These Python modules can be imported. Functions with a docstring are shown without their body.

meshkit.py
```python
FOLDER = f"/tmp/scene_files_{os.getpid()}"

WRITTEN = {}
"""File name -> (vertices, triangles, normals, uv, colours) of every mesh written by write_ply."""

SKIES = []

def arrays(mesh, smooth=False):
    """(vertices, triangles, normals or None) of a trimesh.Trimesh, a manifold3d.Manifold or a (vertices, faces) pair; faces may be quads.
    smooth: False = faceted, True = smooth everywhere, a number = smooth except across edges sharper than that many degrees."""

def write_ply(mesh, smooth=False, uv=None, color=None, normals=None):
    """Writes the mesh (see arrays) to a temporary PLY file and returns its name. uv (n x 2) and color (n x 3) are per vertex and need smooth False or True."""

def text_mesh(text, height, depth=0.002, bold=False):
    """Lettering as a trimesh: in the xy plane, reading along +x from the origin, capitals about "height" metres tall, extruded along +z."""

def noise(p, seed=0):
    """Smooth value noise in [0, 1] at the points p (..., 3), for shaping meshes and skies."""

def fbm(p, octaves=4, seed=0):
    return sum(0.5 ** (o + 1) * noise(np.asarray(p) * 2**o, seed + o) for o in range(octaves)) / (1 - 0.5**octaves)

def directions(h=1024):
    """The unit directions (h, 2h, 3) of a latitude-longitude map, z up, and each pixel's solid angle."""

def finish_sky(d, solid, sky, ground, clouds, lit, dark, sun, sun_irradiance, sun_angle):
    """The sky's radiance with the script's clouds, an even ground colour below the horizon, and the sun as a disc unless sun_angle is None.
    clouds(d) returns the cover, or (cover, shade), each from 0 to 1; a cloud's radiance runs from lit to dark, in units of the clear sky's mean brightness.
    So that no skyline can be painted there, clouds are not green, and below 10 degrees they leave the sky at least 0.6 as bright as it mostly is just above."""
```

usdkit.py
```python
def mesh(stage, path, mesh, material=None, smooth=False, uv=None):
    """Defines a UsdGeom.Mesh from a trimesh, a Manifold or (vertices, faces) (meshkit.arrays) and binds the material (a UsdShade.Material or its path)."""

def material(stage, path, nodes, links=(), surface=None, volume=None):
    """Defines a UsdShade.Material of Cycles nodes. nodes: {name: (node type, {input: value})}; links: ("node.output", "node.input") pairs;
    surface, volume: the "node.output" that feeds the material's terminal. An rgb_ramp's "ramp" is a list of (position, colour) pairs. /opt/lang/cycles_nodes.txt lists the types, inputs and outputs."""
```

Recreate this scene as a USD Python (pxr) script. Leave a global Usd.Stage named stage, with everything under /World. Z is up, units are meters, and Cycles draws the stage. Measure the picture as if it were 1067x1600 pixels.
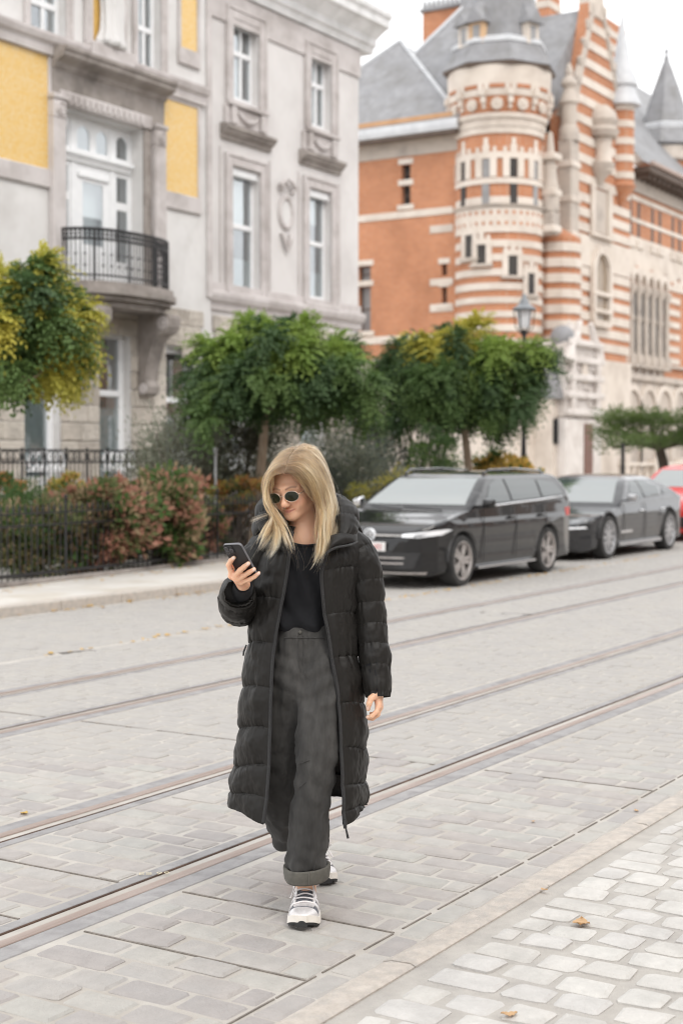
import math, random
import numpy as np, trimesh, usdkit, meshkit
import manifold3d as m3
from shapely.geometry import Polygon, box as sbox, Point
from shapely import affinity
from shapely.ops import unary_union
from pxr import Usd, UsdGeom, UsdLux, UsdShade, Gf, Sdf, Vt

stage = Usd.Stage.CreateInMemory()
UsdGeom.SetStageUpAxis(stage, UsdGeom.Tokens.z)
UsdGeom.SetStageMetersPerUnit(stage, 1.0)
W = UsdGeom.Xform.Define(stage, '/World')
stage.SetDefaultPrim(W.GetPrim())
UsdGeom.Scope.Define(stage, '/World/Looks')
PI = math.pi

# ---------------------------------------------------------------- camera: X runs along the street, Y across it, eye height 1.66 m, 52 mm lens
EYE, FPX, HEAD, PITCH = 1.66, 2316.0, math.radians(31.8), math.atan(85 / 2316.0)
FWD = np.array([math.cos(HEAD), math.sin(HEAD), 0.0]); RGT = np.array([math.sin(HEAD), -math.cos(HEAD), 0.0])
cam = UsdGeom.Camera.Define(stage, '/World/camera')
cd = FWD * math.cos(PITCH) - np.array([0, 0, math.sin(PITCH)])
cu = FWD * math.sin(PITCH) + np.array([0, 0, math.cos(PITCH)])
cam.AddTransformOp().Set(Gf.Matrix4d(*[float(x) for r in ((*RGT, 0), (*cu, 0), (*(-cd), 0), (0, 0, EYE, 1)) for x in r]))
cam.CreateHorizontalApertureAttr(24.0); cam.CreateVerticalApertureAttr(36.0)
cam.CreateFocalLengthAttr(24.0 * FPX / 1067)
cam.CreateFStopAttr(2.9); cam.CreateFocusDistanceAttr(5.3)
cam.CreateClippingRangeAttr(Gf.Vec2f(0.1, 3000))
cam.CreateExposureAttr(0.64)

# ---------------------------------------------------------------- sky: bright overcast, soft sun
SUN_DIR = np.array([-0.35, -0.62, 0.78]); SUN_DIR /= np.linalg.norm(SUN_DIR)
dome = UsdLux.DomeLight.Define(stage, '/World/sky')
dome.GetPrim().SetCustomDataByKey('kind', 'structure')
SKY = usdkit.material(stage, '/World/Looks/overcast_sky', {
    'sky': ('sky_texture', {'sky_type': 'single_scattering', 'sun_disc': False, 'sun_elevation': math.asin(SUN_DIR[2]), 'sun_rotation': math.atan2(SUN_DIR[0], SUN_DIR[1]), 'aerosol_density': 2.0}),
    'tc': ('texture_coordinate', {}), 'mp': ('mapping', {'scale': (1.6, 1.6, 4.0)}),
    'n': ('noise_texture', {'scale': 1.3, 'detail': 4.0, 'roughness': 0.5}),
    'cl': ('rgb_ramp', {'ramp': [(0.3, (10.0, 10.1, 10.3)), (0.7, (12.8, 12.7, 12.6))]}),
    'mx': ('mix', {'mix_type': 'mix', 'fac': 0.93}),
    'bg': ('background_shader', {'strength': 0.1})},
    [('tc.generated', 'mp.vector'), ('mp.vector', 'n.vector'), ('n.fac', 'cl.fac'), ('sky.color', 'mx.color1'), ('cl.color', 'mx.color2'), ('mx.color', 'bg.color')], surface='bg.background')
UsdShade.MaterialBindingAPI.Apply(dome.GetPrim()).Bind(SKY)
sun = UsdLux.DistantLight.Define(stage, '/World/sun')
sun.CreateIntensityAttr(0.22); sun.CreateAngleAttr(22.0); sun.CreateNormalizeAttr(True); sun.CreateColorAttr(Gf.Vec3f(1.0, 0.95, 0.88))
q = Gf.Rotation(Gf.Vec3d(0, 0, 1), Gf.Vec3d(*SUN_DIR.tolist())).GetQuat()
sun.AddOrientOp().Set(Gf.Quatf(q.GetReal(), *[float(x) for x in q.GetImaginary()]))

# ---------------------------------------------------------------- helpers
_used = {}
def numbered(parent, name):
    k = (parent, name); n = _used.get(k, 0); _used[k] = n + 1
    return f'{parent}/{name}' if n == 0 else f'{parent}/{name}_{n:03d}'
def ppath(p):
    return '/World' if p is None else str(p.GetPath())
def tag(o, label=None, cat=None, group=None, kind=None):
    p = o.GetPrim() if hasattr(o, 'GetPrim') else o
    for k, v in (('label', label), ('category', cat), ('group', group), ('kind', kind)):
        if v: p.SetCustomDataByKey(k, v)
    return p
def obj(name, mesh, m, parent=None, smooth=False, label=None, kind=None):
    """one Mesh prim under parent, or under /World"""
    if isinstance(mesh, list): mesh = cat(mesh)
    o = usdkit.mesh(stage, numbered(ppath(parent), name), mesh, m, smooth=smooth)
    return tag(o.GetPrim(), label, kind=kind)
def thing(name, label=None, cat_=None, loc=(0, 0, 0), rotz=0.0, group=None, kind=None):
    x = UsdGeom.Xform.Define(stage, numbered('/World', name))
    x.AddTranslateOp().Set(Gf.Vec3d(*[float(c) for c in loc])); x.AddRotateZOp().Set(float(math.degrees(rotz)))
    return tag(x.GetPrim(), label, cat_, group, kind)
def part(name, parent, loc=(0, 0, 0)):
    x = UsdGeom.Xform.Define(stage, numbered(ppath(parent), name)); x.AddTranslateOp().Set(Gf.Vec3d(*[float(c) for c in loc]))
    return x.GetPrim()
def dup(root, loc, rotz, label, group=None, scale=None):
    was = root.GetCustomData()
    base = root.GetName()
    r = thing(base, label, was['category'], loc, rotz, group or was.get('group'))
    if scale: UsdGeom.Xformable(r).AddScaleOp().Set(Gf.Vec3f(*scale))
    r.GetReferences().AddInternalReference(root.GetPath()); r.SetInstanceable(True)
    return r
def tm(v, f): return trimesh.Trimesh(np.asarray(v, float), np.asarray(f, int), process=False)
def cat(ms): return trimesh.util.concatenate([m for m in ms if m is not None])
def bx(x0, x1, y0, y1, z0, z1):
    m = trimesh.creation.box([abs(x1 - x0), abs(y1 - y0), abs(z1 - z0)]); m.apply_translation([(x0 + x1) / 2, (y0 + y1) / 2, (z0 + z1) / 2]); return m
def cbx(x0, x1, y0, y1, z0, z1, c=0.02):
    """box with chamfered edges"""
    pts = []
    for X, sx in ((x0, 1), (x1, -1)):
        for Y, sy in ((y0, 1), (y1, -1)):
            for Z, sz in ((z0, 1), (z1, -1)):
                pts += [(X, Y + sy * c, Z + sz * c), (X + sx * c, Y, Z + sz * c), (X + sx * c, Y + sy * c, Z)]
    return trimesh.convex.convex_hull(np.array(pts))
def prism(poly, y0, y1):
    """a polygon drawn in x, z, extruded from y0 to y1"""
    if not isinstance(poly, Polygon) and not hasattr(poly, 'geoms'): poly = Polygon(poly)
    out = []
    for g in getattr(poly, 'geoms', [poly]):
        m = trimesh.creation.extrude_polygon(g, abs(y1 - y0), engine='earcut')
        v = np.array(m.vertices); m = tm(np.c_[v[:, 0], max(y0, y1) - v[:, 2], v[:, 1]], m.faces)
        out.append(m)
    return cat(out)
def profx(pr, x0, x1):
    """a profile of (y, z) extruded along x"""
    m = trimesh.creation.extrude_polygon(Polygon(pr).buffer(0), x1 - x0, engine='earcut'); v = np.array(m.vertices)
    return tm(np.c_[x0 + v[:, 2], v[:, 0], v[:, 1]], m.faces)
def plate(poly, z0, z1):
    """a polygon drawn in x, y, extruded from z0 to z1"""
    if not isinstance(poly, Polygon) and not hasattr(poly, 'geoms'): poly = Polygon(poly)
    out = []
    for g in getattr(poly, 'geoms', [poly]):
        m = trimesh.creation.extrude_polygon(g, z1 - z0, engine='earcut'); m.apply_translation([0, 0, z0]); out.append(m)
    return cat(out)
def tube(pts, r, n=8, cap=True, flat=None):
    """a swept tube; r one radius or one per point; flat = (scale on the side axis)"""
    p = np.asarray(pts, float); r = np.broadcast_to(np.asarray(r, float), (len(p),))
    t = np.gradient(p, axis=0); t /= np.linalg.norm(t, axis=1, keepdims=True) + 1e-12
    a = np.zeros_like(p); ref = np.array([0, 0, 1.0]) if abs(t[0, 2]) < 0.9 else np.array([1.0, 0, 0])
    for i in range(len(p)):
        ref = ref - t[i] * (ref @ t[i]); ref /= np.linalg.norm(ref); a[i] = ref
    b = np.cross(t, a); th = np.arange(n) * 2 * PI / n
    fl = 1.0 if flat is None else flat
    v = p[:, None] + r[:, None, None] * (np.cos(th)[None, :, None] * a[:, None] + fl * np.sin(th)[None, :, None] * b[:, None])
    return loft(v, cap)
def loft(rings, cap=True, closed=True):
    """rings: (m, n, 3)"""
    v = np.asarray(rings, float); m, n = v.shape[:2]
    i, j = np.meshgrid(np.arange(m - 1), np.arange(n if closed else n - 1), indexing='ij'); k = (j + 1) % n
    q = np.stack([i * n + j, i * n + k, (i + 1) * n + k, (i + 1) * n + j], -1).reshape(-1, 4)
    f = np.vstack([q[:, [0, 1, 2]], q[:, [0, 2, 3]]]); vv = v.reshape(-1, 3)
    if cap and closed:
        c0, c1 = len(vv), len(vv) + 1; vv = np.vstack([vv, v[0].mean(0), v[-1].mean(0)]); jj = np.arange(n); kk = (jj + 1) % n
        f = np.vstack([f, np.c_[np.full(n, c0), kk, jj], np.c_[np.full(n, c1), (m - 1) * n + jj, (m - 1) * n + kk]])
    return tm(vv, f)
def lathe(prof, n=24, a0=0.0, a1=2 * PI):
    """profile of (radius, z) turned about z"""
    pr = np.asarray(prof, float); full = abs(a1 - a0 - 2 * PI) < 1e-6
    th = np.linspace(a0, a1, n + (0 if full else 1), endpoint=not full)
    v = np.stack([np.outer(pr[:, 0], np.cos(th)), np.outer(pr[:, 0], np.sin(th)), np.repeat(pr[:, 1:2], len(th), 1)], -1)
    return loft(v, False, full)
def moved(m, d=(0, 0, 0), rz=0.0, s=1.0):
    m = m.copy(); v = np.array(m.vertices) * s; c, s_ = math.cos(rz), math.sin(rz)
    m.vertices = np.c_[v[:, 0] * c - v[:, 1] * s_, v[:, 0] * s_ + v[:, 1] * c, v[:, 2]] + np.asarray(d, float); return m
def taubin(m, a=.5, b=-.53, it=5):
    """smooths a mesh in place without shrinking it"""
    from scipy.sparse import coo_matrix, diags
    e = np.sort(np.vstack([m.faces[:, [0, 1]], m.faces[:, [1, 2]], m.faces[:, [2, 0]]]), 1); e = np.unique(e, axis=0); n = len(m.vertices)
    A = coo_matrix((np.ones(2 * len(e)), (np.r_[e[:, 0], e[:, 1]], np.r_[e[:, 1], e[:, 0]])), (n, n)).tocsr(); A = diags(1 / np.maximum(1, np.asarray(A.sum(1)).ravel())) @ A
    v = np.array(m.vertices)
    for i in range(2 * it): v = v + (a, b)[i % 2] * (A @ v - v)
    m.vertices = v; return m
def smoothstep(a, b, x):
    t = np.clip((np.asarray(x, float) - a) / (b - a), 0, 1); return t * t * (3 - 2 * t)

# where a point of the photograph (full size, 1067 x 1600) lies on a plane of the place
def ray(px, py): return cd + RGT * ((px - 533.5) / FPX) - cu * ((py - 800.0) / FPX)
def onz(px, py, z=0.0): d = ray(px, py); t = (z - EYE) / d[2]; return np.array([0, 0, EYE]) + d * t
def onY(px, py, Y): d = ray(px, py); return np.array([0, 0, EYE]) + d * (Y / d[1])
def onX(px, py, X): d = ray(px, py); return np.array([0, 0, EYE]) + d * (X / d[0])
def atD(px, py, D): d = ray(px, py); return np.array([0, 0, EYE]) + d * (D / (d @ FWD))

# ---------------------------------------------------------------- materials
def M(name, col, col2=None, scale=3.0, rough=0.6, bump=0.0, bscale=60.0, metal=0.0, spec=0.5, isl=None, obj_rand=None, coat=0.0, sheen=0.0, dirt=None, dscale=0.8, stretch=None, coords='position', sss=0.0, trans=0.0, bdist=0.02, detail=5.0):
    """a principled material whose colour wanders between col and col2 with noise; isl / obj_rand: further colours picked per piece"""
    n, l = {}, []
    n['p'] = ('principled_bsdf', {'base_color': col, 'roughness': rough, 'metallic': metal, 'specular_ior_level': spec, 'coat_weight': coat, 'sheen_weight': sheen})
    if coords == 'position': n['g'] = ('geometry', {}); src = 'g.position'
    else: n['g'] = ('texture_coordinate', {}); src = 'g.object'
    if stretch is not None:
        n['mp'] = ('mapping', {'scale': stretch}); l.append((src, 'mp.vector')); src = 'mp.vector'
    out = None
    if col2 is not None:
        n['n'] = ('noise_texture', {'scale': scale, 'detail': detail, 'roughness': 0.6}); l.append((src, 'n.vector'))
        n['r'] = ('rgb_ramp', {'ramp': [(0.32, col), (0.68, col2)]}); l.append(('n.fac', 'r.fac')); out = 'r.color'
    for key, given in (('isl', isl), ('ob', obj_rand)):
        if given is not None:
            n[key] = ('geometry', {}) if key == 'isl' else ('object_info', {})
            n[key + 'r'] = ('rgb_ramp', {'ramp': list(zip(np.linspace(0, 1, len(given)), given)), 'interpolate': True})
            l.append((key + ('.random_per_island' if key == 'isl' else '.random'), key + 'r.fac'))
            if out is None: out = key + 'r.color'
            else:
                n[key + 'm'] = ('mix', {'mix_type': 'mix', 'fac': 0.55}); l += [(out, key + 'm.color1'), (key + 'r.color', key + 'm.color2')]; out = key + 'm.color'
    if dirt is not None:
        n['dn'] = ('noise_texture', {'scale': dscale, 'detail': 8.0, 'roughness': 0.65}); l.append((src, 'dn.vector'))
        n['dr'] = ('rgb_ramp', {'ramp': [(0.45, (0, 0, 0)), (0.72, (1, 1, 1))]}); l.append(('dn.fac', 'dr.fac'))
        n['dm'] = ('mix', {'mix_type': 'mix', 'color2': dirt})
        if out: l.append((out, 'dm.color1'))
        else: n['dm'][1]['color1'] = col
        l.append(('dr.color', 'dm.fac')); out = 'dm.color'
    if out: l.append((out, 'p.base_color'))
    if bump:
        n['bn'] = ('noise_texture', {'scale': bscale, 'detail': 6.0, 'roughness': 0.6}); l.append((src, 'bn.vector'))
        n['b'] = ('bump', {'strength': bump, 'distance': bdist}); l += [('bn.fac', 'b.height'), ('b.normal', 'p.normal')]
    surf = 'p.BSDF'
    if trans:
        n['t'] = ('translucent_bsdf', {'color': col}); n['mc'] = ('mix_closure', {'fac': trans})
        if out: l.append((out, 't.color'))
        l += [('p.BSDF', 'mc.closure1'), ('t.BSDF', 'mc.closure2')]; surf = 'mc.closure'
    return usdkit.material(stage, '/World/Looks/' + name, n, l, surface=surf)
def glassmat(name, tint=(0.8, 0.85, 0.85), ior=1.5, gloss=(0.95, 0.97, 1.0), rough=0.0, boost=0.0):
    n = {'t': ('transparent_bsdf', {'color': tint}), 'g': ('glossy_bsdf', {'color': gloss, 'roughness': rough}), 'lw': ('layer_weight', {'blend': 0.5}),
         'pw': ('math', {'math_type': 'power', 'value2': 4.0}), 'a': ('math', {'math_type': 'multiply_add', 'value2': 0.9, 'value3': 0.05 + boost, 'use_clamp': True}), 'm': ('mix_closure', {})}
    l = [('lw.facing', 'pw.value1'), ('pw.value', 'a.value1'), ('a.value', 'm.fac'), ('t.BSDF', 'm.closure1'), ('g.BSDF', 'm.closure2')]
    return usdkit.material(stage, '/World/Looks/' + name, n, l, surface='m.closure')
# ================================================================ the ground, the road and its pavements
rng = np.random.default_rng(7)
m_ground = M('ground_paving', (0.30, 0.28, 0.265), (0.38, 0.36, 0.34), scale=1.5, rough=0.85, bump=0.3, bscale=9)
m_mortar = M('joint_mortar', (0.385, 0.36, 0.33), (0.46, 0.435, 0.40), scale=5, rough=0.95, bump=0.5, bscale=160, dirt=(0.33, 0.30, 0.265), dscale=1.7, bdist=0.006)
SETT = [(0.353, 0.333, 0.313), (0.332, 0.309, 0.294), (0.373, 0.357, 0.329), (0.312, 0.289, 0.277), (0.359, 0.347, 0.321), (0.343, 0.316, 0.297), (0.383, 0.362, 0.336)]
m_setts = M('setts_mixed', (0.282, 0.272, 0.263), (0.367, 0.355, 0.338), scale=9, rough=0.72, bump=0.5, bscale=70, isl=SETT, dirt=(0.37, 0.35, 0.32), dscale=2.2, bdist=0.008)
m_sett = [M('sett_tone', tuple(np.array(c) * 0.93), tuple(np.array(c) * 1.10), scale=14, rough=0.72, bump=0.55, bscale=75, dirt=tuple(np.array(c) * 0.55 + 0.13), dscale=3.0, bdist=0.008) if i == 0 else
          M(f'sett_tone_{i:03d}', tuple(np.array(c) * 0.93), tuple(np.array(c) * 1.10), scale=14, rough=0.72, bump=0.55, bscale=75, dirt=tuple(np.array(c) * 0.55 + 0.13), dscale=3.0, bdist=0.008) for i, c in enumerate(SETT)]
m_concrete = M('rail_concrete', (0.25, 0.243, 0.245), (0.335, 0.325, 0.322), scale=4, rough=0.85, bump=0.6, bscale=120, dirt=(0.20, 0.19, 0.19), dscale=9, bdist=0.006)
m_railhead = M('worn_rail_steel', (0.275, 0.21, 0.18), (0.37, 0.305, 0.275), scale=6, rough=0.42, metal=0.25, bump=0.15, bscale=90, stretch=(0.3, 3, 3))
m_rust = M('rusty_groove', (0.045, 0.024, 0.016), (0.10, 0.056, 0.036), scale=8, rough=0.85, bump=0.5, bscale=140)
m_kerb = M('kerb_granite', (0.43, 0.385, 0.34), (0.53, 0.48, 0.43), scale=26, rough=0.85, bump=1.0, bscale=150, dirt=(0.36, 0.335, 0.31), dscale=14, bdist=0.006)
COB = [(0.500, 0.482, 0.455), (0.473, 0.455, 0.427), (0.522, 0.506, 0.477), (0.486, 0.470, 0.450)]
m_cob = [M('cobble_tone' + (f'_{i:03d}' if i else ''), tuple(np.array(c) * 0.92), tuple(np.array(c) * 1.08), scale=12, rough=0.75, bump=0.7, bscale=80, dirt=tuple(np.array(c) * 0.80), dscale=5, bdist=0.008) for i, c in enumerate(COB)]
m_sand = M('sandy_joint', (0.385, 0.36, 0.33), (0.46, 0.435, 0.40), scale=9, rough=0.95, bump=0.8, bscale=220, dirt=(0.34, 0.32, 0.30), dscale=5, bdist=0.006)
m_slab = M('pavement_slab', (0.50, 0.475, 0.44), (0.60, 0.575, 0.54), scale=1.4, rough=0.85, bump=0.3, bscale=60, dirt=(0.46, 0.41, 0.34), dscale=1.2)
m_dark = M('dark_slot', (0.05, 0.045, 0.04), (0.10, 0.09, 0.08), scale=20, rough=0.9)

m_joint = M('brown_joint', (0.13, 0.115, 0.10), (0.24, 0.215, 0.19), scale=14, rough=0.95)
def flat(x0, x1, y0, y1, z, nx=1):
    xs = np.linspace(x0, x1, nx + 1)
    v = np.array([(x, y, z) for x in xs for y in (y0, y1)]); f = []
    for i in range(nx): f += [(2 * i, 2 * i + 2, 2 * i + 3), (2 * i, 2 * i + 3, 2 * i + 1)]
    return tm(v, f)
obj('ground', flat(-700, 900, -700, 900, -0.05), m_ground, kind='structure')

# stones: an uneven eight-cornered outline, sides, a worn shoulder and a slightly domed top
def stones(c, size, h, jit, cut=0.13, inset=0.011, dome=0.002, z0=-0.02, tilt=0.0015):
    """c (n, 2) centres, size (n, 2) -> list-free arrays: vertices (n, 25, 3) and the faces of one stone"""
    n = len(c); u = np.array([(-1, -1 + cut), (-1 + cut, -1), (1 - cut, -1), (1, -1 + cut), (1, 1 - cut), (1 - cut, 1), (-1 + cut, 1), (-1, 1 - cut)])
    u = u * np.where(np.abs(u) == 1, 1, 1)
    rel = u[None] * size[:, None] / 2
    rel = rel + rng.normal(0, jit, rel.shape)
    zt = h + rng.normal(0, tilt, n)
    tx, ty = rng.normal(0, tilt * 6, n), rng.normal(0, tilt * 6, n)
    ins = 1 - inset * 2 / size[:, None]
    def ring(scale, z):
        r = rel * scale
        zz = z[:, None] + (r[..., 0] * tx[:, None] + r[..., 1] * ty[:, None])
        return np.concatenate([r + c[:, None], zz[..., None]], -1)
    v = np.concatenate([ring(1.0, np.full(n, z0)), ring(1.0, zt - 0.007), ring(ins, zt), np.concatenate([c[:, None], (zt + dome)[:, None, None]], -1)], 1)
    f = []
    for k in range(2):
        for j in range(8): a, b = k * 8 + j, k * 8 + (j + 1) % 8; f += [(a, b, b + 8), (a, b + 8, a + 8)]
    f += [(16 + j, 16 + (j + 1) % 8, 24) for j in range(8)]
    return v, np.array(f)
def inframe(p, m=60):
    d = p - np.array([0, 0, EYE]); z = d @ cd
    x = d @ RGT / np.maximum(z, 0.1) * FPX + 533.5; y = -(d @ cu) / np.maximum(z, 0.1) * FPX + 800
    return (z > 0.5) & (x > -m) & (x < 1067 + m) & (y > 0) & (y < 1600 + m)
SEAMS = sorted(onz(*a)[0] for a in ((340, 1514), (870, 1229), (26, 1365), (240, 1149))); SEAMX = []; SEAMS = [q for i, q in enumerate(SEAMS) if i == 0 or q - SEAMS[i - 1] > .45]
def lay(y0, y1, x0, x1, pl, pw, jitc=0.006):
    """courses across the road: stone length pl along Y, course width pw along X, staggered"""
    out, size = [], []
    x, i = x0, 0
    seams = list(SEAMS)
    while x < x1:
        w = pw * rng.uniform(0.94, 1.06); y = y0
        first = pl * (0.5 if i % 2 else 1.0) * rng.uniform(0.85, 1.12); n = 0
        while y < y1 - 0.03:
            L = first if n == 0 else pl * rng.uniform(0.88, 1.13)
            L = min(L, y1 - y)
            if y1 - (y + L) < 0.08: L = y1 - y
            out.append((x + w / 2 + rng.normal(0, 0.002), y + L / 2)); size.append((w - 0.013 - abs(rng.normal(0, .003)), L - 0.016 - abs(rng.normal(0, .004)))); y += L; n += 1
        x += w; i += 1
        if seams and x > seams[0]: SEAMX.append(x + .005); x += .010; seams.pop(0)
    return np.array(out), np.array(size)
RAILS = [(3.644, -1), (4.60, 1), (6.445, -1), (7.41, 1)]            # groove centre, side on which the running head lies
road = thing('roadway', kind='structure')
obj('mortar_bed', flat(-40, 260, 2.38, 11.0, 0.0055, 6), m_mortar, road)
zones = [(2.53, 3.455), (3.745, 4.50), (4.79, 6.255), (6.545, 7.31), (7.60, 8.52), (8.60, 10.90)]
cs, ss, SEAMZ = [], [], []
for y0, y1 in zones:
    c, s = lay(y0 + 0.006, y1 - 0.006, 1.0, 34.0, 0.226, 0.136); cs.append(c); ss.append(s); SEAMZ += [((y0, y1), sx_) for sx_ in SEAMX]; SEAMX.clear()
c, s = lay(2.40, 2.52, 1.0, 16.0, 0.12, 0.21); cs.append(c); ss.append(s)      # the gutter course
c, s = np.vstack(cs), np.vstack(ss)
c3 = np.c_[c, np.full(len(c), 0.012)]; keep = inframe(c3); c, s, c3 = c[keep], s[keep], c3[keep]
v, f = stones(c, s, 0.012, 0.0032)
order = np.argsort(np.linalg.norm(c3 - np.array([0, 0, EYE]), axis=1))
for k in order[:300]:
    obj('sett', tm(v[k], f), m_sett[rng.integers(len(m_sett))], road)
rest = order[300:]
obj('setts', tm(v[rest].reshape(-1, 3), (f[None] + 25 * np.arange(len(rest))[:, None, None]).reshape(-1, 3)), m_setts, road, kind='stuff')
# open joints across the road and the dark gutter joint
def slot(p, q, w): 
    p, q = np.array(p), np.array(q); d = (q - p) / np.linalg.norm(q - p); nn = np.array([-d[1], d[0]]) * w / 2
    return plate([p + nn, q + nn, q - nn, p - nn], 0.002, 0.0095)
obj('open_joint', [slot((x, 2.527), (x + rng.uniform(.19, .255), 2.527), 0.006) for x in np.arange(1.6, 15, 0.262)], m_joint, road)
for k, ((ya, yb), sx_) in enumerate(SEAMZ): obj('open_joint', slot((sx_, ya), (sx_, yb), 0.008), m_joint, road)
A, B = onz(95, 1023), onz(165, 1016); obj('drain_slot', slot(A[:2], B[:2], 0.10), m_dark, road)
A, B = onz(726, 957), onz(832, 962); obj('drain_slot', slot(A[:2], B[:2], 0.07), m_dark, road)
# yellow chalk scribble on a sett by the near rail
scr = meshkit.text_mesh('ES 99', 0.055, 0.0008)
A = onz(216, 1374); scr = moved(scr, (A[0], A[1], 0.0155), HEAD - PI / 2 + 0.12, 0.60)
m_chalk = M('yellow_chalk', (0.50, 0.44, 0.30), (0.56, 0.50, 0.36), scale=30, rough=0.9)
obj('chalk_marking', scr, m_chalk, road)

for (yg, side), lab in zip(RAILS, ('nearest tram rail to the pale cobbles, passing behind the woman\'s shins', 'second tram rail from the pavement cobbles, with its groove on the near side', 'third tram rail, passing behind the woman at hip height', 'farthest tram rail, close to the parked cars')):
    r = thing('tram_rail', lab, 'tram rail', (0, yg, 0), 0, 'tram rails in the road')
    o = side
    def strip(a, b, z0, z1): return cbx(-40, 240, min(a * o, b * o), max(a * o, b * o), z0, z1, 0.003)
    obj('groove', strip(-0.027, 0.021, -0.04, 0.0025), m_rust, r)
    obj('rail_head', strip(0.021, 0.070, -0.03, 0.0125), m_railhead, r)
    obj('rail_lip', strip(-0.040, -0.027, -0.03, 0.010), m_rust, r)
    obj('concrete_strip', strip(0.072, 0.165, -0.03, 0.0095), m_concrete, r)
    obj('concrete_strip', strip(-0.098, -0.042, -0.03, 0.0095), m_concrete, r)

# near kerb and pavement of light cobbles
near = thing('pavement', kind='structure')
KZ = 0.045
ky = [(2.385, -0.03), (2.385, 0.018), (2.372, 0.036), (2.345, KZ), (2.27, KZ + 0.002), (2.255, KZ - 0.004), (2.255, -0.03)]
x = -1.0
while x < 20:
    L = rng.uniform(0.95, 1.1)
    xs = np.linspace(x + 0.003, x + L - 0.003, 14)
    rings = np.array([[(xx, y + (rng.normal(0, 0.0025) if 0 < j < 5 else 0), z + (rng.normal(0, 0.0015) if 0 < j < 5 else 0)) for j, (y, z) in enumerate(ky)] for xx in xs])
    obj('kerb_stone', loft(rings[:, ::-1]), m_kerb, near, smooth=50); x += L
obj('sand_bed', flat(-20, 60, -25, 2.256, KZ - 0.010, 4), m_sand, near)
c, s = lay(-0.2, 2.19, 1.0, 9.0, 0.178, 0.150)
c = c + rng.normal(0, 0.005, c.shape)
c3 = np.c_[c, np.full(len(c), KZ)]; keep = inframe(c3, 40); c, s, c3 = c[keep], s[keep], c3[keep]
s = s - 0.010
v, f = stones(c, s, KZ, 0.0050, cut=0.20, inset=0.015, dome=0.004, z0=0.0)
order = np.argsort(np.linalg.norm(c3 - np.array([0, 0, EYE]), axis=1))
for k in order[:300]: obj('cobble', tm(v[k], f), m_cob[rng.integers(len(m_cob))], near)
rest = order[300:]
if len(rest): obj('cobbles', tm(v[rest].reshape(-1, 3), (f[None] + 25 * np.arange(len(rest))[:, None, None]).reshape(-1, 3)), m_cob[0], near, kind='stuff')

# far pavement: kerb and big pale slabs
far = thing('far_pavement', kind='structure')
x = 4.0
while x < 90:
    obj('kerb_stone', cbx(x, x + 0.994, 11.0, 11.16, -0.03, 0.118, 0.012), m_kerb, far); x += 1.0
obj('slab_bed', flat(-40, 260, 11.16, 60.0, 0.105, 4), m_mortar, far)
for i in range(20):
    for j in range(4):
        x0, y0 = 9 + i * 0.9 + (j % 2) * 0.4, 11.17 + j * 0.55
        obj('slab', cbx(x0, x0 + 0.892, y0, y0 + 0.542, 0.09, 0.118 + rng.normal(0, .001), 0.004), m_slab, far)

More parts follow.
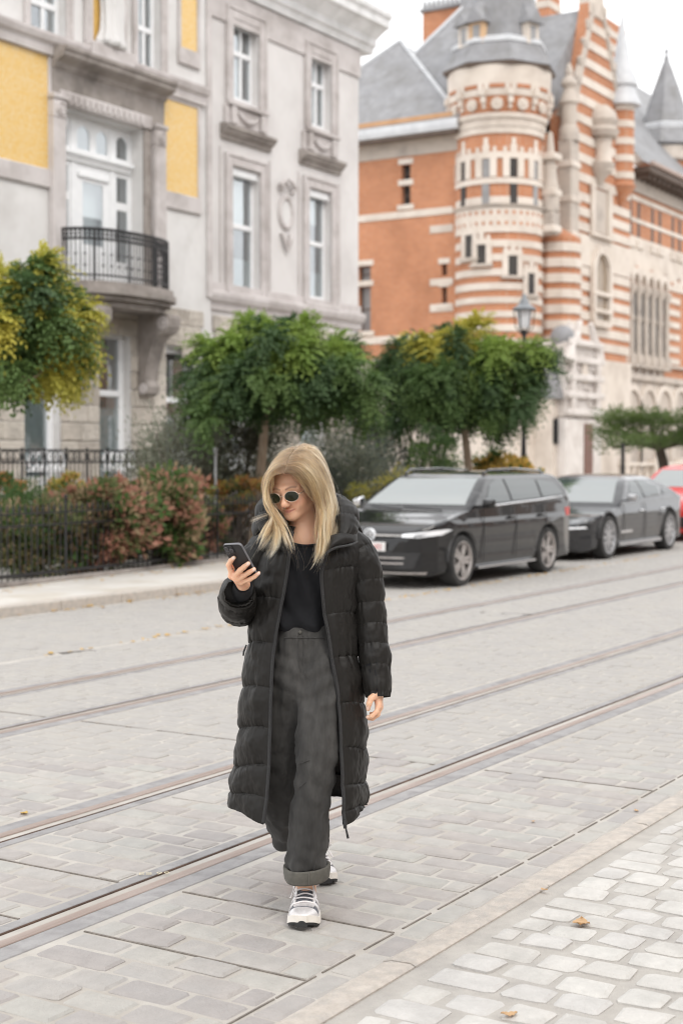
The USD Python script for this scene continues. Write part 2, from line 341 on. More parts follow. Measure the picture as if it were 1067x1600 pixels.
# fallen leaves
m_leafdry = M('dry_leaf', (0.50, 0.31, 0.15), (0.62, 0.42, 0.24), scale=30, rough=0.7, trans=0.25)
m_leafyel = M('yellow_fallen_leaf', (0.60, 0.43, 0.10), (0.66, 0.40, 0.14), scale=30, rough=0.7, trans=0.25)
def fallen(size, seed):
    g = np.random.default_rng(seed); n = 13; t = np.linspace(0, 1, n)
    w = np.sin(PI * t ** 0.8) * 0.33 * (1 + 0.25 * np.sin(t * 26)); lift = 0.05 * np.sin(t * 5 + g.uniform(0, 3)) + 0.06
    rows = np.array([[(t[i] - 0.5, s_ * w[i], lift[i] * (0.5 + abs(s_)) * 0.8 + 0.06 * g.random()) for s_ in (-1, -0.5, 0, 0.5, 1)] for i in range(n)])
    top = loft(rows * size, False, False); bot = loft((rows - np.array([0, 0, 0.012])) * size, False, False); bot.invert(); return cat([top, bot])
for i, (px, py, z, sz, rz, mm, lab) in enumerate([
        (908, 1443, KZ + .004, .085, 0.35, 0, 'largest dry orange leaf lying alone on the pale pavement cobbles'),
        (850, 1391, KZ + .004, .035, 1.2, 0, 'small tan leaf lying on the beige kerb stone'),
        (860, 1360, .016, .03, 2.0, 1, 'tiny yellow leaf lying in the gutter beside the kerb'),
        (833, 1284, .016, .028, 0.4, 0, 'tiny brown leaf lying on the grey setts right of the woman'),
        (994, 1267, .016, .03, 0.9, 0, 'tiny brown leaf lying near the dark gutter joint at the right'),
        (795, 1586, KZ + .004, .05, 2.3, 0, 'pale tan leaf lying on the pavement cobbles nearest the bottom edge'),
        (38, 1271, .016, .05, 0.2, 1, 'small cream leaf lying on the setts between the rails at the left edge')]):
    a = onz(px, py, z); lf = obj('fallen_leaf', moved(fallen(sz, i), (a[0], a[1], z), rz), (m_leafdry, m_leafyel)[mm], smooth=True); tag(lf, lab, 'leaf', 'leaves fallen on the paving')
dots = []
for k in range(420):
    X = rng.uniform(9, 24); Y = rng.choice([11.0 - abs(rng.normal(0, .10)), 8.56 + rng.normal(0, .04), 12.6 - abs(rng.normal(0, .2)) + (X - 13) * 0.07])
    z = 0.018 if Y < 11 else 0.121
    dots.append(moved(fallen(rng.uniform(.035, .07), 100 + k % 5), (X, Y, z), rng.uniform(0, 6)))
tag(obj('leaf_litter', cat(dots), m_leafyel, kind='stuff'), 'yellow leaf litter along the far kerb and the gutter', 'leaf litter')
# ================================================================ the pale town house on the left
m_render = M('pale_render', (0.61, 0.59, 0.58), (0.67, 0.65, 0.64), scale=0.8, rough=0.9, bump=0.25, bscale=35, dirt=(0.53, 0.505, 0.495), dscale=0.5)
m_white_render = M('white_render', (0.60, 0.59, 0.58), (0.69, 0.68, 0.67), scale=0.9, rough=0.9, bump=0.25, bscale=35, dirt=(0.52, 0.50, 0.485), dscale=0.7)
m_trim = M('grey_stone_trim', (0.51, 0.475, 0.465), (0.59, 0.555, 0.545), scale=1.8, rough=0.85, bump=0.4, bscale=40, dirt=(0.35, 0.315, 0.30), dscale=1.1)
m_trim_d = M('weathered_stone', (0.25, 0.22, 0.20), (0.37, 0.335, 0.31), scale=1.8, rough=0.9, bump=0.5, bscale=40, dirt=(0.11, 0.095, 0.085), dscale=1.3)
m_rust_stone = [M('rusticated_stone' + (f'_{i:03d}' if i else ''), c, tuple(np.array(c) * 1.15), scale=3, rough=0.9, bump=1.0, bscale=9, bdist=0.06, dirt=tuple(np.array(c) * 0.66), dscale=1.4) for i, c in enumerate([(0.47, 0.43, 0.375), (0.44, 0.395, 0.345), (0.51, 0.465, 0.41)])]
m_whitewood = M('white_painted_wood', (0.74, 0.75, 0.76), (0.80, 0.81, 0.82), scale=6, rough=0.35)
m_pane = glassmat('window_glass', (0.86, 0.89, 0.89), boost=0.17)
m_blind = M('white_blind', (0.80, 0.80, 0.80), (0.84, 0.84, 0.84), scale=2, rough=0.8)
m_frost = M('frosted_film', (0.36, 0.385, 0.39), (0.42, 0.445, 0.45), scale=2, rough=0.4)
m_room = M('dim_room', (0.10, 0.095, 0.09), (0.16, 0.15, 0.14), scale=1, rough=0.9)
m_iron = M('black_iron', (0.018, 0.018, 0.02), (0.035, 0.033, 0.033), scale=20, rough=0.45, metal=0.3)
m_zinc = M('white_cornice_paint', (0.70, 0.70, 0.70), (0.78, 0.78, 0.78), scale=2, rough=0.6, dirt=(0.55, 0.55, 0.54), dscale=1.5)
m_slate = M('roof_slate', (0.215, 0.215, 0.225), (0.29, 0.29, 0.30), scale=2.5, rough=0.55, bump=0.5, bscale=18, dirt=(0.17, 0.165, 0.16), dscale=0.9)
# yellow glazed mosaic: little tiles with pale joints
m_mosaic = usdkit.material(stage, '/World/Looks/yellow_mosaic', {
    'g': ('geometry', {}), 'v': ('voronoi_texture', {'scale': 22.0, 'randomness': 0.45}), 'e': ('voronoi_texture', {'scale': 22.0, 'randomness': 0.45, 'feature': 'distance_to_edge'}),
    'sx': ('separate_color', {}), 'r': ('rgb_ramp', {'ramp': [(0, (0.65, 0.385, 0.07)), (0.5, (0.68, 0.41, 0.085)), (1, (0.70, 0.44, 0.105))]}),
    'er': ('rgb_ramp', {'ramp': [(0.04, (1, 1, 1)), (0.12, (0, 0, 0))]}), 'm': ('mix', {'mix_type': 'mix', 'color2': (0.68, 0.50, 0.24)}),
    'p': ('principled_bsdf', {'roughness': 0.35})},
    [('g.position', 'v.vector'), ('g.position', 'e.vector'), ('v.color', 'sx.color'), ('sx.r', 'r.fac'), ('e.distance', 'er.fac'), ('r.color', 'm.color1'), ('er.color', 'm.fac'), ('m.color', 'p.base_color')], surface='p.BSDF')

HY = 20.0
H0 = np.array([onY(-60, 300, HY)[0], HY, 0.0])
house = thing('town_house', 'pale grey town house with a bowed balcony and yellow mosaic panels', 'house', H0)
class At:
    """adds parts to a thing whose base stands at off"""
    def __init__(s, root, off): s.root, s.off = root, np.asarray(off, float)
    def __call__(s, name, mesh, m, parent=None, smooth=False, label=None, kind=None):
        if isinstance(mesh, list): mesh = cat(mesh)
        return obj(name, moved(mesh, -s.off), m, parent if parent is not None else s.root, smooth, label, kind)
hs = At(house, H0)
def hr(pl, pr, yt, yb, Y=HY):
    """a rectangle of the facade from the left edge, right edge and the top and bottom heights at its left edge"""
    a, b, c = onY(pl, yt, Y), onY(pl, yb, Y), onY(pr, (yt + yb) / 2, Y)
    return a[0], c[0], b[2], a[2]
HXR = onY(560, 300, HY)[0]; HXB = onY(316, 300, HY)[0]
ZT = onY(559, 62, HY)[2]                                             # underside of the roof cornice
ZB = onY(540, 500, HY)[2]                                            # string course over the ground floor
wins = dict(W1=hr(362, 403, 28, 152), W2=hr(484, 516, 82, 194), W3=hr(361, 405, 258, 450), W4=hr(481, 516, 292, 466))
low = [hr(141, 190, 515, 760), hr(23, 79, 500, 760), hr(246, 296, 540, 760), hr(345, 388, 560, 770), hr(470, 506, 580, 775)]
YR = HY - 0.22                                                       # front of the projecting left bay
bw = dict(B1=hr(213, 250, -60, 104, YR), B0=hr(45, 101, -80, 44, YR), door=hr(95, 223, 165, 446, YR))
def hole(r, g=0.0): return sbox(r[0] - g, r[2] - g, r[1] + g, r[3] + g)
hs('wall', prism(sbox(HXB, 0.0, HXR, ZT + 0.3).difference(unary_union([hole(wins[k]) for k in wins] + [hole(r) for r in low[3:]])), HY, HY + 0.40), m_render)
hs('side_wall', bx(HXR - 0.4, HXR, HY + 0.402, HY + 12, 0.0, ZT + 0.3), m_render)
zmid = onY(-60, 205, YR)[2]
baypoly = sbox(H0[0], 0.0, HXB, ZT + 2.5).difference(unary_union([hole(bw[k]) for k in bw] + [hole(r) for r in low[:3]]))
hs('bay_wall', prism(baypoly, YR, HY + 0.40), m_white_render)
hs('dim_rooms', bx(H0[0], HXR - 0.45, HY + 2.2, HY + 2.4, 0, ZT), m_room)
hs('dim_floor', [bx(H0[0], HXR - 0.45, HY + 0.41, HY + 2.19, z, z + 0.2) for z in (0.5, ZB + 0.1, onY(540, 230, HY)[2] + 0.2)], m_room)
# roof cornice and a strip of attic above
cz = [(-0.10, -0.55), (-0.14, -0.40), (-0.22, -0.36), (-0.22, -0.2), (-0.5, 0.0), (-0.62, 0.05), (-0.62, 0.22), (-0.70, 0.30), (-0.70, 0.42), (0.3, 0.5), (0.3, -0.55)]
xs0, xs1 = HXB + 0.01, HXR + 0.55
hs('roof_cornice', profx([(HY + y, ZT + 0.3 + z) for y, z in cz], xs0, xs1), m_zinc)
hs('attic', bx(H0[0], HXR - 0.3, HY + 0.31, HY + 11, ZT + 0.6, ZT + 3.0), m_render)
hs('frieze', bx(HXB + 0.01, HXR + 0.03, HY - 0.05, HY - 0.002, ZT - 0.95, ZT - 0.28), m_trim)

def surround(r, w=0.22, d=0.07, Y=HY, m=m_trim, sill=True):
    x0, x1, z0, z1 = r; s = hs('window_surround', [cbx(x0 - w, x0 - .002, Y - d, Y - .002, z0 - 0.10, z1 + w, .015), cbx(x1 + .002, x1 + w, Y - d, Y - .002, z0 - 0.10, z1 + w, .015),
        cbx(x0 - .001, x1 + .001, Y - d, Y - .002, z1 + .002, z1 + w, .015), cbx(x0 - w - .05, x0 - w + .03, Y - d - .03, Y - .003, z0 - .1, z1 + w + .05, .01), cbx(x1 + w - .03, x1 + w + .05, Y - d - .03, Y - .003, z0 - .1, z1 + w + .05, .01),
        cbx(x0 - w + .031, x1 + w - .031, Y - d - .03, Y - .003, z1 + w - .02, z1 + w + .05, .01)], m)
    if sill: hs('sill', cbx(x0 - w - .04, x1 + w + .04, Y - 0.16, Y + .10, z0 - 0.20, z0 - 0.101, .02), m, s)
    return s
def window(r, trans=0.5, mull=False, Y=HY, lower_frost=0.0, blind=(0.0, 0.0), fw=0.09, muntin=None):
    """white frame at the back of the reveal; trans: height of the transom; blind: how far a blind hangs in the upper light, how far in the lower"""
    x0, x1, z0, z1 = r; yf = Y + 0.17; zt = z0 + (z1 - z0) * trans
    w = hs('window', [bx(x0, x0 + fw, yf, yf + .07, z0, z1), bx(x1 - fw, x1, yf, yf + .07, z0, z1), bx(x0 + fw, x1 - fw, yf, yf + .07, z0, z0 + fw * 1.3), bx(x0 + fw, x1 - fw, yf, yf + .07, z1 - fw, z1)], m_whitewood)
    hs('transom', cbx(x0 + fw, x1 - fw, yf - .02, yf + .06, zt - .06, zt + .06, .012), m_whitewood, w)
    if mull:
        xm = x0 + (x1 - x0) * 0.56
        hs('mullion', cbx(xm - .04, xm + .04, yf - .015, yf + .055, z0 + fw * 1.3, zt - .061, .01), m_whitewood, w); hs('mullion', cbx(xm - .035, xm + .035, yf - .015, yf + .055, zt + .061, z1 - fw, .01), m_whitewood, w)
    hs('pane', bx(x0 + fw, x1 - fw, yf + .03, yf + .036, z0 + fw * 1.3, zt - .06), m_pane, w); hs('pane', bx(x0 + fw, x1 - fw, yf + .03, yf + .036, zt + .06, z1 - fw), m_pane, w)
    if lower_frost: hs('frosted_film', bx(x0 + fw, x1 - fw, yf + .042, yf + .046, z0 + fw * 1.3, z0 + (zt - z0) * lower_frost), m_frost, w)
    if blind[0]: hs('blind', bx(x0 + fw, x1 - fw * 2.6, yf + .10, yf + .11, z1 - fw - (z1 - zt - fw) * blind[0], z1 - fw), m_blind, w)
    if blind[1]: hs('blind', bx(x0 + fw, x1 - fw * 2.6, yf + .12, yf + .13, zt - .06 - (zt - z0) * blind[1], zt - .06), m_blind, w)
    return w
surround(wins['W1']); surround(wins['W2']); surround(wins['W3']); surround(wins['W4'])
window(wins['W1'], 0.62, True, blind=(1, 1)); window(wins['W2'], 0.62, True, blind=(1, 1))
window(wins['W3'], 0.53, False, lower_frost=0.5, blind=(0.93, 0)); window(wins['W4'], 0.52, False, lower_frost=0.5, blind=(0.6, 0))
for k in ('W3', 'W4'):
    x0, x1, z0, z1 = wins[k]; hs('shutter_box', cbx(x0 + .01, x1 - .01, HY + .02, HY + .15, z1 - .20, z1 - .002, .03), m_whitewood)
    zh = wins['W1' if k == 'W3' else 'W2'][2]                        # moulded hood on brackets under the upper window
    zc = onY(*((347, 206) if k == 'W3' else (470, 247)), HY)[2]
    hp = [(0.002, -0.14), (0.06, -0.13), (0.08, -0.03), (0.15, 0.0), (0.19, 0.06), (0.24, 0.09), (0.24, 0.16), (0.002, 0.22)]
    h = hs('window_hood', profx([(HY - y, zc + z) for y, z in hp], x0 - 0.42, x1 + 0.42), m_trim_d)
    hs('apron_panel', cbx(x0 - 0.30, x1 + 0.30, HY - .07, HY - .002, zc + .225, zh - .205, .02), m_trim)
    for s in (-1, 1): hs('console', cbx((x0 + x1) / 2 + s * (x1 - x0) * .52 - .1, (x0 + x1) / 2 + s * (x1 - x0) * .52 + .1, HY - .15, HY - .071, zc + .23, zh - .21, .03), m_trim)
    t = np.linspace(-1, 1, 13)
    hs('carved_swag', tube(np.c_[(x0 + x1) / 2 + t * 0.38, np.full(13, HY - .09), (zc + zh) / 2 + .10 - .16 * (1 - t ** 2)], .035 + .035 * (1 - t ** 2), 7), m_trim)
    # slim raised frame down the wall beside the lower windows
    for xx in (x0 - .46, x1 + .40): hs('wall_strip', cbx(xx, xx + .05, HY - .03, HY - .002, z0 - .3, zc - .32, .01), m_trim)
    hs('wall_strip', cbx(x0 - .46, x1 + .45, HY - .035, HY - .003, z0 - .42, z0 - .33, .01), m_trim)
# oval medallion with carved crest and drop
md = onY(445, 332, HY); a_ = np.linspace(0, 2 * PI, 33)[:-1]
med = hs('medallion', tube(np.c_[md[0] + .25 * np.cos(a_), np.full(32, HY - .03), md[2] + .35 * np.sin(a_)][list(range(32)) + [0]], .06, 8, False), m_trim)
hs('oval_boss', prism(affinity.scale(Point(md[0], md[2]).buffer(.22, 12), 1, 1.4), HY - .04, HY - .002), m_white_render, med)
hs('carved_crest', [tube([(md[0] + s * .22, HY - .06, md[2] + .48), (md[0] + s * .30, HY - .10, md[2] + .62), (md[0] + s * .14, HY - .12, md[2] + .74), (md[0] + s * .02, HY - .10, md[2] + .60 + .2 * (s > 0))], [.05, .07, .06, .03], 7) for s in (-1, 1)], m_trim, med)
hs('carved_drop', [tube([(md[0] + s * .2, HY - .05, md[2] - .5), (md[0] + s * .12, HY - .09, md[2] - .66), (md[0], HY - .07, md[2] - .95)], [.05, .06, .02], 7) for s in (-1, 1)], m_trim, med)
hs('string_course', profx([(HY - y, ZB + z) for y, z in [(0.002, -.22), (.06, -.2), (.08, -.05), (.16, 0), (.20, .1), (.20, .18), (.05, .24), (.05, .40), (.002, .42)]], HXB + .01, HXR + .05), m_trim)

# left bay: yellow panels, mouldings, storey cornice
def band(name, p, q, h, d, m=m_trim, Y=YR, dz=0.0):
    a, b = onY(*p, Y), onY(*q, Y); z = (a[2] + b[2]) / 2 + dz
    pr = [(0.002, -h), (d * .45, -h), (d * .5, -h * .5), (d * .85, -h * .35), (d, -h * .1), (d, h * .05), (0.002, h * .25)]
    return hs(name, profx([(Y - y, z + zz) for y, zz in pr], a[0], b[0]), m)
for pl, pr, yt, yb in ((-60, 73, 43, 232), (254, 307, 152, 296), (281, 306, -70, 72)):
    x0, x1, z0, z1 = hr(pl, pr, yt, yb, YR)
    f = hs('mosaic_frame', [cbx(x0 - .12, x1 + .10, YR - .07, YR - .002, z0 - .36, z0 - .002, .02), cbx(x1 + .002, x1 + .11, YR - .05, YR - .002, z0, z1 + .1, .015), cbx(x0 - .11, x0 - .002, YR - .05, YR - .002, z0, z1 + .1, .015), cbx(x0, x1, YR - .05, YR - .002, z1 + .002, z1 + .1, .015)], m_trim)
    hs('yellow_mosaic', bx(x0, x1, YR - .022, YR - .002, z0, z1), m_mosaic, f)
band('storey_cornice', (-60, 15), (317, 136), 0.36, 0.22, m_trim)
hs('corner_strip', cbx(HXB - .16, HXB + .02, YR - .06, YR - .002, ZB, ZT + 2, .02), m_trim)
x0, x1, z0, z1 = bw['door']
zE = onY(75, 92, YR)[2]
ep = [(0.002, -.62), (.06, -.62), (.07, -.14), (.13, -.1), (.16, -.03), (.33, .04), (.38, .07), (.38, .14), (.43, .18), (.43, .24), (.002, .30)]
xe0, xe1 = onY(80, 85, YR)[0] - .05, onY(252, 140, YR)[0] + .02
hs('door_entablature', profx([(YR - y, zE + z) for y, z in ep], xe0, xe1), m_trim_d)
for s, xp in ((0, onY(75, 300, YR)[0]), (1, onY(235, 330, YR)[0])):
    pw = 0.36; zc = zE - .64
    p = hs('pilaster', cbx(xp, xp + pw, YR - .16, YR - .002, onY(90, 452, YR)[2], zc - .45, .02), m_trim)
    hs('capital', [cbx(xp - .03, xp + pw + .03, YR - .20, YR - .002, zc - .10, zc, .02), cbx(xp, xp + pw, YR - .17, YR - .002, zc - .448, zc - .102, .02)], m_trim, p)
    hs('rosette', moved(lathe([(0.001, .06), (.05, .055), (.07, .02), (.10, .05), (.13, .03), (.14, 0)], 12).apply_transform(trimesh.transformations.rotation_matrix(PI / 2, [1, 0, 0])), (xp + pw / 2, YR - .17, zc - .27)), m_trim, p)
hs('carved_lintel', [cbx(x0 - .1, x1 + .22, YR - .10, YR - .002, z1 + .03, z1 + .30, .02)] + [cbx(x0 + .05 + i * .17, x0 + .15 + i * .17, YR - .14, YR - .101, z1 + .07, z1 + .26, .02) for i in range(int((x1 - x0) / .17))], m_trim)
# balcony door: white joinery with transom lights, side lights and a panelled leaf
yd = YR + .30; dw = x1 - x0; zt = z1 - (z1 - z0) * 0.235
def dx(u): return x0 + dw * u
dr = hs('balcony_door', [bx(x0, dx(.03), yd, yd + .08, z0, z1), bx(dx(.97), x1, yd, yd + .08, z0, z1), bx(dx(.03), dx(.97), yd, yd + .08, z1 - .09, z1), bx(dx(.03), dx(.97), yd, yd + .08, z0, z0 + .12), bx(dx(.24), dx(.30), yd - .02, yd + .07, z0 + .12, z1 - .09), bx(dx(.72), dx(.78), yd - .02, yd + .07, z0 + .12, z1 - .09)], m_whitewood)
hs('transom', profx([(yd - y, zt + z) for y, z in [(-.06, -.1), (.05, -.1), (.07, -.02), (.14, .03), (.14, .09), (-.06, .12)]], dx(.03), dx(.97)), m_whitewood, dr)
for u0, u1 in ((.03, .24), (.30, .50), (.53, .72), (.78, .97)):
    a, b = dx(u0) + .06, dx(u1) - .06
    hs('transom_light', [bx(dx(u0), a, yd + .002, yd + .05, zt + .12, z1 - .09), bx(b, dx(u1), yd + .002, yd + .05, zt + .12, z1 - .09), prism(sbox(a, zt + .12, b, z1 - .09).difference(sbox(a, zt + .18, b, z1 - .35).union(affinity.scale(Point((a + b) / 2, z1 - .35).buffer((b - a) / 2, 10), 1, min(1.0, .2 / ((b - a) / 2))))), yd + .002, yd + .05)], m_whitewood, dr)
    hs('pane', bx(a, b, yd + .02, yd + .026, zt + .18, z1 - .12), m_pane, dr)
hs('mullion', bx(dx(.50), dx(.53), yd, yd + .06, zt + .12, z1 - .09), m_whitewood, dr)
for u0, u1 in ((.03, .24), (.78, .97)):
    zz = zt - (zt - z0) * .30
    hs('side_light', [bx(dx(u0), dx(u0) + .06, yd + .002, yd + .05, z0 + .12, zt - .1), bx(dx(u1) - .06, dx(u1), yd + .002, yd + .05, z0 + .12, zt - .1), bx(dx(u0) + .06, dx(u1) - .06, yd + .002, yd + .05, zz - .08, zz + .08), bx(dx(u0) + .06, dx(u1) - .06, yd + .002, yd + .05, z0 + .12, z0 + .7), bx(dx(u0) + .06, dx(u1) - .06, yd + .002, yd + .05, zt - .2, zt - .1)], m_whitewood, dr)
    hs('pane', bx(dx(u0) + .06, dx(u1) - .06, yd + .02, yd + .026, z0 + .7, zz - .08), m_pane, dr); hs('pane', bx(dx(u0) + .06, dx(u1) - .06, yd + .02, yd + .026, zz + .08, zt - .2), m_pane, dr)
hs('door_leaf', [prism(sbox(dx(.30), z0 + .12, dx(.72), zt - .1).difference(sbox(dx(.385), z0 + .95, dx(.635), zt - .45)), yd, yd + .06), cbx(dx(.37), dx(.65), yd - .015, yd - .001, z0 + .3, z0 + .8, .01), cbx(dx(.32), dx(.70), yd - .05, yd - .001, zt - .38, zt - .26, .02)], m_whitewood, dr)
hs('pane', bx(dx(.385), dx(.635), yd + .02, yd + .026, z0 + .95, zt - .45), m_pane, dr)
hs('curtain', [bx(dx(.06), dx(.95), yd + .30, yd + .31, z0 + 1.0, z1), bx(dx(.38), dx(.64), yd + .2, yd + .21, z0 + .9, zt)], m_blind, dr)
hs('door_reveal', [bx(x1 + .002, x1 + .22, YR - .05, YR - .003, z0, z1 + .02)], m_trim_d)
# upper windows of the bay and the carved figure in its niche
for k in ('B1', 'B0'):
    surround(bw[k], .12, .06, YR, m_trim, False); window(bw[k], 0.42, True, YR, blind=(1, 0) if k == 'B1' else (0, 0))
nx0, nx1, nz0, nz1 = hr(134, 188, -60, 66, YR)
nf = hs('niche', [cbx(nx0 - .1, nx0 + .12, YR - .10, YR - .002, nz0, nz1, .02), cbx(nx1 - .12, nx1 + .1, YR - .10, YR - .002, nz0, nz1, .02), cbx(nx0 - .12, nx1 + .12, YR - .3, YR - .002, nz0 - .42, nz0 - .002, .03)], m_trim)
cx = (nx0 + nx1) / 2
hs('niche_back', bx(nx0 + .121, nx1 - .121, YR - .03, YR - .002, nz0, nz1), m_mosaic, nf)
fold = np.linspace(0, 2 * PI, 40, endpoint=False)
hs('carved_figure', loft(np.array([[(cx + (.05 * math.sin(z * 2)) + (r * (1 + .18 * math.sin(a * 7 + z * 2)) * math.cos(a)), YR - .18 + .6 * r * (1 + .18 * math.sin(a * 7 + z * 2)) * math.sin(a), nz0 + z) for a in fold] for z, r in ((0, .34), (.12, .33), (.3, .26), (.7, .25), (1.2, .28), (1.6, .24), (1.9, .26), (2.3, .16), (2.45, .1))])), m_white_render, nf, smooth=True)
hs('carved_figure', loft(np.array([[(cx + .35 + r * math.cos(a), YR - .15 + .6 * r * math.sin(a), nz0 + z) for a in fold[::2]] for z, r in ((0, .12), (.5, .09), (.9, .12), (1.2, .05))])), m_white_render, nf, smooth=True)

# bowed balcony
Zf = onY(92, 440, YR)[2]
bx0, bx1 = onY(84, 440, YR)[0], onY(238, 450, YR)[0]; bc, ba, bb = (bx0 + bx1) / 2, (bx1 - bx0) / 2, 1.0
def bow(k, off=0.0, n=41):
    t = np.linspace(PI, 0, n); e = 2 / 2.6
    return np.c_[bc + (ba + off) * np.sign(np.cos(t)) * np.abs(np.cos(t)) ** e, YR - (bb + off) * np.abs(np.sin(t)) ** e]
bal = None
def slab(off, z0, z1): return plate(np.vstack([bow(0, off), [[bc + ba + off, YR - .002]], [[bc - ba - off, YR - .002]]]), z0, z1)
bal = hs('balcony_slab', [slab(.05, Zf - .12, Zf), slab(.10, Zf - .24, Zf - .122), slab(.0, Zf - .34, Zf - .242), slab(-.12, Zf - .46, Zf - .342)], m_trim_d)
rl = bow(0, -.06, 61); zr = Zf + 1.0
rail = hs('balcony_railing', [tube(np.c_[rl, np.full(61, zr)], .028, 6), tube(np.c_[rl, np.full(61, zr - .20)], .016, 6), tube(np.c_[rl, np.full(61, Zf + .12)], .018, 6)], m_iron)
arc = np.r_[0, np.cumsum(np.linalg.norm(np.diff(rl, axis=0), axis=1))]
def along(s): return np.array([np.interp(s, arc, rl[:, 0]), np.interp(s, arc, rl[:, 1])])
nb = 44
for i in range(nb + 1):
    p = along(arc[-1] * i / nb); big = i % 9 == 0 or i == nb
    hs('post' if big else 'bar', tube([(*p, Zf), (*p, zr)], .028 if big else .011, 6), m_iron, rail)
    if not big and i % 2: [hs('iron_boss', trimesh.creation.icosphere(1, .030).apply_translation((*p, Zf + h_)), m_iron, rail) for h_ in (.30, .52)]
    if i < nb:
        p2 = along(arc[-1] * (i + .5) / nb); th = np.linspace(0, 2 * PI, 11); d = along(min(arc[-1], arc[-1] * (i + .6) / nb)) - p2; d /= np.linalg.norm(d) + 1e-9
        hs('scroll', tube(np.c_[p2[0] + d[0] * .075 * np.cos(th), p2[1] + d[1] * .075 * np.cos(th), zr - .10 + .078 * np.sin(th)], .010, 5), m_iron, rail)
for i, s in enumerate((0.02, arc[-1] - .02)):
    p = along(s); hs('finial', [moved(lathe([(.001, .36), (.03, .33), (.015, .28), (.05, .22), (.06, .18), (.02, .12), (.045, .06), (.03, 0)], 10), (*p, zr)), tube([(p[0] - .12, p[1], zr + .08), (p[0], p[1], zr + .13), (p[0] + .12, p[1], zr + .08)], .02, 6)], m_iron, rail)
# scrolled stone brackets under it
bp = [(0, -.46), (.80, -.46), (.86, -.55), (.84, -.72), (.74, -.84), (.58, -.90), (.46, -1.02), (.36, -1.25), (.28, -1.55), (.24, -1.80), (.30, -1.92), (.27, -2.06), (.16, -2.12), (.05, -2.08), (0, -1.98)]
for xb in (onY(112, 480, YR)[0], onY(222, 500, YR)[0]):
    b = hs('bracket', profx([(YR - .002 - y, Zf + z) for y, z in bp], xb - .20, xb + .20), m_trim_d)
    hs('bracket_scroll', moved(lathe([(.001, -.235), (.05, -.235), (.07, -.215), (.12, -.225), (.15, -.2), (.15, .2), (.12, .225), (.07, .215), (.05, .235), (.001, .235)], 14).apply_transform(trimesh.transformations.rotation_matrix(PI / 2, [0, 1, 0])), (xb, YR - .70, Zf - .64)), m_trim, b); hs('bracket_foot', moved(lathe([(.001, -.22), (.09, -.22), (.11, -.2), (.11, .2), (.09, .22), (.001, .22)], 12).apply_transform(trimesh.transformations.rotation_matrix(PI / 2, [0, 1, 0])), (xb, YR - .18, Zf - 1.97)), m_trim, b)
# ground floor: rusticated blocks round the windows
gz = ZB - .24; lowu = unary_union([hole(r, .02) for r in low])
row, zz = 0, 0.9
while zz < gz - .1:
    hh = min(.36, gz - zz); xx = H0[0] - (.4 if row % 2 else 0)
    while xx < HXR:
        L = (.62, .78, .70, .55)[int(rng.integers(4))]
        for g in getattr(sbox(max(xx, H0[0]) + .006, zz + .006, min(xx + L, HXR) - .006, zz + hh - .006).difference(lowu), 'geoms', [sbox(max(xx, H0[0]) + .006, zz + .006, min(xx + L, HXR) - .006, zz + hh - .006).difference(lowu)]):
            if g.is_empty or g.area < .012: continue
            a, c, b, d = g.bounds; Yb = YR if b <= HXB + .02 else HY
            if a < HXB < b: continue
            dp = rng.uniform(.035, .06)
            hs('stone', cbx(a, b, Yb - dp, Yb - .002, c, d, .03), m_rust_stone[rng.integers(3)])
        xx += L
    zz += hh; row += 1
for i, r in enumerate(low):
    Yw = YR if i < 3 else HY; window(r, .60 if i == 0 else .62, False, Yw, lower_frost=.84, fw=.14)
    x0, x1, z0, z1 = r; hs('window_grille', [bx(x0 - .06, x1 + .06, Yw - .13, Yw - .11, 1.40, 1.43), bx(x0 - .06, x1 + .06, Yw - .13, Yw - .11, 1.78, 1.81)] + [tube(np.c_[x0 + (k + .5) * (x1 - x0) / 5 + .10 * np.cos(a_[:17] * 2), np.full(17, Yw - .12), 1.605 + .16 * np.sin(a_[:17] * 2)], .025, 5) for k in range(5)], m_whitewood)
hs('plinth', [bx(H0[0], HXB, YR - .14, YR - .003, 0, .89), bx(HXB + .001, HXR + .06, HY - .14, HY - .003, 0, .89)], m_trim)

# low garden wall and black railing in front of it
gy = 17.6; ga, gb = onY(-40, 730, gy)[0], onY(252, 730, gy)[0]
gw = thing('garden_railing', 'black ornamental iron railing on a low wall in front of the town house windows', 'railing', (ga, gy, 0)); gg = At(gw, (ga, gy, 0))
gg('low_wall', cbx(ga, gb, gy - .12, gy + .12, .1, .92, .02), M('pinkish_plinth', (0.50, 0.44, 0.42), (0.57, 0.51, 0.49), scale=2, rough=0.9))
zt_ = onY(100, 702, gy)[2]
gg('top_rail', bx(ga, gb, gy - .025, gy + .025, zt_ - .03, zt_), m_iron); gg('mid_rail', bx(ga, gb, gy - .015, gy + .015, zt_ - .24, zt_ - .215), m_iron); gg('bottom_rail', bx(ga, gb, gy - .015, gy + .015, 1.0, 1.03), m_iron)
x = ga; i = 0
while x < gb:
    gg('post' if i % 5 == 0 else 'bar', tube([(x, gy, .92), (x, gy, zt_ + (.03 if i % 5 == 0 else -.22))], .022 if i % 5 == 0 else .009, 6), m_iron)
    if i % 5 == 0: gg('ornament', [tube([(x + dx_ + .1 * math.cos(t), gy, zt_ - .125 + .09 * math.sin(t)) for t in np.linspace(0, 2 * PI, 12)], .011, 5) for dx_ in (.14, .27, .40)], m_iron)
    x += .108; i += 1

